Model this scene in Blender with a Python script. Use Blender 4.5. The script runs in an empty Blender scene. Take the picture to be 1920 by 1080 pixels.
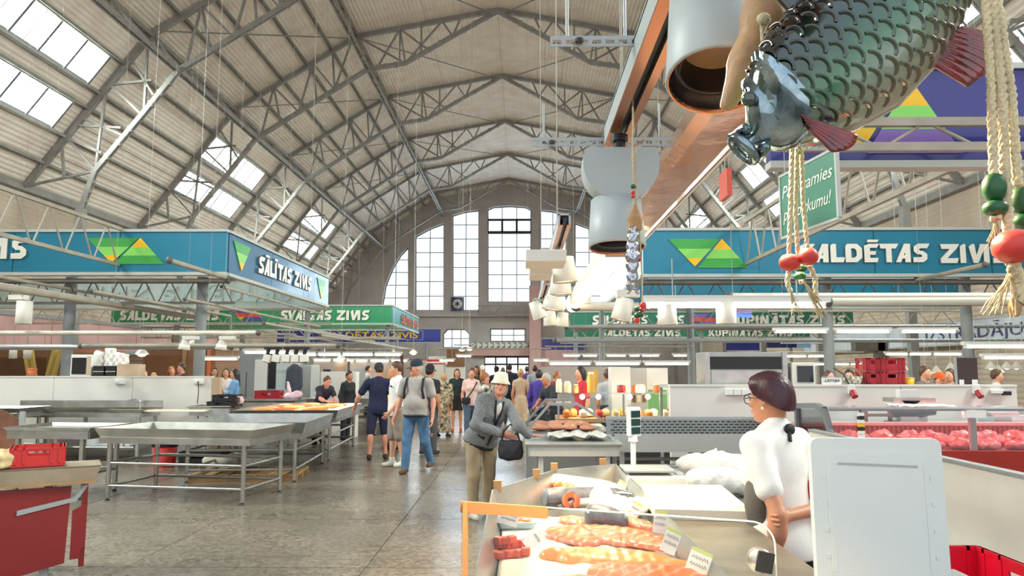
import bpy, bmesh, math, random
import numpy as np
from mathutils import Vector, Matrix, Euler
random.seed(7)
SC = bpy.context.scene
COL = SC.collection
PI = math.pi
# ------------------------------------------------------------------ camera
FPX, CZ = 1400.0, 1.65
TH, YW = math.atan(150/FPX), math.atan(18/FPX)
cam = bpy.data.cameras.new('camera'); cam.sensor_width = 36; cam.lens = FPX/1920*36
cam.clip_start = .05; cam.clip_end = 400
cam_o = bpy.data.objects.new('camera', cam); COL.objects.link(cam_o)
cam_o.location = (0, 0, CZ); cam_o.rotation_euler = (PI/2+TH, 0, YW)
SC.camera = cam_o
# ------------------------------------------------------------------ view, world, daylight
SC.view_settings.view_transform = 'Standard'; SC.view_settings.look = 'None'
SC.view_settings.gamma = 1; SC.view_settings.use_curve_mapping = False
SC.view_settings.exposure = 0.9
SC.cycles.max_bounces = 8; SC.cycles.diffuse_bounces = 5; SC.cycles.glossy_bounces = 4
SC.cycles.transparent_max_bounces = 12; SC.cycles.transmission_bounces = 6
SC.cycles.sample_clamp_indirect = 6; SC.cycles.caustics_reflective = False; SC.cycles.caustics_refractive = False
SC.cycles.use_denoising = True
SC.cycles.blur_glossy = .6
W = bpy.data.worlds.new('sky'); SC.world = W; W.use_nodes = True
nt = W.node_tree; bg = nt.nodes['Background']
tc = nt.nodes.new('ShaderNodeTexCoord'); sx = nt.nodes.new('ShaderNodeSeparateXYZ'); rm = nt.nodes.new('ShaderNodeValToRGB')
nt.links.new(tc.outputs['Generated'], sx.inputs[0]); nt.links.new(sx.outputs['Z'], rm.inputs[0])
rm.color_ramp.elements[0].position = 0.0; rm.color_ramp.elements[0].color = (.93, .96, 1, 1)
rm.color_ramp.elements[1].position = .7; rm.color_ramp.elements[1].color = (.72, .86, 1, 1)
nt.links.new(rm.outputs[0], bg.inputs[0]); bg.inputs[1].default_value = 0.8
def area(name, loc, target, sx_, sy_, power, col=(1, 1, 1)):
    l = bpy.data.lights.new(name, 'AREA'); l.shape = 'RECTANGLE'; l.size = sx_; l.size_y = sy_
    l.energy = power; l.color = col
    o = bpy.data.objects.new(name, l); COL.objects.link(o); o.location = loc
    d = Vector(target)-Vector(loc); o.rotation_euler = d.to_track_quat('-Z', 'Y').to_euler()
    return o
XC = -1.2
SKYW, WINW = 1800, 3000
RA = [(0, 20.0), (7.3, 18.65), (13.5, 14.75), (18.05, 8.6)]       # half profile of the roof
SKY_BAYS = (2.4, 19.6, 36.8, 54.0)                                  # a bay of skylights starts just past these
def roof_pt(s, side, off=0.):                                       # point s metres down the steep slope, off metres outside it
    tx, tz = 4.55/7.65, -6.15/7.65
    return XC+side*(13.5+tx*s-tz*off), 14.75+tz*s+tx*off
# daylight: one area lamp OUTSIDE each row of skylight panes and one outside the end window, shining in through the glass
for y0 in SKY_BAYS:
    for sd in (-1, 1):
        for s0 in (2.26, 4.42):
            x, z = roof_pt(s0, sd, .5); x2, z2 = roof_pt(s0, sd, 0)
            area('skylight_daylight', (x, y0+3.9, z), (x2, y0+3.9, z2), 7.3, 1.5, SKYW, (.98, .99, 1))
area('window_daylight', (XC, 75.2, 12), (XC, 40, 9), 26, 12, WINW, (.78, .89, 1))

# ------------------------------------------------------------------ pixel helpers (1920x1080 frame of the photograph)
_f = Vector((-math.sin(YW)*math.cos(TH), math.cos(YW)*math.cos(TH), math.sin(TH)))
_r = Vector((math.cos(YW), math.sin(YW), 0)); _u = _r.cross(_f)
def ray(px, py): return _f+_r*((px-960)/FPX)+_u*((540-py)/FPX)
def at(px, py, Y): d = ray(px, py); return Vector((0, 0, CZ))+d*(Y/d.y)
def onz(px, py, z): d = ray(px, py); return Vector((0, 0, CZ))+d*((z-CZ)/d.z)
def onx(px, py, x): d = ray(px, py); return Vector((0, 0, CZ))+d*(x/d.x)
# ------------------------------------------------------------------ materials
def lin(c):
    if isinstance(c, str):
        c = [int(c[i:i+2], 16)/255 for i in (0, 2, 4)]
    return tuple((x/12.92 if x <= .04045 else ((x+.055)/1.055)**2.4) for x in c)
def pm(name, col, rough=.5, metal=0., var=0., vs=4., bump=0., bs=40., coat=0., sss=0., spec=.5, col2=None, stretch=None, detail=4):
    m = bpy.data.materials.new(name); m.use_nodes = True; n = m.node_tree; b = n.nodes['Principled BSDF']
    c = lin(col); b.inputs['Base Color'].default_value = (*c, 1); b.inputs['Roughness'].default_value = rough
    b.inputs['Metallic'].default_value = metal; b.inputs['Specular IOR Level'].default_value = spec
    b.inputs['Coat Weight'].default_value = coat; b.inputs['Coat Roughness'].default_value = .08
    if sss: b.inputs['Subsurface Weight'].default_value = sss; b.inputs['Subsurface Radius'].default_value = (.02, .008, .004)
    t = n.nodes.new('ShaderNodeTexCoord'); src = t.outputs['Object']
    if stretch:
        mp = n.nodes.new('ShaderNodeMapping'); mp.inputs['Scale'].default_value = stretch; n.links.new(src, mp.inputs[0]); src = mp.outputs[0]
    if var or col2:
        nz = n.nodes.new('ShaderNodeTexNoise'); nz.inputs['Scale'].default_value = vs; nz.inputs['Detail'].default_value = detail
        n.links.new(src, nz.inputs['Vector'])
        r = n.nodes.new('ShaderNodeValToRGB'); c2 = lin(col2) if col2 else tuple(x*(1-var) for x in c)
        c1 = c if col2 else tuple(min(1, x*(1+var)) for x in c)
        r.color_ramp.elements[0].position = .35; r.color_ramp.elements[1].position = .68
        r.color_ramp.elements[0].color = (*c2, 1); r.color_ramp.elements[1].color = (*c1, 1)
        n.links.new(nz.outputs[0], r.inputs[0]); n.links.new(r.outputs[0], b.inputs['Base Color'])
    if bump:
        nb = n.nodes.new('ShaderNodeTexNoise'); nb.inputs['Scale'].default_value = bs; nb.inputs['Detail'].default_value = 3
        n.links.new(src, nb.inputs['Vector'])
        bp = n.nodes.new('ShaderNodeBump'); bp.inputs['Strength'].default_value = bump; bp.inputs['Distance'].default_value = .01
        n.links.new(nb.outputs[0], bp.inputs['Height']); n.links.new(bp.outputs[0], b.inputs['Normal'])
    return m
def em(name, col, strength, base=None):
    m = bpy.data.materials.new(name); m.use_nodes = True; b = m.node_tree.nodes['Principled BSDF']
    c = lin(col); b.inputs['Base Color'].default_value = (*c, 1)
    b.inputs['Emission Color'].default_value = (*c, 1); b.inputs['Emission Strength'].default_value = strength
    return m
def glassy(name, tint=(1, 1, 1), gloss=.1, rough=.02, diffuse=0., dcol=(1, 1, 1)):
    m = bpy.data.materials.new(name); m.use_nodes = True; n = m.node_tree; n.nodes.clear()
    o = n.nodes.new('ShaderNodeOutputMaterial'); t = n.nodes.new('ShaderNodeBsdfTransparent'); g = n.nodes.new('ShaderNodeBsdfGlossy')
    t.inputs[0].default_value = (*tint, 1); g.inputs['Roughness'].default_value = rough
    lw = n.nodes.new('ShaderNodeFresnel'); lw.inputs[0].default_value = 1.45
    ad = n.nodes.new('ShaderNodeMath'); ad.operation = 'MULTIPLY_ADD'; ad.inputs[1].default_value = .8; ad.inputs[2].default_value = gloss*.3
    n.links.new(lw.outputs[0], ad.inputs[0])
    mx = n.nodes.new('ShaderNodeMixShader'); n.links.new(ad.outputs[0], mx.inputs[0]); n.links.new(t.outputs[0], mx.inputs[1]); n.links.new(g.outputs[0], mx.inputs[2])
    last = mx
    if diffuse:
        d = n.nodes.new('ShaderNodeBsdfTranslucent'); d.inputs[0].default_value = (*dcol, 1)
        d2 = n.nodes.new('ShaderNodeBsdfDiffuse'); d2.inputs[0].default_value = (*dcol, 1)
        a2 = n.nodes.new('ShaderNodeMixShader'); n.links.new(d.outputs[0], a2.inputs[1]); n.links.new(d2.outputs[0], a2.inputs[2])
        m2 = n.nodes.new('ShaderNodeMixShader'); m2.inputs[0].default_value = diffuse
        n.links.new(mx.outputs[0], m2.inputs[1]); n.links.new(a2.outputs[0], m2.inputs[2]); last = m2
    n.links.new(last.outputs[0], o.inputs[0]); return m
# ------------------------------------------------------------------ objects
MATW = {}
def tag(o, label=None, cat=None, group=None, kind=None):
    if label: o['label'] = label
    if cat: o['category'] = cat
    if group: o['group'] = group
    if kind: o['kind'] = kind
    return o
def mw(o):
    m = Matrix.LocRotScale(o.location, o.rotation_euler, o.scale)
    return (mw(o.parent) @ m) if o.parent else m
def thing(name, label=None, cat=None, loc=(0, 0, 0), rz=0., group=None, kind=None, parent=None):
    o = bpy.data.objects.new(name, None); COL.objects.link(o); o.empty_display_size = .1
    o.location = loc; o.rotation_euler = (0, 0, rz); o.parent = parent
    return tag(o, label, cat, group, kind)
def kids(o): return [c for c in o.children]
def copy_tree(o, loc=None, rz=None, label=None, parent=None):
    c = o.copy(); COL.objects.link(c); c.parent = parent
    if loc is not None: c.location = loc
    if rz is not None: c.rotation_euler = (0, 0, rz)
    if label: c['label'] = label
    for ch in kids(o): copy_tree(ch, parent=c)
    return c
def frame(d):
    d = Vector(d).normalized(); a = Vector((0, 0, 1)) if abs(d.z) < .95 else Vector((1, 0, 0))
    x = a.cross(d).normalized(); return x, d.cross(x)
class MB:
    def __init__(s): s.v = []; s.f = []; s.m = []; s.s = []
    def add(s, vs, fs, mi=0, sm=False):
        o = len(s.v); s.v += [tuple(v) for v in vs]
        for f in fs: s.f.append(tuple(i+o for i in f)); s.m.append(mi); s.s.append(sm)
        return s
    def box(s, c, size, mi=0, R=None, taper=1.):
        hx, hy, hz = size[0]/2, size[1]/2, size[2]/2; vs = []
        for z, t in ((-hz, 1.), (hz, taper)):
            for x, y in ((-hx, -hy), (hx, -hy), (hx, hy), (-hx, hy)):
                v = Vector((x*t, y*t, z))
                if R is not None: v = R @ v
                vs.append(v+Vector(c))
        return s.add(vs, [(3, 2, 1, 0), (4, 5, 6, 7), (0, 1, 5, 4), (1, 2, 6, 5), (2, 3, 7, 6), (3, 0, 4, 7)], mi)
    def bb(s, lo, hi, mi=0): return s.box([(a+b)/2 for a, b in zip(lo, hi)], [b-a for a, b in zip(lo, hi)], mi)
    def bar(s, p, q, w, h=None, mi=0):
        p, q = Vector(p), Vector(q); h = h or w; x, y = frame(q-p)   # w sideways, h up
        vs = [e+x*a*w/2+y*b*h/2 for e in (p, q) for a, b in ((-1, -1), (1, -1), (1, 1), (-1, 1))]
        return s.add(vs, [(3, 2, 1, 0), (4, 5, 6, 7), (0, 1, 5, 4), (1, 2, 6, 5), (2, 3, 7, 6), (3, 0, 4, 7)], mi)
    def tube(s, p, q, r, r2=None, n=10, mi=0, cap=True):
        p, q = Vector(p), Vector(q); r2 = r if r2 is None else r2; x, y = frame(q-p)
        vs = [e+(x*math.cos(2*PI*i/n)+y*math.sin(2*PI*i/n))*rr for e, rr in ((p, r), (q, r2)) for i in range(n)]
        s.add(vs, [(i, (i+1) % n, n+(i+1) % n, n+i) for i in range(n)], mi, True)
        if cap: s.add(vs[:n], [tuple(range(n))[::-1]], mi); s.add(vs[n:], [tuple(range(n))], mi)
        return s
    def path(s, pts, r, n=8, mi=0, closed=False, rs=None):
        pts = [Vector(p) for p in pts]; vs = []; k = len(pts); x = None
        for i, p in enumerate(pts):
            d = (pts[(i+1) % k]-pts[i-1]) if closed else (pts[min(i+1, k-1)]-pts[max(i-1, 0)])
            d.normalize()
            if x is None: x, y = frame(d)
            x = (x-d*x.dot(d)).normalized(); y = d.cross(x); rr = rs[i] if rs else r
            vs += [p+(x*math.cos(2*PI*j/n)+y*math.sin(2*PI*j/n))*rr for j in range(n)]
        fs = []
        for i in range(k if closed else k-1):
            a, b = i*n, ((i+1) % k)*n
            fs += [(a+j, a+(j+1) % n, b+(j+1) % n, b+j) for j in range(n)]
        s.add(vs, fs, mi, True)
        if not closed: s.add(vs[:n], [tuple(range(n))[::-1]], mi); s.add(vs[-n:], [tuple(range(n))], mi)
        return s
    def lathe(s, prof, n=20, M=None, mi=0, sm=True, cap=True):
        vs = []
        for r, z in prof:
            for i in range(n):
                v = Vector((r*math.cos(2*PI*i/n), r*math.sin(2*PI*i/n), z)); vs.append(M @ v if M is not None else v)
        fs = [(k*n+i, k*n+(i+1) % n, (k+1)*n+(i+1) % n, (k+1)*n+i) for k in range(len(prof)-1) for i in range(n)]
        s.add(vs, fs, mi, sm)
        if cap: s.add(vs[:n], [tuple(range(n))[::-1]], mi); s.add(vs[-n:], [tuple(range(n))], mi)
        return s
    def ell(s, c, r, n=12, k=8, mi=0, R=None):
        c = Vector(c); vs = []
        for i in range(1, k):
            t = PI*i/k
            for j in range(n):
                p = 2*PI*j/n; v = Vector((r[0]*math.sin(t)*math.cos(p), r[1]*math.sin(t)*math.sin(p), r[2]*math.cos(t)))
                vs.append(c+(R @ v if R is not None else v))
        m = len(vs); a = Vector((0, 0, r[2])); vs += [c+(R @ a if R is not None else a), c-(R @ a if R is not None else a)]
        fs = [(i*n+j, (i+1)*n+j, (i+1)*n+(j+1) % n, i*n+(j+1) % n) for i in range(k-2) for j in range(n)]
        fs += [(m, j, (j+1) % n) for j in range(n)]+[(m+1, (k-2)*n+(j+1) % n, (k-2)*n+j) for j in range(n)]
        return s.add(vs, fs, mi, True)
    def prism(s, poly, o, ux, uy, d, mi=0, mside=None):
        """2-D polygon (counter-clockwise seen from +ux x uy) in the frame o,ux,uy pulled by vector d"""
        o, ux, uy, d = Vector(o), Vector(ux), Vector(uy), Vector(d); n = len(poly)
        a = [o+ux*x+uy*y for x, y in poly]; b = [p+d for p in a]
        s.add(a, [tuple(range(n))], mi); s.add(b, [tuple(range(n))[::-1]], mi)
        s.add(a+b, [(i, i+n, (i+1) % n+n, (i+1) % n) for i in range(n)], mi if mside is None else mside)
        return s
    def build(s, name, mat, parent=None, world=False, fix=False):
        me = bpy.data.meshes.new(name); vs = s.v
        if world and parent is not None:
            iv = mw(parent).inverted(); vs = [iv @ Vector(v) for v in vs]
        me.from_pydata(vs, [], s.f)
        for m in (mat if isinstance(mat, (list, tuple)) else [mat]): me.materials.append(m)
        me.polygons.foreach_set('material_index', s.m); me.polygons.foreach_set('use_smooth', s.s)
        if fix:
            b = bmesh.new(); b.from_mesh(me); bmesh.ops.recalc_face_normals(b, faces=b.faces); b.to_mesh(me); b.free()
        me.update(); o = bpy.data.objects.new(name, me); COL.objects.link(o); o.parent = parent
        return o
def mesh_obj(name, v, f, mat, parent=None, smooth=True):
    me = bpy.data.meshes.new(name); me.from_pydata(v, [], f)
    for m in (mat if isinstance(mat, (list, tuple)) else [mat]): me.materials.append(m)
    me.polygons.foreach_set('use_smooth', [smooth]*len(me.polygons)); me.update()
    o = bpy.data.objects.new(name, me); COL.objects.link(o); o.parent = parent
    return o
def bevel(o, w=.005, seg=2):
    b = bmesh.new(); b.from_mesh(o.data)
    bmesh.ops.bevel(b, geom=[e for e in b.edges if len(e.link_faces) == 2 and e.calc_face_angle(0) > .6], offset=w, segments=seg, affect='EDGES', profile=.5)
    b.to_mesh(o.data); b.free(); return o
_txt = {}
def text(body, name, mat, parent, o, ux, uy, h, depth=.004, shear=0., bold=0., align='LEFT', width=None):
    """lettering as a thin mesh; o = baseline start, ux/uy unit axes"""
    cu = bpy.data.curves.new('t', 'FONT'); cu.body = body; cu.size = 1; cu.shear = shear; cu.offset = bold; cu.extrude = .001; cu.align_x = align; cu.resolution_u = 3
    ob = bpy.data.objects.new('t', cu); COL.objects.link(ob); dg = bpy.context.evaluated_depsgraph_get()
    me = bpy.data.meshes.new_from_object(ob.evaluated_get(dg)); bpy.data.objects.remove(ob); bpy.data.curves.remove(cu)
    n = len(me.vertices); a = np.empty(n*3); me.vertices.foreach_get('co', a); a = a.reshape(-1, 3)
    ux, uy, o = Vector(ux), Vector(uy), Vector(o); nz = ux.cross(uy)
    w = a[:, 0].max()-a[:, 0].min(); k = h/.73; kx = (width/w) if width else k
    P = np.array(o)+np.outer(a[:, 0]*kx, ux)+np.outer(a[:, 1]*k, uy)+np.outer((a[:, 2]+.001)*depth/.002, nz)
    me.vertices.foreach_set('co', P.ravel()); me.materials.clear(); me.materials.append(mat); me.name = name; me.update()
    ob = bpy.data.objects.new(name, me); COL.objects.link(ob); ob.parent = parent
    return ob
# ------------------------------------------------------------------ smooth solids: distance fields meshed with surface nets
def cone_(a, b, ra, rb=None): return ('c', np.array(a, float), np.array(b, float), ra, ra if rb is None else rb)
def ell_(c, r, R=None): return ('e', np.array(c, float), np.array(r, float), None if R is None else np.array(R, float))
def box_(c, r, R=None, rd=.01): return ('b', np.array(c, float), np.array(r, float), None if R is None else np.array(R, float), rd)
def bounds(p):
    if p[0] == 'c': r = max(p[3], p[4]); return np.minimum(p[1], p[2])-r, np.maximum(p[1], p[2])+r
    r = p[2].max()*(1.75 if p[0] == 'b' else 1.); return p[1]-r, p[1]+r
def dist(p, X):
    if p[0] == 'c':
        a, b = p[1], p[2]; ba = b-a; L = max(ba.dot(ba), 1e-12); Y = X-a
        t = np.clip(Y @ ba/L, 0, 1); return np.linalg.norm(Y-t[..., None]*ba, axis=-1)-(p[3]+(p[4]-p[3])*t)
    Y = X-p[1]
    if p[3] is not None: Y = Y @ p[3]
    if p[0] == 'e':
        k0 = np.linalg.norm(Y/p[2], axis=-1); k1 = np.linalg.norm(Y/p[2]**2, axis=-1); return k0*(k0-1)/np.maximum(k1, 1e-9)
    q = np.abs(Y)-(p[2]-p[4]); return np.linalg.norm(np.maximum(q, 0), axis=-1)+np.minimum(q.max(-1), 0)-p[4]
def sdf_mesh(prims, res, k=.02, cut=(), sub=(), disp=None, infl=0.):
    """prims: list of shapes or (shape,k). cut: (point,normal) half spaces removed on the normal's side. sub: (shape) removed"""
    ps = [(p if isinstance(p[0], tuple) else (p, k)) for p in prims]
    lo = np.min([bounds(p)[0] for p, _ in ps], 0)-infl-2.5*res; hi = np.max([bounds(p)[1] for p, _ in ps], 0)+infl+2.5*res
    n = np.ceil((hi-lo)/res).astype(int)+1; F = np.full(n, 9.)
    ax = [lo[i]+res*np.arange(n[i]) for i in range(3)]
    for p, kk in ps:
        a, b = bounds(p); m = kk+infl+3*res
        i0 = np.maximum(0, np.floor((a-m-lo)/res).astype(int)); i1 = np.minimum(n, np.ceil((b+m-lo)/res).astype(int)+1)
        X = np.stack(np.meshgrid(ax[0][i0[0]:i1[0]], ax[1][i0[1]:i1[1]], ax[2][i0[2]:i1[2]], indexing='ij'), -1)
        d = dist(p, X); s = F[i0[0]:i1[0], i0[1]:i1[1], i0[2]:i1[2]]
        h = np.clip(.5+.5*(s-d)/kk, 0, 1); s[...] = s*(1-h)+d*h-kk*h*(1-h)
    F -= infl
    X = None
    if disp or cut or sub: X = np.stack(np.meshgrid(*ax, indexing='ij'), -1)
    if disp: F += disp(X)
    for c, nn in cut: F = np.maximum(F, (X-np.array(c, float)) @ np.array(nn, float))
    for p in sub: F = np.maximum(F, -dist(p, X))
    return nets(F, lo, res)
def nets(F, lo, res):
    S = F < 0; c = [slice(None, -1), slice(1, None)]
    acc = np.zeros(tuple(np.array(F.shape)-1)+(3,)); cnt = np.zeros(tuple(np.array(F.shape)-1))
    for ax_ in range(3):
        o = [i for i in range(3) if i != ax_]
        for u in (0, 1):
            for w in (0, 1):
                ia = [None]*3; ib = [None]*3
                ia[ax_], ib[ax_] = c[0], c[1]; ia[o[0]] = ib[o[0]] = c[u]; ia[o[1]] = ib[o[1]] = c[w]
                A, B = F[tuple(ia)], F[tuple(ib)]; x = (A < 0) != (B < 0)
                t = np.where(x, A/np.where(x, A-B, 1), 0)
                acc[..., ax_] += t*x; acc[..., o[0]] += u*x; acc[..., o[1]] += w*x; cnt += x
    act = cnt > 0; idx = np.full(act.shape, -1); idx[act] = np.arange(act.sum())
    g = np.argwhere(act); V = (g+acc[act]/cnt[act][:, None])*res+lo
    Q = []
    for ax_ in range(3):
        o = [(ax_+1) % 3, (ax_+2) % 3]
        ia = [slice(1, -1)]*3; ib = [slice(1, -1)]*3; ia[ax_] = slice(0, -1); ib[ax_] = slice(1, None)
        a, b = S[tuple(ia)], S[tuple(ib)]; e = np.argwhere(a != b); off = np.array([1, 1, 1]); off[ax_] = 0; e = e+off
        fl = S[tuple(e.T)]
        def cell(du, dw):
            q = e.copy(); q[:, o[0]] -= du; q[:, o[1]] -= dw; return idx[tuple(q.T)]
        q = np.stack([cell(1, 1), cell(0, 1), cell(0, 0), cell(1, 0)], 1)
        q[~fl] = q[~fl][:, ::-1]; Q.append(q)
    return V, np.concatenate(Q)
def relax(V, Q, it=2, f=.5):
    E = np.concatenate([Q[:, [0, 1]], Q[:, [1, 2]], Q[:, [2, 3]], Q[:, [3, 0]]]); n = len(V)
    for _ in range(it):
        A = np.zeros_like(V); c = np.zeros(n)
        np.add.at(A, E[:, 0], V[E[:, 1]]); np.add.at(A, E[:, 1], V[E[:, 0]]); np.add.at(c, E[:, 0], 1); np.add.at(c, E[:, 1], 1)
        V = V*(1-f)+f*A/np.maximum(c, 1)[:, None]
    return V
def np_obj(name, V, Q, mat, parent=None, smooth=True):
    me = bpy.data.meshes.new(name); nv, nq = len(V), len(Q); k = Q.shape[1]
    me.vertices.add(nv); me.vertices.foreach_set('co', np.ascontiguousarray(V, dtype=np.float32).ravel())
    me.loops.add(nq*k); me.loops.foreach_set('vertex_index', np.ascontiguousarray(Q, dtype=np.int32).ravel())
    me.polygons.add(nq); me.polygons.foreach_set('loop_start', np.arange(nq, dtype=np.int32)*k); me.polygons.foreach_set('loop_total', np.full(nq, k, dtype=np.int32))
    me.polygons.foreach_set('use_smooth', np.full(nq, smooth))
    me.materials.append(mat); me.update(calc_edges=True); me.validate()
    o = bpy.data.objects.new(name, me); COL.objects.link(o); o.parent = parent
    return o
def blob(name, prims, mat, parent=None, res=.01, k=.02, it=1, **kw):
    V, Q = sdf_mesh(prims, res, k, **kw)
    if it: V = relax(V, Q, it, .4)
    return np_obj(name, V, Q, mat, parent)
# ================================================================== materials shared
M = {}
M['steel_paint'] = pm('truss_paint', '989590', .55, var=.12, vs=3)
M['roof'] = pm('corrugated_sheet', 'ffeee2', .75, var=.09, vs=1.2)
def corrugate(m, scale, strength=.6, axis='X', dist_=.03):
    n = m.node_tree; b = n.nodes['Principled BSDF']; t = n.nodes.new('ShaderNodeTexCoord'); w = n.nodes.new('ShaderNodeTexWave')
    w.bands_direction = axis; w.inputs['Scale'].default_value = scale; n.links.new(t.outputs['UV'], w.inputs['Vector'])
    bp = n.nodes.new('ShaderNodeBump'); bp.inputs['Strength'].default_value = strength; bp.inputs['Distance'].default_value = dist_
    n.links.new(w.outputs['Fac'], bp.inputs['Height']); n.links.new(bp.outputs[0], b.inputs['Normal']); return m
corrugate(M['roof'], 1.6, .8)
M['concrete'] = pm('grey_render', 'c3bcb9', .9, var=.07, vs=.8, bump=.15, bs=12)
M['white_wall'] = pm('white_board', 'e6e2da', .6, var=.03, vs=1.5)
M['sidewall'] = pm('side_wall_sheet', 'cdbba8', .85, var=.1, vs=.6)
def _cw():
    n = M['sidewall'].node_tree; t = n.nodes.new('ShaderNodeTexCoord'); w = n.nodes.new('ShaderNodeTexWave'); w.bands_direction = 'Z'; w.inputs['Scale'].default_value = 1.6
    n.links.new(t.outputs['Object'], w.inputs['Vector']); bp = n.nodes.new('ShaderNodeBump'); bp.inputs['Strength'].default_value = .8; bp.inputs['Distance'].default_value = .03
    n.links.new(w.outputs['Fac'], bp.inputs['Height']); n.links.new(bp.outputs[0], n.nodes['Principled BSDF'].inputs['Normal'])
_cw()
M['pane'] = glassy('window_glass', (.95, .99, 1), .1)
M['sky_pane'] = glassy('skylight_glass', (.93, .97, .93), .1, .2, .12, (.9, .95, .9))
M['mullion'] = pm('window_bar', '6f7478', .6)
M['pink'] = pm('pink_fascia', 'd3a9a6', .7, var=.06, vs=.7)
M['dark'] = pm('dark_paint', '2e2f34', .6)
M['alu'] = pm('grey_metal', 'a3a6a6', .4, .3)
M['stainless'] = pm('stainless_steel', 'b3b2ac', .33, .9, var=.14, vs=5, bump=.05, bs=8)
M['post'] = pm('grey_post_paint', '85898a', .5, var=.05)
M['white'] = pm('white_enamel', 'ecebe6', .4)
M['warmwhite'] = pm('cream_enamel', 'e4e0d6', .45)
M['black'] = pm('black_plastic', '191a1d', .45)
M['tube'] = em('fluorescent_tube', 'fff6e4', 9)
M['bulb'] = em('warm_lamp_glow', 'ffe2b8', 14)
# ================================================================== setting: floor, walls, vault
def terrazzo():
    m = pm('terrazzo', '8a8176', .22, var=.16, vs=.9, detail=6); n = m.node_tree; b = n.nodes['Principled BSDF']
    t = n.nodes.new('ShaderNodeTexCoord'); v = n.nodes.new('ShaderNodeTexVoronoi'); v.inputs['Scale'].default_value = 34
    n.links.new(t.outputs['Object'], v.inputs[0]); r = n.nodes.new('ShaderNodeValToRGB')
    r.color_ramp.elements[0].color = (.38, .36, .33, 1); r.color_ramp.elements[1].color = (1.35, 1.3, 1.22, 1)
    sp = n.nodes.new('ShaderNodeSeparateXYZ'); n.links.new(v.outputs['Color'], sp.inputs[0]); n.links.new(sp.outputs[0], r.inputs[0])
    mx = n.nodes.new('ShaderNodeMixRGB'); mx.blend_type = 'MULTIPLY'; mx.inputs[0].default_value = .75
    src = b.inputs['Base Color'].links[0].from_socket; n.links.new(src, mx.inputs[1]); n.links.new(r.outputs[0], mx.inputs[2]); n.links.new(mx.outputs[0], b.inputs['Base Color'])
    nz = n.nodes.new('ShaderNodeTexNoise'); nz.inputs['Scale'].default_value = 1.3; nz.inputs['Detail'].default_value = 5; n.links.new(t.outputs['Object'], nz.inputs[0])
    rr = n.nodes.new('ShaderNodeMapRange'); rr.inputs[3].default_value = .16; rr.inputs[4].default_value = .42; n.links.new(nz.outputs[0], rr.inputs[0]); n.links.new(rr.outputs[0], b.inputs['Roughness'])
    return m
M['terrazzo'] = terrazzo()
M['joint'] = pm('floor_joint', '6f6a62', .8)
fl = thing('floor', kind='structure')
MB().bb((XC-18.3, -10, -.2), (XC+18.3, 73.4, -.008)).build('screed', M['joint'], fl)
sm = MB(); sm.bb((.006, .006, -.01), (1.994, 1.994, 0)); s0 = None
for i in range(-4, 5):
    for j in range(0, 15):
        if s0 is None: s0 = sm.build('slab', M['terrazzo'], fl); o = s0
        else: o = s0.copy(); COL.objects.link(o)
        o.location = (-1.3+i*2, .4+j*2, 0)
rest = MB()
rest.bb((XC-18.3, -10, -.01), (XC+18.3, .394, 0)); rest.bb((XC-18.3, .4, -.01), (-9.306, 73.4, 0)); rest.bb((8.706, .4, -.01), (XC+18.3, 73.4, 0)); rest.bb((-9.3, 30.4, -.01), (8.7, 73.4, 0))
rest.build('terrazzo_field', M['terrazzo'], fl)
for side, nm in ((-1, 'wall_left'), (1, 'wall_right')):
    w = MB(); x = XC+side*18.2
    w.bb((min(x, x+side*.3), -10, 0), (max(x, x+side*.3), 73.4, 8.7)); o = w.build(nm, M['sidewall']); tag(o, kind='structure')
# vault: sheets between the purlins, each its own piece
ceil_ = thing('ceiling', kind='structure')
BAY = 8.6; Y0 = -6.4-.1                                             # trusses at Y0+BAY*k
TR = [Y0+BAY*k for k in range(10)]                                  # ... 19.3, 27.9, 36.5, 45.1, 53.7, 62.3, 70.9
def strip(a, b, y0, y1, side, gap=.02, lift=0.):
    (dx0, z0), (dx1, z1) = a, b; L = math.hypot(dx1-dx0, z1-z0); tx, tz = (dx1-dx0)/L, (z1-z0)/L
    nx, nz = -tz, tx; th = .06
    P = []
    for d in (lift, lift+th):
        for s, y in ((gap, y0+gap), (L-gap, y0+gap), (L-gap, y1-gap), (gap, y1-gap)):
            P.append((XC+side*(dx0+tx*s+nx*d), y, z0+tz*s+nz*d))
    f = [(0, 1, 2, 3), (7, 6, 5, 4), (0, 4, 5, 1), (1, 5, 6, 2), (2, 6, 7, 3), (3, 7, 4, 0)]
    if side < 0: f = [q[::-1] for q in f]
    me = bpy.data.meshes.new('roof_sheet'); me.from_pydata(P, [], f); me.materials.append(M['roof'])
    uv = me.uv_layers.new(name='UVMap')
    for l in me.loops: i = l.vertex_index % 4; uv.data[l.index].uv = ((0 if i in (0, 3) else L), 0 if i < 2 else y1-y0)
    me.update(); o = bpy.data.objects.new('roof_sheet', me); COL.objects.link(o); o.parent = ceil_
def lerp(a, b, t): return tuple(x+(y-x)*t for x, y in zip(a, b))
NT, NM = 2, 5; SL = 7.65
steep = lambda s: lerp(RA[2], RA[3], s/SL)
purl = []
for i in range(NM): purl.append(lerp(RA[1], RA[2], (i+1)/(NM+.0)) if i < NM-1 else None)
purl = [p for p in purl if p]
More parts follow.
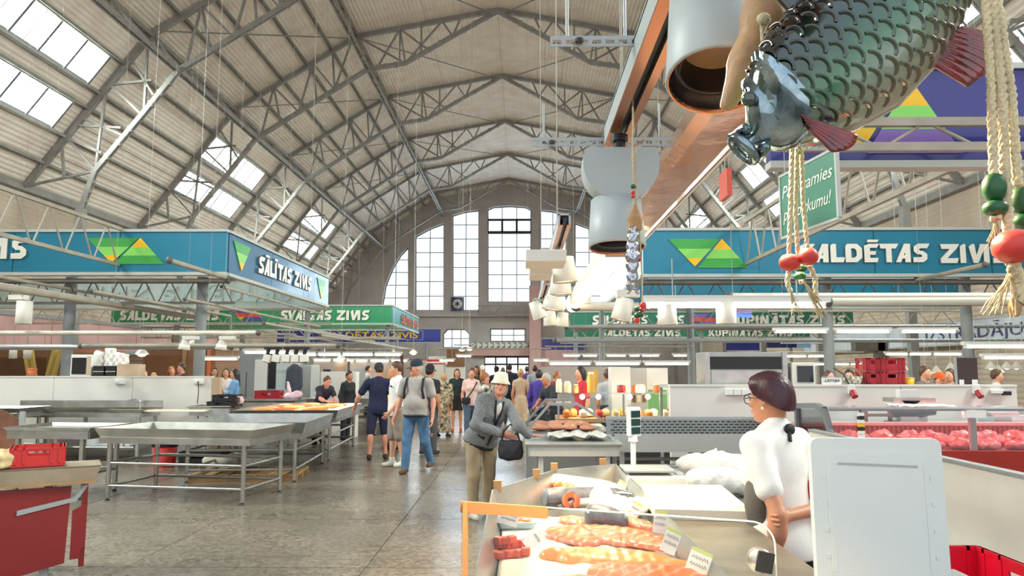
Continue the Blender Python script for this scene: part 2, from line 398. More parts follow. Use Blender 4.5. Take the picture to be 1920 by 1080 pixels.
for k, y in enumerate(TR[:-1]+[TR[-1]]):
    y1 = y+BAY if k < len(TR)-1 else 73.6
    sky = any(abs(y-(b-.3)) < 1 for b in SKY_BAYS)
    for sd in (-1, 1):
        for i in range(NT): strip(lerp(RA[0], RA[1], i/NT), lerp(RA[0], RA[1], (i+1)/NT), y, y1, sd, .008)
        for i in range(NM): strip(lerp(RA[1], RA[2], i/NM), lerp(RA[1], RA[2], (i+1)/NM), y, y1, sd)
        ss = (0, 1.55, 2.98, 3.72, 5.12, 6.4, SL) if sky else (0, 1.5, 3.0, 4.5, 6.0, SL)
        for i in range(len(ss)-1):
            if sky and i in (1, 3):
                strip(steep(ss[i]), steep(ss[i+1]), y+7.8, y1, sd); strip(steep(ss[i]), steep(ss[i+1]), y, y+.4, sd); continue
            strip(steep(ss[i]), steep(ss[i+1]), y, y1, sd)
MB().bb((XC-18.6, -10, 8.45), (XC-17.9, 73.4, 8.75)).build('eaves_beam', M['steel_paint'], ceil_)
MB().bb((XC+17.9, -10, 8.45), (XC+18.6, 73.4, 8.75)).build('eaves_beam', M['steel_paint'], ceil_)
pl = [lerp(RA[1], RA[2], i/NM) for i in range(1, NM)]+[steep(s) for s in (1.5, 3.0, 3.72, 5.12, 6.4)]
for dx, z in pl:
    for sd in (-1, 1):
        x = XC+sd*(dx-.08); b = MB()
        b.bar((x-.06, -8, z-.1), (x-.06, 73.4, z-.1), .05, .11).bar((x+.06, -8, z-.1), (x+.06, 73.4, z-.1), .05, .11)
        b.build('purlin', M['steel_paint'], ceil_)
dk = MB()
for sd in (-1, 1):
    def deck(a, b, y0, y1):
        off = .09; (x0, z0), (x1, z1) = a, b; L = math.hypot(x1-x0, z1-z0); nx, nz = -(z1-z0)/L, (x1-x0)/L
        dk.bar((0, 0, 0), (0, 0, 1e-3), 1e-3) if 0 else None
        P = [(XC+sd*(x+nx*o), y, z+nz*o) for o in (off, off+.05) for (x, z), y in ((a, y0), (b, y0), (b, y1), (a, y1))]
        dk.add(P, [(0, 1, 2, 3), (7, 6, 5, 4), (0, 4, 5, 1), (1, 5, 6, 2), (2, 6, 7, 3), (3, 7, 4, 0)])
    deck((-.3, 20.05), RA[1], -6.5, 74.2); deck(lerp(RA[0], RA[1], .98), lerp(RA[1], RA[2], 1.01), -6.5, 74.2)
    for y0 in SKY_BAYS:
        for sa, sb in ((-.05, 1.55), (2.98, 3.72), (5.12, 7.9)): deck(steep(sa), steep(sb), y0-.5, y0+8.2)
        for sa, sb in ((1.5, 3.0), (3.7, 5.15)):
            deck(steep(sa), steep(sb), y0-.5, y0+.08); deck(steep(sa), steep(sb), y0+7.55, y0+8.2)
        deck(steep(-.05), steep(7.9), y0+8.2, y0+16.7)
    deck(steep(-.05), steep(7.9), -6.5, 2.0)
dk.build('roof_deck', M['concrete'], ceil_)
# skylights: two rows of five panes on each side of every other bay
wn = 0
for y0 in SKY_BAYS:
    for sd in (-1, 1):
        for sa, sb in ((1.55, 2.98), (3.72, 5.12)):
            wn += 1; wd = thing('window_%d' % wn, kind='structure')
            P = lambda s, y, off=0.: (lambda q: (q[0], y, q[1]))(roof_pt(s, sd, off))
            fr = MB(); ya, yb = y0+.1, y0+7.5
            for s in (sa, sb): fr.bar(P(s, ya, .02), P(s, yb, .02), .1, .16)
            for i in range(6): y = ya+(yb-ya)*i/5; fr.bar(P(sa, y, .02), P(sb, y, .02), .1, .16)
            for i in range(5): y = ya+(yb-ya)*(i+.5)/5; fr.bar(P(sa, y, .02), P(sb, y, .02), .03, .05)
            fr.build('window_frame', M['mullion'], wd)
            for i in range(5):
                a, b = ya+(yb-ya)*i/5+.04, ya+(yb-ya)*(i+1)/5-.04
                v = [P(sa+.05, a, .02), P(sb-.05, a, .02), P(sb-.05, b, .02), P(sa+.05, b, .02), P(sa+.05, a, .03), P(sb-.05, a, .03), P(sb-.05, b, .03), P(sa+.05, b, .03)]
                MB().add(v, [(0, 1, 2, 3), (7, 6, 5, 4), (0, 4, 5, 1), (1, 5, 6, 2), (2, 6, 7, 3), (3, 7, 4, 0)]).build('pane', M['sky_pane'], wd)
# ------------------------------------------------------------------ roof trusses
LOW = [(0, 19.82), (2.3, 18.5), (4.7, 17.07), (6.6, 16.78), (12.2, 13.16), (13.5, 11.4), (15.2, 9.2), (15.65, 7.7)]
UP = [(0, 19.86), (7.2, 18.5), (13.35, 14.62), (17.85, 8.6)]
def truss_proto():
    t = thing('roof_truss', kind='structure', group='arched steel roof trusses')
    X = lambda p, sd, y=0.: (XC+sd*p[0], y, p[1])
    for sd in (-1, 1):
        for i in range(3): MB().bar(X(UP[i], sd), X(UP[i+1], sd), .17, .21).build('upper_chord', M['steel_paint'], t)
        for i in range(7):
            b = MB()
            for dy in (-.07, .07): b.bar(X(LOW[i], sd, dy), X(LOW[i+1], sd, dy), .08, .18)
            q = [lerp(LOW[i], LOW[i+1], u) for u in (.25, .5, .75)]
            for p in q: b.box(X(p, sd), (.18, .2, .24))
            b.build('lower_chord', M['steel_paint'], t)
        MB().bar(X(LOW[7], sd), X((15.7, 0), sd), .3, .3).build('column', M['steel_paint'], t)
        pairs = [((7.2, 18.5), (4.7, 17.07)), ((5.0, 18.9), (4.7, 17.07)), ((5.0, 18.9), (6.1, 16.9)), ((2.85, 19.3), (4.7, 17.07)), ((2.85, 19.3), (2.3, 18.5)), ((5.0, 18.9), (3.5, 17.75)), ((1.9, 19.45), (2.3, 18.5)), ((5.0, 18.9), (5.0, 17.1)), ((3.9, 19.1), (3.9, 17.6))]
        up2 = lambda u: lerp(UP[1], UP[2], u); lo2 = lambda u: lerp(LOW[3], LOW[4], u)
        pairs += [(up2(0), lo2(0)), (up2(.04), lo2(.3)), (up2(.36), lo2(.3)), (up2(.2), lo2(.3)), (up2(.36), lo2(.62)), (up2(.36), lo2(.46)), (up2(.68), lo2(.62)), (up2(.68), lo2(.95)), (up2(.68), lo2(.78)), (up2(.98), lo2(1)), (up2(.2), up2(.22))]
        up3 = lambda u: lerp(UP[2], UP[3], u)
        pairs += [(up3(.02), lerp(LOW[4], LOW[5], .95)), (up3(.16), (13.1, 12.2)), (up3(.33), (13.2, 12.8)), (up3(.33), LOW[5]), (up3(.36), LOW[6]), (up3(.55), (14.25, 10.6)), (up3(.6), (14.3, 10.9)), (up3(.68), (15.0, 9.9)), (up3(.68), LOW[6]), (up3(1), LOW[6]), (up3(.72), (16.4, 9.0))]
        for a, b in pairs:
            if math.dist(a, b) > .3: MB().bar(X(a, sd), X(b, sd), .1, .085).build('strut', M['steel_paint'], t)
    for k in (-1, 1): pass
    return t
t0 = truss_proto(); t0.location.y = TR[2]
for y in TR[3:]: copy_tree(t0, (0, y, 0))
# longitudinal lattice beams that tie the trusses at their two knees
for (a, b) in (((7.2, 18.5), (6.6, 16.8)), ((13.3, 14.6), (12.2, 13.2))):
    for sd in (-1, 1):
        lb = thing('roof_lattice_beam', kind='structure')
        for p in (a, b):
            r = MB(); x = XC+sd*p[0]
            for d in (-.09, .09): r.bar((x+d, 10, p[1]), (x+d, 73.3, p[1]), .07, .16)
            for i in range(60): r.box((x, 10.5+i*1.05, p[1]), (.24, .16, .1))
            r.build('rail', M['steel_paint'], lb)
        n = 44; br = None
        for i in range(n):
            ya, yb = 10.7+i*1.43, 10.7+(i+1)*1.43
            p, q = ((XC+sd*a[0], ya, a[1]), (XC+sd*b[0], yb, b[1])) if i % 2 == 0 else ((XC+sd*b[0], ya, b[1]), (XC+sd*a[0], yb, a[1]))
            MB().bar(p, q, .08, .08).build('brace', M['steel_paint'], lb)
# wind bracing: crossed tie rods under the roof between trusses
for k in range(3, 8):
    for sd in (-1, 1):
        w = MB()
        w.bar((XC+sd*.3, TR[k+1], 19.7), (XC+sd*7.0, TR[k], 18.4), .05); w.bar((XC+sd*7.0, TR[k+1], 18.4), (XC+sd*12.9, TR[k], 14.8), .05)
        w.build('wind_brace', M['steel_paint'], ceil_)
# ------------------------------------------------------------------ end wall with its tall windows
from mathutils.geometry import tessellate_polygon
YW_ = 73.4
def w2(px, py): p = at(px, py, YW_); return (p.x, p.z)
def mir(pl): return [(2*XC-x, z) for x, z in pl][::-1]
WINS = []
cw = [w2(914, 566), w2(996, 566), w2(996, 392), w2(985, 387), w2(955, 385), w2(925, 387), w2(914, 392)]
n1 = [w2(848, 582), w2(898, 582), w2(898, 393), w2(872, 396), w2(848, 403)]
n2 = [w2(778, 582), w2(832, 582), w2(832, 418), w2(805, 428), w2(778, 443)]
n3 = [w2(714, 582), w2(765, 582), w2(765, 462), w2(750, 478), w2(735, 503), w2(722, 535)]
low = [w2(919, 640), w2(985, 640), w2(985, 616), w2(919, 616)]
low2 = [w2(830, 652), w2(880, 652), w2(880, 626), w2(872, 617), w2(838, 617), w2(830, 626)]
door = [w2(908, 716), w2(992, 716), w2(992, 668), w2(908, 668)]
cen = [(p[0]+XC-w2(955, 500)[0], p[1]) for p in cw]
WINS = [(cen, 3, 7), (n1, 2, 7), (mir(n1), 2, 7), (n2, 2, 6), (mir(n2), 2, 6), (n3, 2, 5), (mir(n3), 2, 5), (low, 3, 2), (low2, 3, 2)]
outer = [(XC-18.2, 0), (XC+18.2, 0), (XC+18.05, 8.6), (XC+13.5, 14.75), (XC+7.3, 18.65), (XC, 20), (XC-7.3, 18.65), (XC-13.5, 14.75), (XC-18.05, 8.6)]
door = [(x, max(z, .02)) for x, z in door]
polys = [outer]+[w[0] for w in WINS]+[door]
flat = [p for pl in polys for p in pl]
tri = tessellate_polygon([[Vector((x, z, 0)) for x, z in pl] for pl in polys])
wb = MB(); TH_ = .9
for yy in (YW_, YW_+TH_): wb.add([(x, yy, z) for x, z in flat], [t for t in tri])
for pl in polys:
    n = len(pl); wb.add([(x, YW_, z) for x, z in pl]+[(x, YW_+TH_, z) for x, z in pl], [(i, (i+1) % n, n+(i+1) % n, n+i) for i in range(n)])
wf = wb.build('wall_far', M['concrete'], fix=True); tag(wf, kind='structure')
def clip(poly, a, b, c):                                            # keep a*x+b*z<=c
    out = []
    for i in range(len(poly)):
        p, q = poly[i], poly[(i+1) % len(poly)]; dp, dq = a*p[0]+b*p[1]-c, a*q[0]+b*q[1]-c
        if dp <= 0: out.append(p)
        if dp*dq < 0: t = dp/(dp-dq); out.append((p[0]+(q[0]-p[0])*t, p[1]+(q[1]-p[1])*t))
    return out
for poly, nc, nr in WINS:
    wn += 1; wd = thing('window_%d' % wn, kind='structure')
    x0, x1 = min(p[0] for p in poly), max(p[0] for p in poly); z0, z1 = min(p[1] for p in poly), max(p[1] for p in poly)
    f = MB(); y = YW_+.55; n = len(poly)
    for i in range(n): p, q = poly[i], poly[(i+1) % n]; f.bar((p[0], y, p[1]), (q[0], y, q[1]), .16, .16)
    f.build('window_frame', M['mullion'], wd); g = MB()
    for i in range(1, nc):
        x = x0+(x1-x0)*i/nc; pl = clip(clip(poly, 1, 0, x+.02), -1, 0, -x+.02)
        if len(pl) > 2: g.bar((x, y, min(p[1] for p in pl)), (x, y, max(p[1] for p in pl)), .07, .07)
    for j in range(1, nr):
        z = z0+(z1-z0)*j/nr; pl = clip(clip(poly, 0, 1, z+.02), 0, -1, -z+.02)
        if len(pl) > 2: g.bar((min(p[0] for p in pl), y, z), (max(p[0] for p in pl), y, z), .07, .07)
    g.build('glazing_bar', M['mullion'], wd)
    if nc == 3 and nr == 7:
        t = MB(); z = z0+(z1-z0)*6/7; zz = z0+(z1-z0)*5.1/7
        for q in (z, zz): t.bar((x0, y-.05, q), (x1, y-.05, q), .2, .2)
        for i in range(4): xx = x0+(x1-x0)*i/3; t.bar((xx, y-.05, zz), (xx, y-.05, z), .2, .2)
        t.build('transom_frame', M['dark'], wd)
    for i in range(nc):
        for j in range(nr):
            xa, xb = x0+(x1-x0)*i/nc, x0+(x1-x0)*(i+1)/nc; za, zb = z0+(z1-z0)*j/nr, z0+(z1-z0)*(j+1)/nr
            pl = clip(clip(clip(clip(poly, 1, 0, xb-.03), -1, 0, -xa-.03), 0, 1, zb-.03), 0, -1, -za-.03)
            if len(pl) > 2: MB().prism(pl, (0, y, 0), (1, 0, 0), (0, 0, 1), (0, .012, 0)).build('pane', M['pane'], wd)
# entrance, frieze and ledge below the windows
dr = thing('door_1', kind='structure'); dx0, dx1 = door[0][0], door[1][0]; dz = door[2][1]; db = MB()
for x in [dx0+(dx1-dx0)*i/4 for i in range(5)]: db.bar((x, YW_+.4, 0), (x, YW_+.4, dz), .14, .14)
for z in (.05, dz*.72, dz-.06): db.bar((dx0, YW_+.4, z), (dx1, YW_+.4, z), .16, .16)
db.build('door_frame', M['dark'], dr)
for i in range(4):
    a, b = dx0+(dx1-dx0)*i/4+.08, dx0+(dx1-dx0)*(i+1)/4-.08
    MB().bb((a, YW_+.4, .1), (b, YW_+.42, dz*.7)).build('pane', M['pane'], dr)
    MB().bb((a, YW_+.4, dz*.74), (b, YW_+.42, dz-.1)).build('pane', M['pane'], dr)
p0, p1 = w2(880, 667), w2(992, 654)
tag(MB().bb((p0[0], YW_-.5, p0[1]), (p1[0], YW_, p1[1])).build('trim_1', M['pink']), kind='structure')
p0, p1 = w2(640, 594), w2(1240, 588)
tag(MB().bb((p0[0], YW_-.35, p0[1]), (p1[0], YW_, p1[1])).build('trim_2', M['concrete']), kind='structure')
fz = thing('trim_3', kind='structure'); pa, pb = w2(884, 654), w2(990, 641)
MB().bb((pa[0], YW_-.3, pa[1]), (pb[0], YW_, pb[1])).build('frieze_board', M['alu'], fz)
k = 10; wd_ = (pb[0]-pa[0])/k; tri_o = None
for i in range(k):
    if tri_o is None: tri_o = MB().prism([(0, 0), (wd_*.95, (pb[1]-pa[1])/2), (0, pb[1]-pa[1])], (0, 0, 0), (1, 0, 0), (0, 0, 1), (0, -.15, 0)).build('triangle', M['white'], fz, fix=True); o = tri_o
    else: o = tri_o.copy(); COL.objects.link(o)
    o.location = (pa[0]+i*wd_, YW_-.3, pa[1])
# pinkish pylon right of the entrance
tag(MB().bb((.75, YW_-1.4, 0), (1.85, YW_-.02, 9.6)).bb((1.85, YW_-1.0, 0), (5.2, YW_-.02, 4.4)).build('trim_4', M['pink']), kind='structure')
# lattice gallery rail above the entrance
lg = thing('gallery_lattice', 'grey lattice girder under the tall central end window', 'girder', (XC, YW_-1.2, w2(0, 592)[1]))
a, b = w2(884, 592), w2(1000, 576); h = b[1]-a[1]; L = b[0]-a[0]
MB().bar((-L/2, 0, 0), (L/2, 0, 0), .15).build('lower_chord', M['steel_paint'], lg); MB().bar((-L/2, 0, h), (L/2, 0, h), .1).build('upper_chord', M['steel_paint'], lg)
for i in range(8): x = -L/2+L*i/8; MB().bar((x, 0, h*(i % 2)), (x+L/8, 0, h*(1-i % 2)), .07).build('strut', M['steel_paint'], lg)
for x in (-L/2, L/2): MB().bar((x, 0, h/2), (x, 1.2, h/2), .1).build('bracket', M['steel_paint'], lg)
# round clock-like star on a dark panel at the foot of the window
p = w2(858, 570)
ck = thing('star_clock', 'white round dial with dark star on a square panel by end window', 'clock', (p[0], YW_-.12, p[1]))
MB().bb((-.62, -.05, -.68), (.62, .12, .68)).build('panel', pm('navy_panel', '3a4668', .6), ck)
MB().lathe([(.46, 0), (.46, .05), (0, .06)], 24, Matrix.Translation((0, -.05, 0)) @ Matrix.Rotation(PI/2, 4, 'X')).build('dial', M['white'], ck)
st = [((.4 if i % 2 == 0 else .12)*math.sin(PI*i/6), (.4 if i % 2 == 0 else .12)*math.cos(PI*i/6)) for i in range(12)]
MB().prism(st, (0, -.115, 0), (1, 0, 0), (0, 0, 1), (0, -.02, 0)).build('star', M['dark'], ck, fix=True)
# ================================================================== painted sign boards over the stall islands
for nm, c in dict(teal='057896', teal2='155d84', green='2f9464', dgreen='2f7d63', navy='2b2c7e', blue='2333a0', frost='cfe0dc', lettershadow='a9bdbd', lettercol='efece2', lettergrey='d9dfe0', edge='8a8578',
                  lg='86d25f', mg='3fa047', yel='f3bd16', red='d8543a', violet='5a4ea0', purple='7f63ab', rim='b9bcb6').items(): M[nm] = pm('sign_'+nm, c, .28 if nm not in ('edge', 'rim') else .5, var=.04 if len(nm) > 3 else 0, vs=1.5)
for k in ('teal', 'teal2', 'green', 'navy', 'blue'):
    b = M[k].node_tree.nodes['Principled BSDF']; b.inputs['Coat Weight'].default_value = .4
M['frost'] = glassy('frosted_panel', (.85, .92, .9), .05, .3, .75, lin('dfeae6'))
G = {
 'S': [[(.02, 0), (.48, 0), (.64, .13), (.40, .28), (.02, .26)], [(.64, .13), (.68, .2), (.68, .43), (.5, .6), (.38, .42), (.45, .34), (.40, .28)], [(.06, .58), (.22, .42), (.38, .42), (.5, .6), (.34, .62), (.30, .68)], [(.06, .58), (.30, .68), (.36, .75), (.28, 1), (.06, .84)], [(.36, .75), (.68, .75), (.82, 1), (.28, 1)]],
 'A': [[(0, 0), (.24, 0), (.62, 1), (.42, 1)], [(.44, 0), (.70, 0), (.70, 1), (.46, 1)], [(.22, .2), (.5, .2), (.5, .38), (.28, .38)]],
 'L': [[(0, 0), (.27, 0), (.27, 1), (.1, 1), (0, .9)], [(.2, 0), (.6, 0), (.68, .27), (.2, .27)]],
 'D': [[(0, 0), (.27, 0), (.27, 1), (.1, 1), (0, .86)], [(.2, .75), (.42, .75), (.55, 1), (.2, 1)], [(.2, 0), (.52, 0), (.42, .25), (.2, .25)], [(.42, .25), (.52, 0), (.78, .25), (.78, .5), (.52, .5), (.52, .36)], [(.52, .5), (.78, .5), (.78, .76), (.55, 1), (.42, .75), (.52, .64)]],
 'E': [[(0, 0), (.27, 0), (.27, 1), (0, .9)], [(.2, 0), (.6, 0), (.66, .24), (.2, .24)], [(.2, .4), (.52, .4), (.56, .6), (.2, .6)], [(.2, .78), (.6, .78), (.72, 1), (.2, 1)]],
 'T': [[(.05, .74), (.76, .74), (.9, 1), (0, 1)], [(.3, 0), (.56, 0), (.56, .8), (.3, .8)]],
 'Z': [[(.06, .74), (.78, .74), (.92, 1), (.0, 1)], [(0, .24), (.26, .2), (.8, .78), (.5, .8)], [(0, 0), (.78, 0), (.86, .26), (0, .26)]],
 'I': [[(0, 0), (.27, 0), (.27, 1), (.17, 1), (0, .88)]],
 'V': [[(0, .86), (.17, 1), (.28, 1), (.42, 0), (.2, 0)], [(.22, 0), (.42, 0), (.86, 1), (.56, 1)]],
 'K': [[(0, 0), (.26, 0), (.26, 1), (0, .9)], [(.22, .42), (.44, .56), (.8, 1), (.5, 1)], [(.24, .46), (.48, 0), (.8, 0), (.44, .6)]],
 'U': [[(0, .2), (.26, .2), (.26, 1), (0, .9)], [(.46, 0), (.72, .2), (.72, 1), (.46, 1)], [(.2, 0), (.5, 0), (.5, .26), (.2, .26)], [(0, .2), (.2, 0), (.26, .26)]],
 'P': [[(0, 0), (.26, 0), (.26, 1), (0, .9)], [(.2, .74), (.5, .74), (.6, 1), (.2, 1)], [(.2, .36), (.6, .36), (.5, .56), (.2, .56)], [(.5, .56), (.6, .36), (.76, .5), (.76, .84), (.6, 1), (.5, .74)]],
 'N': [[(0, 0), (.24, 0), (.24, 1), (0, .9)], [(.1, 1), (.34, 1), (.68, 0), (.44, 0)], [(.54, 0), (.78, 0), (.78, 1), (.54, 1)]],
 'G': [[(0, .2), (.26, .26), (.26, .74), (0, .8)], [(0, .8), (.26, .74), (.66, .74), (.76, 1), (.2, 1)], [(0, .2), (.2, 0), (.7, 0), (.7, .24), (.26, .26)], [(.46, .2), (.7, .2), (.7, .5), (.4, .5)]]}
MACRON = [(.14, 1.08), (.62, 1.08), (.72, 1.22), (.18, 1.22)]
def lettering(s, parent, o, ux, uy, h, total, mat, depth=.045, nz=None):
    """raised letters, one piece each; total = width of the line"""
    o, ux, uy = Vector(o), Vector(ux), Vector(uy); nz = nz or ux.cross(uy); x = 0; pos = []; ADV = dict(S=.74, A=.80, L=.70, D=.88, E=.72, T=.74, Z=.94, I=.42, V=.70, K=.84, U=.86, P=.84, N=.92, G=.88)
    for c in s:
        b = {'Ā': 'A', 'Ē': 'E', 'Ī': 'I', 'Ū': 'U'}.get(c, c)
        if c == ' ': x += .5; continue
        pos.append((c, b, x)); x += ADV[b]
    k = total/(x-.1)
    for c, b, px_ in pos:
        m = MB(); pls = G[b]+([MACRON] if c != b else [])
        if c == 'Ī': pls = G[b]+[[(-.06, 1.08), (.34, 1.08), (.42, 1.22), (-.02, 1.22)]]
        for i, pl in enumerate(pls): m.prism([((p[0]+px_)*k, p[1]*h) for p in pl], o+nz*(depth+.0006*i), ux, uy, -nz*depth, 0, 1)
        m.build('letter', [mat, M['edge']], parent, fix=True)
def emblem(parent, o, ux, uy, w, h, cols=('mg', 'lg', 'yel'), depth=.02, only=0):
    o, ux, uy = Vector(o), Vector(ux), Vector(uy); nz = ux.cross(uy)
    a = [(0, h), (w*.66, h), (w*.33, 0)]; b = [(w*.36, -.05*h), (w, -.05*h), (w*.68, h)]
    for tri, seq, zs in ((a, cols, (1, .64, .3, 0)), (b, cols[::-1], (1, .62, .29, -.05)))[:1 if only else 2]:
        for i in range(3):
            pl = clip(clip(tri, 0, 1, zs[i]*h), 0, -1, -zs[i+1]*h)
            if len(pl) > 2: MB().prism(pl, o+nz*depth, ux, uy, -nz*depth*.9, 0).build('stripe', M[seq[i]], parent, fix=True)
def sign(name, label, p, q, z0, z1, mat, words=(), emb=(), group=None, th=.12, seams=None, lh=None, lmat='lettercol', trims=True, cat='sign'):
    """board from p to q (plan points, reading direction seen from its front), lettering as (word, start metres, width, base, height)"""
    p, q = Vector((*p, 0)), Vector((*q, 0)); L = (q-p).length; ux = (q-p).normalized(); uy = Vector((0, 0, 1)); nz = ux.cross(uy)
    t = thing(name, label, cat, p+Vector((0, 0, z0)), math.atan2(ux.y, ux.x), group)
    h = z1-z0; ns = seams or max(1, round(L/2.5))
    for i in range(ns): MB().bb((L*i/ns+.008, .005, .03), (L*(i+1)/ns-.008, th, h-.03)).build('board', mat, t)
    if trims:
        MB().bb((-.01, -.03, h-.06), (L+.01, th+.02, h)).build('top_rail', M['rim'], t); MB().bb((-.01, -.03, 0), (L+.01, th+.02, .07)).build('bottom_rail', M['rim'], t)
    for s, x, w, bz, hh, *mm in words: lettering(s, t, (x, .005, bz), (1, 0, 0), (0, 0, 1), hh, w, M[mm[0] if mm else lmat], .03 if hh < .3 else .045)
    for e in emb: emblem(t, (e[0], .005, e[1]), (1, 0, 0), (0, 0, 1), e[2], e[3], *(e[4:]))
    return t
ZB, ZT = 3.64, 4.65
sign('sign_board', 'long teal sign board with yellow and green triangles, front of left stall island', (-18, 15.9), (-6.39, 15.9), ZB, ZT, M['teal'],
     [('SALDĒTAS ZIVIS', 2.3, 4.95, .36, .46)], [(8.56, .27, 1.72, .55)], 'stall sign boards', seams=5)
sign('sign_board', 'receding teal sign board reading SĀLĪTAS ZIVIS on side of left stall island', (-6.385, 16.05), (-6.385, 24.5), ZB, ZT, M['teal2'],
     [('SĀLĪTAS ZIVIS', 1.75, 4.5, .3, .42)], [(.2, .2, 1.6, .62, ('mg', 'lg', 'yel'), .02, 1), (7.0, .2, 1.6, .62, ('mg', 'lg', 'yel'), .02, 1)], 'stall sign boards', seams=3)
sign('sign_board', 'pale frosted back panel with reversed letter shadows behind left teal sign', (-18, 24.6), (-6.5, 24.6), 3.62, 4.62, M['frost'],
     [('SIVIZ SATĒDLAS', 3.3, 7.0, .22, .52, 'lettershadow')], (), 'stall sign boards')  # solid pieces stand for front lettering's shadow seen through the panel
gs = ('violet', 'red', 'yel')
sign('sign_board', 'green sign board reading SALDĒTAS ZIVIS and SVAIGAS ZIVIS, middle left', (-18.3, 33), (-5.75, 33), 3.56, 4.45, M['green'],
     [('SALDĒTAS ZIVIS', .4, 4.4, .2, .44), ('SVAIGAS ZIVIS', 7.6, 3.9, .2, .44)], [(5.25, .2, 1.7, .5, gs)], 'stall sign boards')
sign('sign_board', 'short bluish green sign side with reddish letters beside green sign', (-5.745, 33.16), (-5.745, 41.6), 3.56, 4.45, pm('sign_bluegreen', '3d8f96', .3),
     [('SĀLĪTAS ZIVIS', 2.2, 5.6, .2, .4, 'red')], (), 'stall sign boards')
bs = sign('sign_board', 'deep blue sign board with yellow serif letters over the far left stalls', (-18.4, 56), (-6.08, 56), 3.52, 4.6, M['blue'], (), (), 'stall sign boards')
text('SALDĒTAS  ZIVIS', 'letter_row', M['yel'], bs, (3.6, -.0, .36), (1, 0, 0), (0, 0, 1), .46, .03, bold=.02, width=7.0)
MB().bb((.9, -.01, .22), (11, .0, .24)).bb((.9, -.01, .9), (11, .0, .92)).bb((10.98, -.01, .22), (11, .0, .92)).build('border_line', M['lettercol'], bs)
sign('sign_board', 'teal sign board reading SALDĒTAS ZIVIS on front of right stall island', (2.6, 15.9), (12.5, 15.9), 3.58, 4.65, M['teal'],
     [('SALDĒTAS', 3.3, 2.73, .31, .4), ('ZIVIS', 6.33, 1.38, .29, .41)], [(.55, .23, 1.7, .6)], 'stall sign boards', seams=4)
sign('sign_board', 'receding teal sign board on aisle side of right stall island', (2.595, 24.5), (2.595, 16.05), 3.58, 4.65, M['teal2'], (), (), 'stall sign boards')
sign('sign_board', 'teal back sign board behind pipes of the right stall island', (2.7, 24.5), (14.5, 24.5), 3.58, 4.62, M['teal'], (), (), 'stall sign boards')
sign('sign_board', 'dark green sign board reading SALDĒTAS ZIVIS and KŪPINĀTAS ZIVIS, middle right', (2.17, 33), (14.6, 33), 3.42, 4.15, M['dgreen'],
     [('SALDĒTAS', .95, 2.4, .12, .42), ('ZIVIS', 3.75, 1.2, .12, .42), ('KŪPINĀTAS ZIVIS', 6.9, 5.1, .12, .42)], [(5.05, .12, 1.6, .5, ('purple', 'red', 'violet'))], 'stall sign boards')
sign('sign_board', 'navy sign board with purple, green and yellow triangles at upper right', (2.45, 7.2), (9, 7.2), 3.6, 4.66, M['navy'], (),
     [(.42, .18, 1.45, .72, ('purple', 'lg', 'yel'))], 'stall sign boards')
sign('sign_board', 'plain green back board seen under the green middle left sign', (-18.3, 41.7), (-5.95, 41.7), 3.74, 4.4, M['green'], (), (), 'stall sign boards')
sign('sign_board', 'dark green back board with letters under the dark green middle right sign', (2.4, 41.7), (16, 41.7), 3.3, 4.1, M['dgreen'], [('SALDĒTAS ZIVIS', 2.0, 4.4, .1, .4), ('KŪPINĀTAS ZIVIS', 8.0, 4.6, .1, .4)], (), 'stall sign boards')
# posts that carry the boards
def post(x, y, label, z=3.64, r=.115, m='post'):
    t = thing('stall_post', label, 'post', (x, y, 0), 0, 'grey stall posts')
    MB().tube((0, 0, 0), (0, 0, z), r, n=16).build('pole', M[m], t)
    MB().bb((-.17, -.17, 0), (.17, .17, .025)).build('base_plate', M[m], t)
    return t
post(-7.02, 16.25, 'round grey stall post under right half of the left teal sign')
post(-9.93, 16.25, 'round grey stall post under left half of the left teal sign')
post(6.63, 16.25, 'round grey stall post behind the LATVIJA card')
post(9.62, 16.25, 'round grey stall post at far right by the dark board')
post(5.45, 24.2, 'round grey stall post behind the right white partition'); post(-12.9, 16.25, 'round grey stall post beyond the left edge of the photo')
for x, y, l in ((-10.5, 24.3, 'brownish stall post behind frosted panel, left one'), (-7.0, 24.3, 'brownish stall post below SĀLĪTAS sign corner'), (-6.0, 33.3, 'pinkish stall post below the SVAIGAS sign'), (2.6, 24.3, 'stall post behind the pendant lamps'), (2.4, 33.3, 'stall post at left end of dark green sign'), (8.0, 33.3, 'pinkish stall post under the KŪPINĀTAS letters')):
    post(x, y, l, 3.6, .09)
post(-17, 56.3, 'grey post under left end of the deep blue sign', 3.55, .12); post(-7.2, 56.3, 'grey post under right end of the deep blue sign', 3.55, .12)
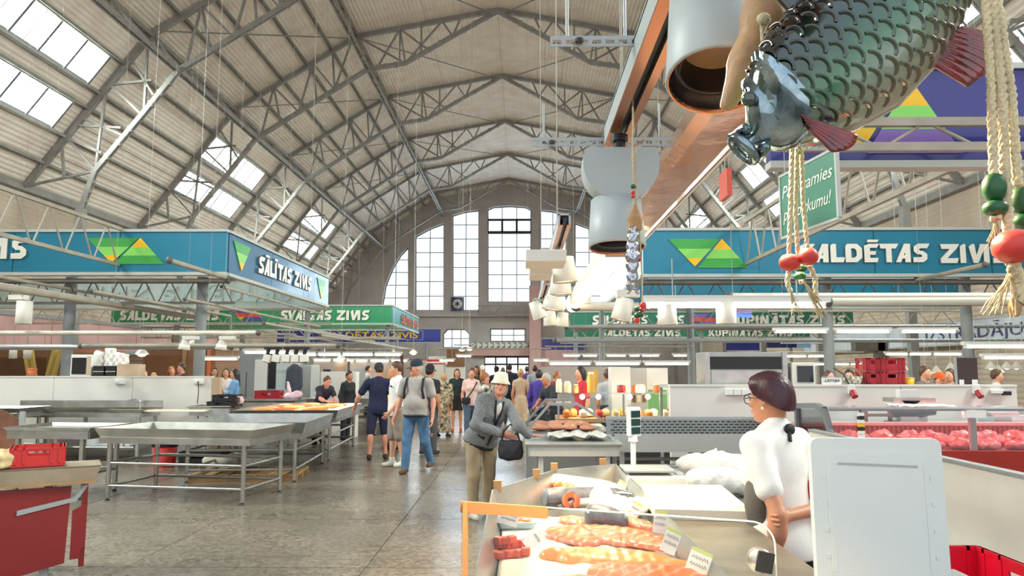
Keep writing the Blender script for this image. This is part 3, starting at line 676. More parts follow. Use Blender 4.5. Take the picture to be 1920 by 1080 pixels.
# ------------------------------------------------------------------ lattice girders and pipe frames between the islands
M['pipe'] = pm('dusty_pipe_paint', 'a39a8c', .6, var=.12, vs=3); M['pipe_dark'] = pm('dark_pipe_paint', '5d574f', .6, var=.15, vs=3); M['cream'] = pm('cream_rail_paint', 'd8d2c2', .5, var=.05)
def roof_z(x):
    d = abs(x-XC)
    for (a, za), (b, zb) in zip(RA, RA[1:]):
        if d <= b: return za+(zb-za)*(d-a)/(b-a)
    return 8.6
for x, y, l in ((-17, 41.95, 'post under left end of plain green back board'), (-7, 41.95, 'post under right end of plain green back board'), (3, 41.95, 'post under left end of lettered green back board'), (15, 41.95, 'post under right end of lettered green back board')): post(x, y, l, 3.4 if x > 0 else 3.8, .09)
def girder(label, a, b, h, n, rl=.035, rs=.018, name='lattice_girder', m='pipe', group='pipe lattice girders over the stalls'):
    """lower chord a-b, upper chord h above"""
    a, b = Vector(a), Vector(b); t = thing(name, label, 'girder', a, 0, group); d = b-a; u = Vector((0, 0, h))
    MB().bar((0, 0, 0), d, rl*1.6, rl*2).build('lower_chord', M[m], t); MB().bar(u, d+u, rl*1.6, rl*2).build('upper_chord', M[m], t)
    for i in range(n):
        p, q = d*(i/n), d*((i+.42)/n); MB().tube(p, q+u, rs, n=6).tube(d*((i+.92)/n), q+u+d*.02/n, rs, n=6).build('strut', M[m], t)
    return t
girder('lattice girder running from camera side onto the left triangles sign', (-8.7, 7.3, 3.87), (-8.7, 15.88, 3.87), .78, 9)
girder('lattice girder running past the hanging green sign to the right teal sign', (4.8, 7.3, 3.87), (4.8, 15.88, 3.87), .9, 9)
girder('lattice girder in front of the navy triangles sign', (2.5, 6.9, 3.72), (9, 6.9, 3.72), .24, 7, .04)
girder('lattice girder under the left teal sign board', (-14, 16.0, 3.05), (-6.2, 16.0, 3.05), .5, 14, .028, .014, m='pipe_dark')
girder('lattice girder below the frosted panel', (-16, 24.2, 3.1), (-6.2, 24.2, 3.1), .45, 14, .03, .015)
girder('lattice girder under the right teal sign board', (2.6, 16.0, 3.0), (13, 16.0, 3.0), .5, 16, .028, .014, m='pipe_dark')
girder('lattice girder below the right back sign', (2.7, 24.2, 3.05), (14, 24.2, 3.05), .45, 14, .03, .015)
girder('thin lattice girder under the green middle left sign', (-17, 33.2, 3.0), (-5.4, 33.2, 3.0), .45, 14, .04, .02)
girder('thin lattice girder under the dark green middle right sign', (2.2, 33.2, 2.9), (14, 33.2, 2.9), .45, 14, .04, .02)
def pipe(label, pts, r=.03, m='pipe', name='pipe_rail', group='pipe rails above the stalls', hang=False):
    pts = [Vector(p) for p in pts]; t = thing(name, label, 'rail', pts[0], 0, group)
    MB().path([p-pts[0] for p in pts], r, 8).build('pipe', M[m], t)
    for p in (pts[0], pts[-1]): MB().ell(p-pts[0], (r*1.35,)*3, 8, 6).build('end_cap', M['pipe_dark'], t)
    if hang:
        for f in (.12, .88): p = pts[0].lerp(pts[-1], f); MB().tube(p-pts[0], Vector((p.x, p.y, roof_z(p.x)-.01))-pts[0], .003, n=4).build('suspension_wire', M['pipe'], t)
    return t
pipe('thick tan beam crossing in front of left post under teal sign', [(-8.7, 8.2, 3.0), (-8.7, 20, 3.0)], .07)
pipe('short pipe stub sticking out at corner of left teal sign', [(-6.42, 13.4, 3.6), (-6.42, 16, 3.6)], .05)
pipe('short pipe stub sticking out below ZIVIS of the right teal sign', [(8.45, 13.6, 3.52), (8.45, 16, 3.52)], .045)
pipe('pipe slanting between left posts under the teal sign', [(-9.8, 12, 3.35), (-9.8, 24, 3.35)], .035)
pipe('pipe ending in a bent hook below the green SALDĒTAS letters', [(-7.3, 12.5, 2.95), (-7.3, 18.6, 2.95), (-7.3, 18.7, 2.4)], .03)
pipe('dark pipe along underside of left teal sign', [(-18, 15.85, 3.5), (-6.3, 15.85, 3.5)], .045, 'pipe_dark')
pipe('dark pipe along underside of right teal sign', [(2.6, 15.85, 3.45), (13, 15.85, 3.45)], .045, 'pipe_dark')
pipe('grey pipe along the side board of the left island', [(-6.5, 16, 3.4), (-6.5, 24.4, 3.4)], .03)
pipe('grey pipe frame lower along the side of the left island', [(-6.6, 14.5, 3.0), (-6.6, 24.4, 3.0)], .03)
pipe('pale pipe along aisle side of the right island', [(2.67, 15, 3.0), (2.67, 24.4, 3.0)], .035)
pipe('cream lamp rail across the left stalls in front of both posts', [(-12, 13, 2.26), (-4.6, 13, 2.26)], .04, 'cream', hang=True)
pipe('grey lamp rail across the left stalls just above the heads', [(-14, 15.4, 2.08), (-6, 15.4, 2.08)], .05, 'alu', hang=True)
pipe('grey lamp rail above the hanging lamp heads at left centre', [(-8.2, 13.82, 2.06), (-3.4, 13.82, 2.06)], .04, 'pipe', hang=True)
pipe('long grey rail high over the right stalls', [(1.2, 20, 2.75), (15, 20, 2.75)], .05, 'alu', hang=True)
pipe('grey rail over the right stalls below the tubes', [(.8, 18, 2.3), (15, 18, 2.3)], .045, 'alu', hang=True)
pipe('pale cable duct high across right stalls below teal sign', [(3.2, 11.5, 2.75), (10, 11.5, 2.75)], .05, 'cream', hang=True)
for i, (x, y, z) in enumerate(((-6.9, 26, 2.9), (-8.2, 28, 2.8), (-5.6, 30, 2.6), (-4.6, 22, 2.4), (-5.2, 20, 2.55))):
    pipe('thin grey rail number %d in the tangle over far left stalls' % (i+1) if 0 else ['thin rail over far left stalls, outermost of five', 'thin rail over far left stalls, second from outside', 'thin rail over far left stalls, middle of five', 'thin rail over far left stalls, nearest the aisle', 'thin rail over far left stalls, second from aisle'][i], [(x, y-5, z), (x, y+9, z)], .03)
# ------------------------------------------------------------------ kiosk fascias along the left wall, pale sign on the right wall
t = thing('kiosk_fascia', 'long pinkish fascia board over wall kiosks behind the left stalls', 'fascia', (-17.2, 12, 2.35))
for i in range(10): MB().bb((-.1, i*3, 0), (.1, i*3+2.97, 1.05)).build('board', M['pink'], t)
MB().bb((-.16, 0, 1.05), (.16, 30, 1.2)).build('top_rail', M['alu'], t); MB().bb((-.16, 0, -.1), (.16, 30, 0)).build('bottom_rail', M['alu'], t)
ps = sign('sign_board', 'pale wall sign with dark serif letters IZSTRĀDĀJUMI at far right', (16.5, 44), (16.5, 14), 2.5, 3.45, pm('pale_sign', 'd5dbe4', .5), (), (), 'stall sign boards', seams=9)
text('IZSTRĀDĀJUMI', 'letter_row', pm('sign_ink', '4a4f72', .6), ps, (13.2, -.0, .25), (1, 0, 0), (0, 0, 1), .45, .02, width=7.0)
# ================================================================== lamps over the stalls
ORD = ['leftmost', 'second from left', 'third from left', 'fourth from left', 'fifth from left', 'sixth from left', 'seventh from left', 'eighth from left', 'ninth from left', 'tenth from left', 'eleventh from left', 'twelfth from left']
M['tubew'] = em('warm_fluorescent_tube', 'ffe9b4', 9)
def tube_light(label, x0, x1, y, D, mat='tube', w=.09, housing=True, drop=True, group='fluorescent tube lights', ztop=None):
    a, b = at(x0, y, D), at(x1, y, D); L = b.x-a.x; z = (a.z+b.z)/2
    t = thing('tube_light', label, 'light', (a.x, D, z), 0, group)
    MB().bb((-.03, -w/2, .025), (L+.03, w/2, .07)).bb((-.03, -w/2-.01, .07), (L+.03, w/2+.01, .08)).build('housing', M['white'], t)
    MB().tube((.03, 0, 0), (L-.03, 0, 0), .019+.004*(D > 10)+.006*(D > 17), n=10).build('tube', M[mat], t)
    for x in (-.005, L-.03): MB().bb((x, -.025, -.025), (x+.035, .025, .03)).build('end_cap', M['white'], t)
    if drop:
        for x in (.15*L, .85*L): MB().tube((x, 0, .08), (x, 0, .4), .006, n=6).build('hanger', M['alu'], t)
    return t
def light_rail(label, x0, x1, y, z, wires=2, r=.02):
    """rail the lamps hang from, itself hung from the roof on thin wires"""
    t = thing('light_rail', label, 'rail', (x0, y, z), 0, 'light rails hung from the roof'); L = x1-x0
    MB().tube((0, 0, 0), (L, 0, 0), r, n=8).build('rail', M['pipe'], t)
    for i in range(wires):
        x = L*(.2+.6*i/max(1, wires-1)); MB().tube((x, 0, 0), (x, 0, roof_z(x0+x)-z-.01), .003, n=4).build('suspension_wire', M['pipe'], t)
def tube_row(what, rows, mat='tube'):
    for D in sorted({q[3] for q in rows}):
        rr = [q for q in rows if q[3] == D]; a, b = at(min(q[0] for q in rr), rr[0][2], D), at(max(q[1] for q in rr), rr[0][2], D)
        light_rail({0: 'front', 1: 'second', 2: 'third', 3: 'fourth', 4: 'rear'}[sorted({q[3] for q in rows}).index(D)]+' rail for '+what.replace('tube light', 'lights').replace('of the ', ''), a.x-.1, b.x+.1, D, a.z+.41)
    for i, (x0, x1, y, D) in enumerate(rows):
        t = tube_light(ORD[i]+' '+what, x0, x1, y, D, mat); t.location.z = at(min(q[0] for q in rows if q[3] == D), [q for q in rows if q[3] == D][0][2], D).z
bt = tube_light('large bright twin tube light between lamps in front of right teal sign', 1212, 1545, 573, 6.3, w=.14)
a = at(1212, 573, 6.3); b = at(1545, 573, 6.3)
MB().tube((.03, -.045, .0), (b.x-a.x-.03, -.045, 0), .02).build('tube', M['tube'], bt)
pipe('pale unlit light housing left of the large bright tube light', [at(1080, 574, 6.32), at(1205, 574, 6.32)], .035, 'cream')
pipe('pale cable duct right of the large bright tube light', [at(1552, 566, 6.4), at(1915, 564, 6.4)], .035, 'cream')
tube_row('tube light of the row of three below the pale duct', [(1452, 1550, 622, 15), (1567, 1668, 624, 15), (1688, 1792, 627, 15)])
tube_light('long tube light at right edge above the meat case', 1808, 1935, 650, 12)
tube_light('long tube light at right edge, lower of the two', 1842, 1940, 671, 14)
tube_row('tube light of the small row right of the red crates', [(1660, 1702, 664, 22), (1704, 1746, 663, 22), (1749, 1803, 662, 22), (1806, 1828, 661, 22)])
tube_row('tube light between seller and right post, upper row', [(1470, 1512, 668, 24), (1514, 1553, 667, 24)])
tube_row('tube light between seller and right post, lower row', [(1476, 1512, 683, 26), (1514, 1552, 683, 26), (1562, 1592, 686, 26), (1594, 1616, 686, 26)])
tube_row('long tube light of the bright row over the right fish stalls', [(1030, 1108, 682, 18), (1116, 1200, 681, 18), (1208, 1292, 682, 18)])
tube_row('warm short tube light of the upper row over right fish stalls', [(1056, 1088, 667, 25), (1092, 1120, 667, 25), (1137, 1174, 667, 25), (1180, 1200, 667, 25), (1203, 1236, 667, 25), (1262, 1288, 668, 25)], 'tubew')
tube_row('tube light of the upper row over left stalls', [(458, 546, 661, 17), (549, 594, 665, 20), (596, 640, 667, 20), (642, 700, 670, 20), (702, 752, 673, 20)])
tube_row('tube light of the lower row over left stalls', [(588, 621, 675, 26), (624, 645, 675, 26), (650, 664, 676, 27), (667, 690, 676, 27), (694, 730, 677, 27), (733, 764, 677, 27)])
tube_row('tube light over the kiosks left of the grey cabin', [(300, 340, 670, 22), (380, 446, 673, 20), (396, 440, 668, 24)])
tube_row('tube light over the kiosks at far left', [(2, 40, 653, 22), (44, 90, 654, 22)])
tube_row('warm tube light of the door side stall row', [(1000, 1028, 676, 26), (824, 852, 664, 26), (856, 884, 668, 27)], 'tubew')
# spot lamps ----------------------------------------------------------
M['lampgrey'] = pm('lamp_grey_enamel', 'b4bcbd', .45, bump=.05, bs=300); M['lampwhite'] = pm('lamp_white_enamel', 'e3ded2', .45)
M['copper'] = pm('copper_reflector', 'c07d58', .25, .85); M['navyblk'] = pm('lamp_inside_black', '15161f', .4)
def spot(label, loc, r, h, R=None, col='lampgrey', glow='bulb', box=None, cat='lamp', group='cylinder spot lamps', stem=.0, power=0, taper=.9, lcol=(1, .74, .44), on=True, name='spot_lamp', blend=.5, ang=1.5, to=None, wire=False):
    """cylinder lamp hanging open end down; loc = centre of its mouth"""
    t = thing(name, label, cat, loc, 0, group); R = R or Matrix.Identity(4)
    MB().lathe([(r*.55, h), (r*taper, h-.01*h), (r, .0), (r*.96, -.004), (r*.92, 0), (r*.86, h*.5), (.01, h*.55)], 28, R, cap=False).build('shade', M[col], t)
    if col == 'lampgrey':
        MB().lathe([(r*.965, .002), (r*.955, -.004*(r/.06)), (r*.92, -.002), (r*.91, .02*h)], 32, R, cap=False).build('ring', M['copper'], t)
        MB().lathe([(r*.91, h*.01), (r*.86, h*.12), (r*.74, h*.14), (r*.72, h*.08), (r*.70, h*.1), (r*.68, h*.34)], 32, R, cap=False).build('baffle', M['navyblk'], t)
        MB().lathe([(r*.72, h*.3), (r*.5, h*.34), (.005, h*.36)], 24, R, cap=False).build('lens', M[glow], t)
    else:
        MB().lathe([(r*.955, .002), (r*.93, -.003*(r/.06)), (r*.82, .1*h)], 28, R, cap=False).build('ring', M['lampwhite'], t)
        MB().lathe([(r*.84, h*.14), (r*.6, h*.1), (.005, h*.07)], 24, R, cap=False).build('lens', M[glow], t)
    if stem: MB().tube(R @ Vector((0, 0, h)), (R @ Vector((0, 0, h)))+Vector((0, 0, stem)), max(.006, r*.16), n=8).build('stem', M['lampgrey'], t)
    if box: MB().bb(*box).build('driver_box', M[col], t)
    if to: tp = R @ Vector((0, 0, h))+Vector((0, 0, stem)); MB().path([tp, (to[0]-loc[0], 0, to[1]-loc[2]-.02), (to[0]-loc[0], 0, to[1]-loc[2]+.01)], .012, 8).build('arm', M['lampgrey'], t)
    if wire: MB().tube((0, 0, h), (0, 0, roof_z(loc[0])-loc[2]-.01), .003, n=5).build('suspension_wire', M['pipe'], t)
    if power:
        l = bpy.data.lights.new('lamp_light', 'SPOT'); l.energy = power; l.color = lcol; l.spot_size = ang; l.spot_blend = blend; l.shadow_soft_size = r*.7
        o = bpy.data.objects.new('lamp_light', l); COL.objects.link(o); o.parent = t; d = R @ Vector((0, 0, -1)); o.location = R @ Vector((0, 0, -.012)); o.rotation_euler = d.to_track_quat('-Z', 'Y').to_euler()
    return t
def RX(a): return Matrix.Rotation(a, 4, 'X')
def RY(a): return Matrix.Rotation(a, 4, 'Y')
# the two big lamps over the near counter
M['lensw'] = pm('lamp_lens_off', 'c99a78', .3)
p = at(1345, 150, .93)
big = spot('huge grey cylinder spot lamp beside the hanging glass fish', p, .066, .19, RX(math.radians(-19)) @ RY(math.radians(5)), glow='lensw', power=55, ang=2.2, group='grey spot lamps on the near rail')
MB().bb((-.03, -.03, .17), (.03, .03, .24)).build('joint', M['lampgrey'], big)
p = at(1157, 462, 1.62); R = RX(math.radians(-6))
l2 = spot('grey spot lamp hanging under a round drum, top centre right', p, .063, .105, R, glow='lensw', taper=.88, power=55, ang=2.2, group='grey spot lamps on the near rail')
dm = [(.083*math.cos(2*PI*i/40), .083*math.sin(2*PI*i/40)) for i in range(40)]; dm = clip(dm, 0, 1, .035)
bevel(MB().prism(dm, (.008, -.035, .178), (1, 0, 0), (0, 0, 1), (0, .07, 0)).build('drum', M['lampgrey'], l2, fix=True), .002)
MB().tube((.008, 0, .21), (.008, 0, .245), .014).tube((.008, 0, .235), (.008, 0, .25), .02).build('joint', M['black'], l2)
# the lamps further along the same rail
cl = [((1060, 528), 3.6, .062, .12, -4, 2.14), ((1051, 551), 4.15, .062, .11, 0, 2.1), ((1036, 580), 5.0, .075, .085, 8, 2.1), ((1013, 597), 6.2, .06, .15, -20, 2.1), ((1032, 610), 6.6, .062, .13, -4, 2.1), ((1054, 612), 6.9, .062, .13, 4, 2.1)]
nm = ['pale cylinder lamp just under the two white boxes', 'pale lamp with pinkish glow below the largest lamp of cluster', 'pale conical lamp in middle of the hanging cluster', 'narrow pale lamp tilted left in the hanging cluster', 'pale cylinder lamp lowest left of the hanging cluster', 'glowing cylinder lamp lowest right of the hanging cluster']
for (pxy, D, r, h, tl, zt), l in zip(cl, nm):
    p = at(*pxy, D); spot(l, p, r, h, RY(math.radians(tl)), 'lampwhite', 'bulb', group='pale lamps clustered on the near rail', stem=max(.02, 2.2-p.z-h), power=45, taper=.8, to=(.175, 2.23))
for l, x0, x1, y0, y1, D in (('upper white driver box on the near rail beside the lamp cluster', 986, 1062, 462, 490, 3.1), ('lower white driver box on the near rail beside the lamp cluster', 993, 1036, 493, 515, 3.35)):
    a, b = at(x0, y1, D), at(x1, y0, D); t = thing('driver_box', l, 'box', ((a.x+b.x)/2, D+.1, a.z), 0, 'white driver boxes')
    w = (b.x-a.x)/2; bevel(MB().bb((-w, -.1, .0), (w, .14, (b.z-a.z)*.8)).build('case', M['lampwhite'], t), .004)
    MB().bb((-w*.2, -.02, (b.z-a.z)*.8), (w*.2, .02, (b.z-a.z)*.8+.02)).build('clip', M['alu'], t)
# near rail: grey channel with two lips, running along the counter
def track(label, x, y0, y1, z):
    t = thing('lamp_track', label, 'track', (x, y0, z), 0, 'lamp tracks over the near counter'); L = y1-y0; ra = MB()
    ra.bb((-.026, 0, .0), (-.018, L, .045)).bb((.018, 0, 0), (.026, L, .045)).bb((-.026, 0, .04), (.026, L, .048)).build('channel', M['lampgrey'], t)
    MB().bb((-.026, 0, -.005), (-.006, L, 0)).build('lip', M['copper'], t); MB().bb((.010, 0, -.005), (.026, L, 0)).build('lip', M['copper'], t); MB().bb((-.006, 0, .012), (.010, L, .03)).build('conductor', M['dark'], t)  # copper colour stands for the warm counter light on the lips
    for f in (.15, .9): MB().tube((0, L*f, .048), (0, L*f, roof_z(x)-z-.01), .003, n=4).build('suspension_wire', M['pipe'], t)
track('long grey lamp track over the near counter carrying the two big lamps', .222, .5, 1.72, 2.175)
track('farther grey lamp track seen end on above the pale lamp cluster', .175, 3.0, 7.0, 2.23)
def slotted(label, x0, x1, y, D, h=.018):
    a, b = at(x0, y, D), at(x1, y, D); L = b.x-a.x; t = thing('slotted_strut', label, 'strut', a, 0, 'slotted steel struts'); n = int(L/.022)
    m = MB().bb((0, 0, 0), (L, .003, h*.28)).bb((0, 0, h*.72), (L, .003, h)).bb((0, 0, h), (L, .02, h+.003))
    for i in range(n+1): x = L*i/n; m.bb((max(0, x-.004), 0, h*.28), (min(L, x+.004), .003, h*.72))
    m.build('perforated_angle', M['alu'], t)
    for x in (.03, L-.03): MB().tube((x, .01, h), (x, .01, h+.09), .003, n=6).build('hanger_rod', M['alu'], t)
    MB().lathe([(.008, 0), (.008, .006)], 6, Matrix.Translation((.05, -.006, h*.3))).build('bolt', M['dark'], t)
slotted('slotted steel strut crossing under the nearest roof truss', 1032, 1206, 87, 1.25, .016)
slotted('slotted steel strut just above the round drum of the lamp', 996, 1262, 274, 1.75)
# reddish film-covered linear light
M['film'] = pm('pink_film', 'dba083', .16, .55, bump=.35, bs=9, coat=.6)
M['diff'] = em('light_diffuser', 'fff2cf', 3.2)
t = thing('linear_light', 'long linear light in copper pink film slanting from fish to lamp cluster', 'light', (.455, 1.25, 2.2))
sec = [(-.075, .0), (-.05, .07), (.05, .07), (.075, 0), (.045, -.012), (-.045, -.012)]
MB().prism(sec, (0, 0, 0), (1, 0, 0), (0, 0, 1), (0, 2.05, 0)).build('film_cover', M['film'], t, fix=True)
MB().bb((.072, 0, -.004), (.08, 5.5, .006)).build('edge_trim', M['white'], t)
MB().prism(sec[2:4]+[(-.075, 0), (-.05, .07)], (0, 2.06, 0), (1, 0, 0), (0, 0, 1), (0, 3.4, 0)).build('housing', M['lampwhite'], t, fix=True)
df = [(.055*math.cos(PI+PI*i/10), .05*math.sin(PI+PI*i/10)) for i in range(11)]
MB().prism(df, (0, 2.06, -.001), (1, 0, 0), (0, 0, 1), (0, 3.38, 0)).build('diffuser', M['diff'], t, fix=True)
for y in (2.05, 4.5): MB().bb((-.08, y, -.055), (.08, y+.03, .075)).build('clamp_band', M['alu'], t)
# lamps under the large tube light
for l, x, y, D, r, h, tl in (('pale spot lamp tilted left below the small silver fish', 1163, 600, 6.3, .085, .19, 14), ('pale spot lamp glowing down, middle one under large tube', 1252, 609, 6.3, .085, .17, -2)):
    p = at(x, y, D); spot(l, p, r, h, RY(math.radians(tl)), 'lampwhite', 'bulb', group='pale lamps under the large tube light', power=30, box=((-.03, -.06, h), (.16, .06, h+.06)), taper=.85)
p = at(1362, 607, 6.3); t = spot('cream cylinder lamp unlit, right one under large tube', p, .083, .19, None, 'lampwhite', 'lensw', group='pale lamps under the large tube light', box=((-.2, -.05, .17), (-.02, .05, .21)), taper=1)
a, b = at(1365, 592, 7), at(1408, 584, 7); t = thing('blue_tube', 'small glowing blue tube beside the cream cylinder lamp', 'light', a)
MB().tube((0, 0, 0), (b.x-a.x, 0, 0), .016).build('tube', em('blue_glow', '2238ff', 5), t); MB().bb((0, -.03, .02), (b.x-a.x, .03, .05)).build('holder', M['purple'], t); MB().tube((.05, 0, .05), (.05, 0, roof_z(a.x)-a.z-.01), .003, n=5).build('suspension_wire', M['pipe'], t)
# left side lamps
spot('large white cylinder lamp hanging at far left edge under tan beam', at(44, 607, 12.9), .128, .4, None, 'lampwhite', 'lensw', stem=.05, taper=.98, group='white lamps at far left', box=((-.25, -.08, .42), (.02, .08, .5)))
for x, l in ((24, 'small white cylinder lamp before brown kiosk, left one'), (51, 'small white cylinder lamp before brown kiosk, right one')):
    spot(l, at(x, 672, 20), .1, .22, None, 'lampwhite', 'lensw', stem=.3, taper=.9, group='white lamps at far left', wire=True)
for x, l in ((345, 'white cone floodlight before the left post, on the left'), (414, 'white cone floodlight right of the left post')):
    p = at(x, 655, 12.9); spot(l, p, .1, .17, RY(math.radians(8)), 'lampwhite', 'bulb', box=((-.02, -.06, .17), (.24, .06, .23)), taper=.55, group='white cone floodlights')
for i, x in enumerate((501, 518, 537, 554, 570)):
    p = at(x, 679, 13.8); t = thing('square_spotlight', ORD[i]+' white square spotlight of the five in a row', 'lamp', p, 0, 'five square spotlights'); R3 = Matrix.Rotation(.25-.08*i, 3, 'Y')
    bevel(MB().box((0, 0, .07), (.135, .12, .14), 0, R3).build('head', M['lampwhite'], t), .008)
    MB().box((.0, -.0, -.005), (.12, .1, .012), 0, R3).build('baffle', M['black'], t)
    l = bpy.data.lights.new('lamp_light', 'SPOT'); l.energy = 60; l.color = (1, .62, .3); l.spot_size = 1.0; l.spot_blend = .6; l.shadow_soft_size = .05
    lo = bpy.data.objects.new('lamp_light', l); COL.objects.link(lo); lo.parent = t; lo.location = (0, 0, -.02); lo.rotation_euler = (Vector((-4.1+.25*i, 14.2+.35*i, .85))-p).to_track_quat('-Z', 'Y').to_euler()
    MB().tube((0, 0, .13), (.02, 0, .24), .036).bb((-.05, -.05, .23), (.09, .05, 2.022-p.z)).build('bracket', M['black'], t)
# little pendant lamps far right and far left
for i, (x, y) in enumerate(((1693, 694), (1735, 698), (1756, 700), (1783, 694), (1858, 692), (1872, 699), (1888, 692), (1906, 692))):
    p = at(x, y, 17); t = thing('pendant_lamp', ORD[i]+' small warm pendant lamp over the far right stalls', 'lamp', p, 0, 'small pendant lamps at far right')
    MB().lathe([(.12, 0), (.05, .13), (.02, .16)], 14, cap=False).build('shade', M['lampwhite'], t); MB().ell((0, 0, .03), (.06, .06, .04), 8, 5).build('bulb', M['bulb'], t); MB().tube((0, 0, .15), (0, 0, roof_z(p.x)-p.z-.01), .004, n=5).build('cord', M['white'], t)
for i, (x, y, D) in enumerate(((266, 664, 18), (362, 646, 20), (640, 672, 26), (738, 664, 27), (775, 662, 28), (880, 655, 34), (866, 656, 33))):
    p = at(x, y, D); t = thing('pendant_lamp', ['white dish pendant lamp above the pale carton', 'white pendant lamp beside the left post', 'warm pendant lamp over the leaning seller', 'round glowing lamp above the navy shirt man', 'round glowing lamp above the grey shirt man', 'warm lamp in lattice beside the entrance, right one', 'warm lamp in lattice beside the entrance, left one'][i], 'lamp', p, 0, 'pendant lamps over the left stalls')
    MB().lathe([(.16, 0), (.1, .08), (.03, .12)], 14, cap=False).build('shade', M['lampwhite'], t); MB().ell((0, 0, .0), (.11, .11, .06), 8, 5).build('bulb', M['bulb'], t); MB().tube((0, 0, .1), (0, 0, roof_z(p.x)-p.z-.01), .004, n=5).build('cord', M['white'], t)
# ================================================================== tables, counters and partitions
M['redpaint'] = pm('red_counter_paint', '8c2523', .45, var=.1, vs=2, bump=.1, bs=6); M['redplastic'] = pm('red_crate_plastic', 'd23431', .4); M['redcrate2'] = pm('dark_red_crate_plastic', 'a81e2c', .4)
M['brown'] = pm('brown_board', '5a3424', .5, col2='7c4c30', vs=3); M['wood'] = pm('pale_wood', 'b08a5c', .7, var=.15, vs=5); M['orange'] = pm('orange_wood', 'c96a3c', .6)
M['kiosk'] = pm('kiosk_brown', '8a6448', .7, var=.08); M['card'] = pm('cardboard', 'c7ae93', .8); M['steel2'] = pm('stainless_dull', 'a7aaa6', .42, .75, var=.08, vs=3)
M['zinc'] = pm('zinc_grey', 'aeb3b2', .5, .35, var=.06, vs=2); M['cabin'] = pm('grey_cabin', '9aa0a2', .5); M['yellowp'] = pm('yellow_paint', 'd9bd6a', .6); M['bag'] = pm('white_plastic_bag', 'f4efe8', .3, coat=.4, bump=.7, bs=34)
M['board_white'] = pm('cutting_board_white', 'f1e8d2', .45, var=.03, vs=6); M['foam'] = pm('white_foam', 'e2e7e4', .8, bump=.12, bs=220); M['ygreen'] = pm('green_board', '6fae6a', .6)
def foot(parent, x, y): return MB().lathe([(.03, 0), (.03, .012), (.012, .02), (.012, .05)], 10, Matrix.Translation((x, y, 0))).build('foot', M['dark'], parent)
def steel_table(label, c, sx, sy, rz, z, tray=.1, legs=None, bars=(.18, .46), lip=.05, m='stainless', r=.028, name='steel_tray_table', group='stainless steel stall tables', apron=.07, slope=0., square=False):
    """tray table: open tray with sloping walls on a pipe frame"""
    t = thing(name, label, 'table', (c[0], c[1], 0), rz, group); hx, hy = sx/2, sy/2; b = MB(); zb = z-tray
    S = lambda y: slope*y
    o = [(-hx, -hy), (hx, -hy), (hx, hy), (-hx, hy)]; i_ = [(x*(1-.1/hx*.5), y*(1-.1/hy*.5)) for x, y in o]
    V = [(x, y, z+S(y)) for x, y in o]+[(x*.985, y*.98, z+S(y)) for x, y in o]+[(x, y, zb+.008+S(y)) for x, y in i_]+[(x, y, zb-.01+S(y)) for x, y in i_]
    F = []
    for k in range(4):
        n = (k+1) % 4; F += [(k, n, 4+n, 4+k), (4+k, 4+n, 8+n, 8+k), (n, k, 12+k, 12+n)]
    F += [(8, 9, 10, 11), (15, 14, 13, 12)]
    b.add(V, F).build('tray', M[m], t)
    a = MB()
    for k in range(4): p, q = i_[k], i_[(k+1) % 4]; a.bar((p[0], p[1], zb-.045+S(p[1])), (q[0], q[1], zb-.045+S(q[1])), .03, apron)
    a.build('apron', M[m], t)
    lx, ly = hx-.16, hy-.1
    for x, y in legs or ((-lx, -ly), (lx, -ly), (lx, ly), (-lx, ly)):
        l = MB(); zt = zb-.01+S(y)
        (l.bar((x, y, .03), (x, y, zt), .05) if square else l.tube((x, y, .03), (x, y, zt), r, n=12).tube((x, y, .44), (x, y, zt), r*1.15, n=12))
        lo = l.build('leg', M[m], t); foot(lo, x, y)
    for zz in bars:
        for p, q in (((-lx, -ly), (lx, -ly)), ((lx, -ly), (lx, ly)), ((lx, ly), (-lx, ly)), ((-lx, ly), (-lx, -ly))):
            MB().tube((*p, zz), (*q, zz), r*.72, n=8).build('stretcher', M[m], t)
    return t
steel_table('empty stainless steel tray table on pipe legs, nearest at left', (-4.22, 9.85), 2.15, 1.15, math.radians(-9), .9, .11)
steel_table('low plain steel table left of the empty tray table', (-5.98, 9.95), 1.2, .9, math.radians(-5), .9, .05, bars=(.3,), square=True, apron=.1)
steel_table('steel tray table with crumpled foil right behind the first tray table', (-4.15, 12.05), 1.85, 2.3, math.radians(4), .86, .16, slope=0.)
MB()
steel_table('small steel tray table at edge of photo before the white partition', (-9.2, 12.95), 1.6, .9, 0, .98, .08, bars=(.3,))
def foil(label, c, sx, sy, z, mat, seed=1, amp=.02, name='foil_sheet', cat='foil', n=18, droop=0.):
    rnd = random.Random(seed); ph = [rnd.uniform(0, 6) for _ in range(8)]; V = []
    t = thing(name, label, cat, (c[0], c[1], z)); hs = []
    for i in range(n+1):
        for j in range(n+1):
            x, y = (i/n-.5)*sx, (j/n-.5)*sy; h = abs(math.sin(9*x/sx+ph[0]+3*math.sin(4*y/sy+ph[1])))*.6+abs(math.sin(13*y/sy+ph[2]+2*math.sin(6*x/sx+ph[3])))*.4+rnd.uniform(-.15, .15)
            V.append((x+rnd.uniform(-.01, .01), y+rnd.uniform(-.01, .01), amp*h-droop*max(0, i/n-.6)))
    F = [(i*(n+1)+j, (i+1)*(n+1)+j, (i+1)*(n+1)+j+1, i*(n+1)+j+1) for i in range(n) for j in range(n)]
    m = min(v[2] for v in V if v[2] > -droop*.01); V = [(x, y, h-min(0, m)+.004) for x, y, h in V]
    o = mesh_obj('sheet', V, F, mat, t, False); sl = o.modifiers.new('s', 'SOLIDIFY'); sl.thickness = .003; return t
M['foil'] = pm('crumpled_foil', 'cfd0cc', .25, .8); M['film_clear'] = pm('pale_plastic_sheet', 'dcdad0', .3, coat=.4)
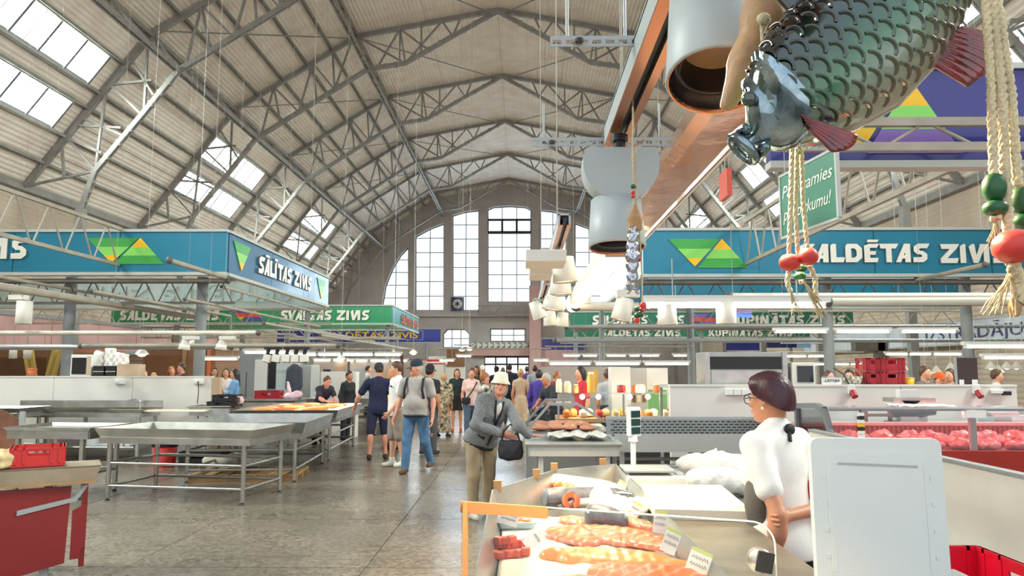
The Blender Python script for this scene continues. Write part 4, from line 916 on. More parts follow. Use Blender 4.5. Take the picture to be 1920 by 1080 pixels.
foil('crumpled shiny foil sheet lying in the second tray table', (-4.0, 11.7), 1.3, 1.0, .715, M['foil'], 3, .05)
# three more stall tables with sloping trays along the aisle
steel_table('steel fish table in front of the leaning dark shirted seller', (-4.3, 14.75), 1.9, 2.7, math.radians(3), .9, .14, bars=(.2, .45))
for i, y in enumerate((19.7, 22.2, 24.7)):
    steel_table(['steel fish table behind the man in navy, first of three', 'steel fish table behind the man in navy, middle of three', 'steel fish table behind the man in navy, farthest of three'][i], (-4.4, y), 1.9, 2.3, 0, .9, .12, bars=(.3,))
# left foreground: red counter with steel rim, red crate, paper sacks
rc = thing('red_counter', 'dark red counter with worn steel top at left edge', 'counter', (-3.52, 6.2, 0), math.radians(31))
xl = -2.4
face = [(-.02, .72), (xl, .72), (xl, 0), (-.55, .0), (-.14, .1), (-.14, .2)]
MB().prism([(-.14, .70), (xl, .70), (xl, .0), (-.62, .0), (-.16, .1)], (0, 0, 0), (1, 0, 0), (0, 0, 1), (0, .03, 0)).build('front_panel', M['redpaint'], rc, fix=True)
MB().prism([(-.02, .56), (-.125, .5), (-.125, .12), (-.05, .12), (-.05, .2), (-.02, .22)], (0, .01, 0), (1, 0, 0), (0, 0, 1), (0, .03, 0)).build('corner_panel', M['redpaint'], rc, fix=True)
MB().bb((-.06, .04, .05), (-.02, .34, .7)).build('side_panel', M['redpaint'], rc)
MB().prism([(-.5, .5), (-.1, .58), (-.02, .7), (-.06, .7), (-.12, .61), (-.5, .54)], (0, -.012, 0), (1, 0, 0), (0, 0, 1), (0, .03, 0)).build('peeled_strip', M['zinc'], rc, fix=True)
MB().prism([(.02, .74), (.06, .86), (xl, .86), (xl, .74)], (0, -.06, 0), (1, 0, 0), (0, 0, 1), (0, .02, 0)).bb((xl, -.06, .85), (.06, .36, .862)).bb((.0, -.04, .74), (.02, .36, .86)).build('steel_rim', pm('worn_tan_steel', 'a8977f', .4, .6, var=.15, vs=4), rc, fix=True)
MB().bb((xl, -.07, .725), (.03, .0, .745)).build('edge_strip', M['wood'], rc)
for x in (-.3, -2.1):
    for y in (.1, .3): MB().bb((x-.03, y-.03, 0), (x+.03, y+.03, .74)).build('leg', M['zinc'], rc)
def crate(label, loc, sx, sy, sz, mat, rz=0., name='plastic_crate', group='red plastic crates', cut=True, handle=True):
    t = thing(name, label, 'crate', loc, rz, group); w = .012
    MB().bb((-sx/2, -sy/2, 0), (sx/2, sy/2, w)).build('bottom', mat, t)
    for s in (-1, 1):
        for ax in (0, 1):
            L = sx if ax == 0 else sy; D = sy/2 if ax == 0 else sx/2; b = MB()
            hw, h0, h1 = L*.2, sz*.55, sz*.8
            for x0, x1, z0, z1 in ((-L/2, -hw, w, sz), (hw, L/2, w, sz), (-hw, hw, w, h0), (-hw, hw, h1, sz)):
                lo, hi = ((x0, s*D-w/2, z0), (x1, s*D+w/2, z1)) if ax == 0 else ((s*D-w/2, x0, z0), (s*D+w/2, x1, z1)); b.bb(lo, hi)
            for x in (-L*.42, -L*.26, L*.26, L*.42):
                lo, hi = ((x-.008, s*D-w, .02), (x+.008, s*D+w, sz)) if ax == 0 else ((s*D-w, x-.008, .02), (s*D+w, x+.008, sz)); b.bb(lo, hi)
            for z in (0.01, sz-.02):
                lo, hi = ((-L/2, s*D-w, z), (L/2, s*D+w, z+.02)) if ax == 0 else ((s*D-w, -L/2, z), (s*D+w, L/2, z+.02)); b.bb(lo, hi)
            b.build('wall', mat, t)
    return t
p = onz(68, 862, .862)
crate('bright red crate standing on the red counter at left edge', (-3.93, 6.13, .863), .36, .28, .16, M['redplastic'], math.radians(31))
blob('sack_', [box_((-4.17, 5.93, .93), (.16, .12, .065), None, .03), ell_((-4.09, 5.97, .94), (.12, .1, .06)), cone_((-4.27, 5.92, .96), (-4.0, 6.0, .99), .05, .02)], pm('yellow_paper_sack', 'dcc795', .8, bump=.3, bs=20), None, .012, .02, disp=lambda X: .008*np.sin(X[..., 0]*60)*np.sin(X[..., 1]*50)+.006*np.sin(X[..., 2]*90)).name = 'paper_sack'
tag(bpy.data.objects['paper_sack'], 'crumpled yellowish paper sack beside the bright red crate', 'sack')
# left background wall of the stall
def partition(label, x0, x1, y, z, n, mat='white_wall', edge='r', th=.1):
    t = thing('partition', label, 'partition', (x0, y, 0)); L = x1-x0
    for i in range(n): MB().bb((L*i/n+.004, 0, 0), (L*(i+1)/n-.004, th, z)).build('panel', M[mat], t)
    MB().bb((0, -.01, z), (L, th+.01, z+.025)).build('cap', M[mat], t); return t
lp = partition('long low white partition behind the left steel tables', -12, -5.92, 14.3, 1.47, 4)
MB().bb((6.08, -.01, 0), (6.24, .11, 1.47)).build('edge_post', M['card'], lp)
for x, l in ((226, 'white socket box on the left white partition, left one'), (374, 'white socket box on left partition with black cable')):
    p = at(x, 715, 14.28); t = thing('socket_box', l, 'socket', p, 0, None)
    bevel(MB().bb((-.1, -.05, -.05), (.1, .02, .05)).build('case', M['white'], t), .01); MB().lathe([(.03, 0), (.03, .012), (.02, .012)], 12, Matrix.Translation((-.04, -.05, 0)) @ RX(PI/2)).build('socket', M['white'], t)
    if x > 300: MB().path([(0, -.06, 0), (.02, -.07, -.2), (0, -.05, -.42)], .008).build('cable', M['black'], t)
wb_ = steel_table('long steel wash bench standing against the left white partition', (-8.05, 13.65), 2.7, .8, 0, .92, .06, bars=(.25,), square=True, name='wash_bench', legs=((-1.25, -.3), (1.25, -.3), (-.4, -.3), (.3, -.3), (-1.25, .3), (1.25, .3)))
MB().bb((-1.3, .3, .92), (1.35, .36, 1.05)).build('splashback', M['stainless'], wb_); MB().bb((-1.25, -.3, .22), (1.25, .3, .25)).build('lower_shelf', M['stainless'], wb_)
tp = thing('tap', 'chrome tap on the wash bench', 'tap', (-7.05, 13.85, .86)); MB().path([(0, 0, 0), (0, 0, .18), (-.06, -.05, .22), (-.16, -.1, .2)], .014).build('spout', M['stainless'], tp); MB().tube((0, 0, .14), (.08, .0, .2), .012).build('lever', M['stainless'], tp); MB().lathe([(.04, 0), (.03, .02)], 12).build('base', M['stainless'], tp)
for x0, x1, l in ((192, 258, 'white cutting board on wash bench, left one'), (276, 388, 'white cutting board on wash bench, wide right one')):
    a, b = at(x0, 768, 13.5), at(x1, 768, 13.5); t = thing('cutting_board', l, 'board', ((a.x+b.x)/2, 13.55, .87)); bevel(MB().bb((-(b.x-a.x)/2, -.2, 0), ((b.x-a.x)/2, .2, .03)).build('slab', M['board_white'], t), .006); MB().bb((-.06, .13, .03), (.06, .16, .034)).build('grip', M['zinc'], t)
for x0, x1, y0, y1, l in ((165, 236, 822, 842, 'white foam box under the wash bench, at left'), (238, 248, 824, 840, 'greenish white foam box under the wash bench')):
    a, b = at(x0, y1, 13.6), at(x1, y0, 13.6); t = thing('foam_box', l, 'box', (a.x, 13.5, .255), 0, 'foam boxes under the wash bench'); bevel(MB().bb((0, 0, 0), (b.x-a.x, .3, .2)).build('body', M['foam'], t), .01); MB().bb((-.01, -.01, .2), (b.x-a.x+.01, .31, .23)).build('lid', M['foam'], t)
p = onz(337, 868, 0); t = thing('waste_bin', 'red waste bin with black liner behind the first tray table', 'bin', (-6.0, 12.7, 0))
MB().lathe([(.17, 0), (.2, .42), (.19, .42), (.16, .02)], 20).build('bucket', M['redplastic'], t); MB().lathe([(.205, .34), (.22, .44), (.2, .6), (.16, .62), (.0, .58)], 14).build('liner', M['black'], t)
t = thing('oval_board', 'dark brown rounded board leaning at left edge by partition', 'board', (-8.75, 12.05, 0)); R = RX(math.radians(-10))
a = [(-.75, 0), (.62, 0), (.62, .78)]+[(.62-1.37*i/12, .78+.24*math.sin(PI*i/12)) for i in range(1, 12)]+[(-.75, .78)]
MB().prism(a, (0, 0, .03), (1, 0, 0), R @ Vector((0, 0, 1)), R @ Vector((0, .04, 0))).build('panel', M['brown'], t, fix=True); MB().bb((.64, .05, 0), (.72, .09, .95)).build('frame', M['zinc'], t)
t = thing('wooden_pallet', 'wooden slat pallet on the floor behind the first tray table', 'pallet', (-4.15, 11.55, 0), .1)
for i in range(8): MB().bb((-.75+i*.2, -.5, .07), (-.6+i*.2, .5, .095)).build('slat', M['wood'], t)
for y in (-.45, 0, .45): MB().bb((-.75, y-.04, 0), (.8, y+.04, .07)).build('bearer', M['wood'], t)
for x, y, l in ((-5.4, 12.9, 'dark plastic tub on floor below the wash bench'), (-4.9, 12.3, 'pale cloth bundle under the first tray table')):
    if 'tub' in l: crate(l, (x, y, 0), .7, .45, .25, M['black'], 0, 'plastic_tub', None)
    else:
        o = blob('cloth_bundle', [ell_((x, y, .12), (.25, .2, .12)), ell_((x+.15, y+.05, .1), (.2, .15, .1)), ell_((x-.12, y-.05, .16), (.15, .12, .09))], pm('pale_cloth', 'c9c2b4', .9), None, .02, .03); tag(o, l, 'cloth')
# things that stand on the storage shelf behind the left partition
t = thing('storage_shelf', 'brown storage shelf behind the left partition', 'shelf', (-9.9, 14.48, 0)); MB().bb((0, 0, 1.45), (3.0, .7, 1.49)).build('board', M['kiosk'], t)
for x in (0, 1.5, 2.96):
    for y in (0, .66): MB().bb((x, y, 0), (x+.04, y+.04, 1.45)).build('leg', M['kiosk'], t)
def px_box(name, label, cat, x0, y0, x1, y1, D, d, mat, floor=False, group=None, parts=None, bv=.008, z0=None):
    a, b = at(x0, y1, D), at(x1, y0, D); za = 0 if floor else (a.z if z0 is None else z0); w, h = b.x-a.x, b.z-za
    t = thing(name, label, cat, (a.x, D, za), 0, group); o = MB().bb((0, 0, 0), (w, d, h)).build('body', mat, t); bevel(o, bv)
    for q in parts or (): n, fx0, fz0, fx1, fz1, th, m = q; fz1 = (roof_z(a.x+w*fx0)-.01-za)/h if n == 'wire' else fz1; MB().bb((w*fx0, -th, h*fz0), (w*fx1, .002, h*fz1)).build(n, m, t)
    return t
M['darkglass'] = pm('dark_glass', '26282c', .12); M['mirror'] = pm('pale_print', 'b9b6b0', .5)
px_box('toaster_oven', 'small white oven with dark glass door on left partition shelf', 'oven', 131, 665, 172, 704, 14.6, .45, M['white'], parts=[('door', .08, .1, .76, .86, .012, M['darkglass']), ('panel', .8, .08, .97, .92, .01, M['card'])], z0=1.49)
px_box('carton', 'blank pale carton on the left partition shelf', 'box', 218, 683, 259, 705, 14.6, .3, M['card'], parts=[('flap', .02, .93, .98, 1.02, .004, M['card'])], z0=1.49)
for x0, x1, l in ((174, 195, 'black punnet crate beside the oven, left one'), (197, 217, 'black punnet crate beside the pale carton')): px_box('punnet_crate', l, 'crate', x0, 686, x1, 704, 14.6, .3, M['black'], parts=[('rim', -.02, .92, 1.02, 1.0, .01, M['dark']), ('slat', .0, .4, 1, .5, .008, M['zinc'])], z0=1.49)
for i, (x0, x1, y0) in enumerate(((176, 196, 660), (198, 216, 654), (214, 240, 664))):
    a, b = at(x0, 690, 14.95), at(x1, y0, 14.95); c = (a+b)/2; w, h = (b.x-a.x)/2, (b.z-a.z)/2
    o = blob('white_bag', [box_((c.x, c.y, c.z-.03), (w, .08, h+.04), None, .03), ell_((c.x-w*.4, c.y, b.z-.03), (w*.5, .06, .08))], M['bag'], None, .016, .03, disp=lambda X: .014*np.sin(X[..., 0]*50)*np.sin(X[..., 2]*38)); tag(o, ['white stuffed plastic bag behind the left partition, leftmost', 'white stuffed plastic bag behind the left partition, middle', 'white stuffed plastic bag behind the left partition, rightmost'][i], 'bag', 'white bags on the shelf')
p = at(60, 703, 14.7); t = thing('orange_tub', 'small orange tub behind left partition near the V brace', 'tub', (p.x, 14.7, 1.49)); MB().lathe([(.07, 0), (.085, .13), (.08, .13), (.065, .01)], 16).build('cup', M['orange'], t); MB().lathe([(.09, .13), (.09, .15), (0, .155)], 16).build('lid', M['orange'], t)
MB().bb((-10.6, 14.48, 1.45), (-9.92, 15.1, 1.49))
t2 = thing('shelf_extension', 'brown shelf board under the orange tub', 'shelf', (-11.2, 14.48, 0)); MB().bb((0, 0, 1.45), (1.28, .7, 1.49)).build('board', M['kiosk'], t2); MB().bb((0, 0, 0), (.04, .66, 1.45)).build('leg', M['kiosk'], t2); MB().bb((1.24, 0, 0), (1.28, .66, 1.45)).build('leg', M['kiosk'], t2)
# kiosks behind the left stalls
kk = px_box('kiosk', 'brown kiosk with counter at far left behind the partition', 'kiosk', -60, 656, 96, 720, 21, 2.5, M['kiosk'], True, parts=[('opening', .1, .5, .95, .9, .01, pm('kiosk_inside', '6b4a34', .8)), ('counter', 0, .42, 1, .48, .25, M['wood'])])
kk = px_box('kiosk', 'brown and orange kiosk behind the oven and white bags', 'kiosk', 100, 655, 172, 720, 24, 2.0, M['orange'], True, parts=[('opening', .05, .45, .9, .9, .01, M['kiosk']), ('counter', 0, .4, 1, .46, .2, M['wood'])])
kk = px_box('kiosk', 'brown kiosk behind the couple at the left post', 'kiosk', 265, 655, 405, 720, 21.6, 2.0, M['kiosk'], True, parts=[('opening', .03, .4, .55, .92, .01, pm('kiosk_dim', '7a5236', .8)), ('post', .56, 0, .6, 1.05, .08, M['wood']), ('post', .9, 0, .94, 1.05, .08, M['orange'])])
for a, b, l in (((48, 655), (78, 695), 'yellow wooden brace leaning left of the first kiosk'), ((104, 655), (70, 700), 'yellow wooden brace leaning right of the first kiosk')):
    p, q = at(*a, 20.6), at(*b, 20.6); q.z = max(0, q.z); t = thing('timber_brace', l, 'brace', (q.x, 20.6, 0)); d = p-Vector((q.x, 20.6, 0)); MB().bar((0, 0, 0), d, .14, .09).build('beam', M['yellowp'], t); MB().bar((.16, 0, 0), d+Vector((.16, 0, 0)), .1, .07).build('beam', M['yellowp'], t)
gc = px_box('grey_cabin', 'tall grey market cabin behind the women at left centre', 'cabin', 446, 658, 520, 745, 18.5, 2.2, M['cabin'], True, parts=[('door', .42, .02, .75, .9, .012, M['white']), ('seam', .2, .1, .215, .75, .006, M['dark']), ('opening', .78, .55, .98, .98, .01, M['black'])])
px_box('fridge', 'grey steel fridge door behind the hanging dark jacket', 'fridge', 545, 684, 584, 745, 19.5, .8, M['zinc'], True, parts=[('door', .08, .3, .95, .97, .02, M['steel2']), ('handle', .1, .5, .14, .8, .05, M['alu'])])
px_box('white_cabinet', 'white stall cabinet between the two left sellers', 'cabinet', 600, 697, 668, 745, 17.95, .35, M['white_wall'], True, parts=[('door', .03, .05, .48, .95, .01, M['white_wall']), ('door', .52, .05, .97, .95, .01, M['white_wall'])])
px_box('stall_back_wall', 'beige stall back wall with notices left of the navy man', 'wall panel', 586, 676, 650, 745, 26.0, .1, pm('stall_back', 'b9ada2', .7), True, parts=[('notice', .06, .45, .2, .86, .01, M['white']), ('notice', .3, .55, .52, .84, .01, M['darkglass']), ('notice', .7, .6, .92, .9, .01, M['card'])])
px_box('stall_back_wall', 'pale stall back wall behind the heads of the men', 'wall panel', 655, 676, 800, 745, 27, .1, pm('stall_back2', 'c3b7ad', .7), True, parts=[('notice', .05, .5, .2, .85, .01, M['zinc']), ('notice', .35, .5, .6, .85, .01, M['card']), ('post', .66, 0, .7, 1.1, .1, M['brown'])])
px_box('stall_back_wall', 'pale stall front with brown sign board left of the entrance', 'wall panel', 803, 668, 872, 720, 36, .1, M['white_wall'], True, parts=[('sign', .5, .78, 1, 1.15, .06, M['kiosk'])])
px_box('awning', 'red and white striped awning board above the woman in print dress', 'awning', 756, 674, 836, 683, 30, .6, M['white'], parts=[('stripe', 0, .62, 1, 1.0, .02, M['redcrate2']), ('stripe', 0, .0, 1, .25, .02, M['redcrate2']), ('post', .02, -9.2, .05, 0, -.1, M['alu']), ('post', .95, -9.2, .98, 0, -.1, M['alu'])])
jk = blob('hanging_jacket', [cone_(at(552, 690, 17.6), at(551, 737, 17.6), .11, .15), cone_(at(543, 693, 17.6), at(540, 726, 17.6), .07), cone_(at(562, 693, 17.6), at(562, 724, 17.6), .07)], pm('dark_jacket', '3a3e48', .8), None, .03, .06); tag(jk, 'dark jacket hanging by the fridge', 'jacket')
p = at(548, 745, 17.75); t = thing('coat_stand', 'steel frame holding the hanging dark jacket', 'stand', (p.x, 17.75, 0)); h = at(548, 686, 17.75).z; MB().tube((0, 0, 0), (0, 0, h), .025).build('pole', M['alu'], t); MB().tube((0, 0, h), (.2, -.1, h), .02).build('arm', M['alu'], t); MB().bb((-.2, -.2, 0), (.2, .2, .03)).build('base', M['alu'], t)
sc_ = steel_table('steel side counter with crates in front of grey cabin', (-5.8, 16.6), 1.9, 1.0, 0, .95, .04, bars=(.3,), square=True, apron=.25)
a, b = at(483, 741, 16.6), at(527, 722, 16.6); crate('dark red crate on the counter in front of the grey cabin', ((a.x+b.x)/2, 16.6, .915), b.x-a.x, .4, .24, M['redcrate2'])
for x0, y0, x1, y1, l, zz in ((404, 756, 456, 768, 'flat black crate on left counter by women, bottom of stack', 0), (414, 745, 456, 756, 'flat black crate on left counter by women, top of stack', .12)):
    a, b = at(x0, y1, 13.9), at(x1, y0, 13.9); crate(l, ((a.x+b.x)/2-.08, 13.88, .925+zz), b.x-a.x, .36, .115, M['black'], name='flat_crate', group='flat black crates')
steel_table('steel side table under the flat black crates', (-5.66, 13.88), .82, .6, 0, .95, .03, bars=(.3,), square=True, apron=.18)
for i, (x, y, l) in enumerate(((478, 752, 'rumpled pinkish plastic bag beside the flat black crates'), (590, 740, 'clear lilac plastic bag on counter near leaning seller'))):
    p = at(x, y, 14.0) if i == 0 else Vector((-5.05, 16.5, 1)); p.x -= .45*(i == 0); z = .96; o = blob('plastic_bag', [ell_((p.x, p.y, z+.06), (.2, .15, .09)), ell_((p.x+.12, p.y, z+.1), (.12, .1, .1)), cone_((p.x-.05, p.y, z+.1), (p.x-.1, p.y, z+.26*i+.12), .06, .03)], pm('lilac_bag', 'd9b7c4', .3, coat=.4), None, .02, .03, disp=lambda X: .012*np.sin(X[..., 0]*45)*np.sin(X[..., 1]*40)*np.sin(X[..., 2]*38)); tag(o, l, 'bag')
# ------------------------------------------------------------------ right side middle ground
rp = partition('long low white partition behind the meat case at right', 1.93, 6.42, 9.85, 1.41, 3)
steel_table('grey work table the woman in white hat leans on', (.52, 8.1), .98, 1.2, 0, .9, .03, bars=(.22,), square=True, m='zinc', name='work_table', apron=.09)
sk = thing('steel_counter', 'wide steel display trough with slotted back, behind digital scale', 'counter', (.98, 8.0, 0), 0, None); Lx = 1.95
MB().prism([(0, .77), (0, .96), (.02, .96), (.05, .8), (.75, .86), (.75, .77)], (0, 0, 0), (0, 1, 0), (0, 0, 1), (Lx, 0, 0)).build('trough', M['zinc'], sk, fix=True)
MB().bb((0, .75, .8), (Lx, .8, 1.06)).build('back_panel', M['steel2'], sk); MB().bb((-.0, .74, 1.06), (Lx, .83, 1.09)).build('top_rail', M['zinc'], sk)
nb = MB()
for r_ in range(6):
    for i in range(30): nb.bb((.05+i*.062+(r_ % 2)*.03, .735, .87+r_*.032), (.09+i*.062+(r_ % 2)*.03, .752, .882+r_*.032))
tag(nb.build('slot_pattern', M['dark'], sk), kind='stuff')
MB().prism([(.0, .8), (.0, .97), (.3, 1.02), (.75, 1.1), (.75, .8)], (Lx, 0, 0), (0, 1, 0), (0, 0, 1), (.02, 0, 0)).build('end_cheek', M['dark'], sk, fix=True)
for x in (.08, .95, Lx-.08):
    for y in (.08, .7): MB().bb((x-.025, y-.025, 0), (x+.025, y+.025, .78)).build('leg', M['zinc'], sk)
for z in (.2, .62): MB().tube((.08, .08, z), (Lx-.08, .08, z), .02).build('stretcher', M['zinc'], sk); MB().tube((.08, .7, z), (Lx-.08, .7, z), .02).build('stretcher', M['zinc'], sk)
for i, (x0, x1, z, l) in enumerate(((1.15, 1.5, .0, 'wooden box under the steel trough, left one'), (1.65, 2.05, .0, 'wooden box under the steel trough, middle one'), (2.35, 2.8, .0, 'wooden box under the steel trough, right one'))):
    t = thing('wooden_box', l, 'box', (x0, 8.3, z), 0, 'wooden boxes under the trough')
    for k in range(3): MB().bb((0, 0, .02+k*.13), (x1-x0, .015, .13+k*.13)).build('slat', M['wood'], t); MB().bb((0, .3, .02+k*.13), (x1-x0, .315, .13+k*.13)).build('slat', M['wood'], t)
    MB().bb((0, 0, 0), (x1-x0, .315, .02)).build('bottom', M['wood'], t)
# glass display with meat left of the trough
gd = thing('glass_display', 'slant fronted glass fish display on table beside the leaning woman', 'display case', (.05, 9.0, 0)); pr = [(0, .0), (1.0, 0), (1.0, .78), (.0, .78)]
MB().bb((0, 0, 0), (1.0, 1.3, .86)).build('base', M['zinc'], gd); MB().bb((-.02, -.02, .86), (1.02, 1.32, .9)).build('tray', M['stainless'], gd)
fr = [(.0, .9), (.28, 1.22), (.62, 1.22), (1.0, .98)]; m = MB()
for y in (0, 1.28):
    m = MB()
    for i in range(3): m.bar((fr[i][0], y, fr[i][1]), (fr[i+1][0], y, fr[i+1][1]), .03)
    m.build('frame', M['alu'], gd)
for i in range(3): MB().add([(fr[i][0], 0, fr[i][1]), (fr[i+1][0], 0, fr[i+1][1]), (fr[i+1][0], 1.28, fr[i+1][1]), (fr[i][0], 1.28, fr[i][1])], [(0, 1, 2, 3)]).build('pane', M['pane'], gd)
for i in range(12):
    x, y = .2+.18*(i % 4)+random.uniform(-.03, .03), .15+.4*(i//4)+random.uniform(-.05, .05); t = MB().ell((0, 0, 0), (.09, .14, .035), 10, 6).build('fish_fillet', pm('fish_flesh', 'e59a78', .4) if i == 0 else bpy.data.materials['fish_flesh']); t.location = (.05+x, 9.0+y, .935); t.rotation_euler = (0, 0, random.uniform(0, 3)); tag(t, ['front', 'middle', 'rear'][i//4]+' row pinkish fish piece in slant fronted display, '+ORD[i % 4], 'fish', 'fish pieces in the slanted display')
foil('clear plastic sheet bulging over the near end of fish display', (.6, 8.3), .62, .6, .88, M['film_clear'], 8, .07, 'plastic_sheet', 'sheet', 12)
# long food display behind, warm lit
fd = thing('food_display', 'long glass food display with warm lights in front of red shirt seller', 'display case', (.55, 11.6, 0)); MB().bb((0, 0, 0), (3.0, .9, .82)).build('base', M['dark'], fd); MB().bb((0, -.02, .82), (3.0, .92, .88)).build('shelf', M['wood'], fd)
for x in (0, 1, 2, 2.97): MB().bb((x, 0, .88), (x+.03, .03, 1.25)).build('post', M['alu'], fd)
MB().bb((0, 0, 1.25), (3.0, .45, 1.27)).build('glass_top', M['pane'], fd); MB().bb((0, .01, .9), (3.0, .016, 1.25)).build('glass_front', M['pane'], fd)
cols = ['e8762e', 'd9a648', 'f0d9a8', 'c8402e', 'f2e6cf', 'e0954a']
FM = [pm('food_%s' % n, c, .5) for n, c in zip(('orange', 'gold', 'cream', 'red', 'white', 'amber'), cols)]
FN = ['smoked orange', 'golden', 'cream coloured', 'red', 'white', 'amber']
for i in range(22):
    k = (i*5+i//3) % 6; x = .7+i*.128; o = blob('food_pack', [box_((0, 0, .05), (.052, .14, .05), None, .02), ell_((0, 0, .09), (.045, .12, .035))], FM[k], None, .014, .02); o.location = (x, 11.85+.25*(i % 2), .885); tag(o, FN[k]+' food pack, '+('front' if i % 2 == 0 else 'rear')+' row of long food display, '+(ORD+['thirteenth from left']*20)[i//2], 'food', 'food packs in the long display')
for x, l in ((1092, 'leftmost'), (1122, 'second'), (1181, 'third'), (1215, 'rightmost')):
    p = at(x, 744, 11.75); t = thing('display_lamp', l+' small warm lamp inside the long food display', 'lamp', p, 0, 'lamps in the long display'); MB().ell((0, 0, 0), (.04, .04, .04), 10, 6).build('bulb', M['bulb'], t); MB().tube((0, 0, .03), (0, 0, 1.25-p.z), .012, n=6).build('socket', M['white'], t)
px_box('white_cabinet', 'tall white cabinet between the right sellers and the posters', 'cabinet', 1147, 688, 1182, 760, 13.6, .5, M['white_wall'], True, parts=[('door', .05, .05, .95, .97, .012, M['white_wall']), ('handle', .85, .5, .9, .6, .03, M['alu'])])
px_box('poster_board', 'pale poster board with small food pictures beside green board', 'poster', 1183, 690, 1213, 760, 13.9, .04, M['mirror'], True, parts=[('picture', .08+.3*(i % 3), .62+.11*(i//3), .3+.3*(i % 3), .7+.11*(i//3), .006, FM[(i*2) % 6] if i % 2 else M['brown']) for i in range(6)])
px_box('green_board', 'plain green board with white frame over right food display', 'board', 1213, 690, 1252, 760, 13.9, .04, M['white_wall'], True, parts=[('face', .06, .2, .94, .76, .008, M['ygreen'])])
px_box('stall_back_wall', 'grey beige stall back wall behind the right sellers', 'wall panel', 1014, 688, 1148, 745, 19, .1, pm('stall_back3', 'a9a29b', .7), True, parts=[('seam', .6, 0, .62, 1, .02, M['alu']), ('notice', .66, .6, .8, .95, .01, FM[1])])
# blue boards and dark ducts in the band above the right stalls
for i, (x0, y0, x1, y1, D, m_, l) in enumerate(((1016, 634, 1098, 656, 40, M['navy'], 'navy board right of the pink pylon under the dark green sign'), (1362, 642, 1424, 657, 34, M['blue'], 'blue board above the hood unit, left one'), (1438, 638, 1494, 652, 34, M['navy'], 'navy board above the hood unit, middle one'), (1496, 635, 1520, 652, 33, pm('pale_blue_board', '7fb6e6', .4), 'pale blue board above the hood unit, right one'))):
    px_box('hanging_board', l, 'board', x0, y0, x1, y1, D, .08, m_, group='boards above the right stalls', parts=[('rim', -.01, .92, 1.01, 1.02, .02, M['alu']), ('wire', .1, 1, .105, 1+30*(1 if i else 1), -.03, M['alu'])])
t = thing('air_duct', 'dark grey square air duct behind tubes right of the post', 'duct', at(1600, 682, 25)); q = lambda px, py: at(px, py, 25)-at(1600, 682, 25)
MB().bar(q(1600, 648), q(1655, 648), .35, .35).build('duct_section', M['caseframe'] if 'caseframe' in M else M['pipe_dark'], t); MB().bar(q(1652, 640), q(1652, 700), .35, .35).build('duct_section', M['pipe_dark'], t); MB().bar(q(1652, 700), Vector((q(1652, 700).x, 0, -at(1600, 682, 25).z)), .2, .2).build('duct_foot', M['pipe_dark'], t)
# shelf and goods behind the right partition
t = thing('storage_shelf', 'grey storage shelf behind the right partition', 'shelf', (1.95, 10.0, 0)); MB().bb((0, 0, 1.38), (4.4, .7, 1.42)).build('board', M['zinc'], t)
for x in (0, 1.5, 2.9, 4.36):
    for y in (0, .66): MB().bb((x, y, 0), (x+.04, y+.04, 1.38)).build('leg', M['zinc'], t)
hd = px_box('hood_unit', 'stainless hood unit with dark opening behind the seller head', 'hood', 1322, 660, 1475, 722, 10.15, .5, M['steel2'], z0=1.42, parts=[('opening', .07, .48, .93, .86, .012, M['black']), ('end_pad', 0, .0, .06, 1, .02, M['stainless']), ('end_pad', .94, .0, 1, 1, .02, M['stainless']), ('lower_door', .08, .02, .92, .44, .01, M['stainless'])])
px_box('microwave', 'pale monitor shaped oven right of the seller head', 'oven', 1487, 680, 1528, 722, 10.1, .4, M['warmwhite'], z0=1.42, parts=[('screen', .2, .14, .9, .86, .012, M['darkglass'])])
t = px_box('name_card', 'white card reading LATVIJA standing on right partition', 'card', 1542, 708, 1578, 724, 9.87, .03, M['white'], z0=1.435, bv=.002); a, b = at(1547, 719, 9.85), at(1573, 713, 9.85)
text('LATVIJA', 'lettering', M['black'], t, (.03, -.001, .035), (1, 0, 0), (0, 0, 1), .035, .002, .3, .01, width=.19); MB().bb((0, -.003, .1), (.25, .0, .108)).build('rule', M['zinc'], t)
k = 0
for i in range(2):
    for j in range(2):
        a, b = at((1621, 1646)[i], (726, 700)[j], 10.2), at((1645, 1692)[i], (702, 676)[j], 10.2); c = crate(['lower left', 'upper left', 'lower right', 'upper right'][i*2+j]+' dark red crate of the stack on right partition shelf', ((a.x+b.x)/2, 10.3, 1.42+.185*j), b.x-a.x-.01, .34, .18, M['redcrate2'], name='beverage_crate', group='dark red crates on the right shelf')
p = at(1703, 726, 10.2); t = thing('yellow_tub', 'yellow tub beside the dark red crates', 'tub', (p.x, 10.2, 1.42)); MB().lathe([(.07, 0), (.08, .09), (.076, .09), (.065, .01)], 16).build('cup', M['yel'], t); MB().lathe([(.084, .09), (.084, .1), (0, .105)], 16).build('lid', M['yel'], t)
px_box('dark_board', 'dark brown board standing beside the far right post', 'board', 1796, 670, 1832, 727, 10.2, .05, pm('dark_brown_board', '3b2a2c', .5), z0=1.42, parts=[('frame', -.12, 0, 0, 1, .01, M['alu']), ('paper', .08, .03, .3, .2, .006, M['white']), ('paper', .68, .03, .95, .2, .006, M['white'])])
p = at(1585, 726, 10.1); t = thing('wicker_basket', 'checked basket left of the dark red crates', 'basket', (p.x+.1, 10.2, 1.42)); MB().lathe([(.13, 0), (.17, .12), (.16, .12), (.12, .01)], 18).build('bowl', pm('checked_basket', '4a4038', .7, col2='d8cdb8', vs=30), t); MB().path([(.16*math.cos(a), 0, .12+.12*math.sin(a)) for a in [PI*i/10 for i in range(11)]], .012).build('handle', M['wood'], t)
p = at(1560, 700, 11.2); 
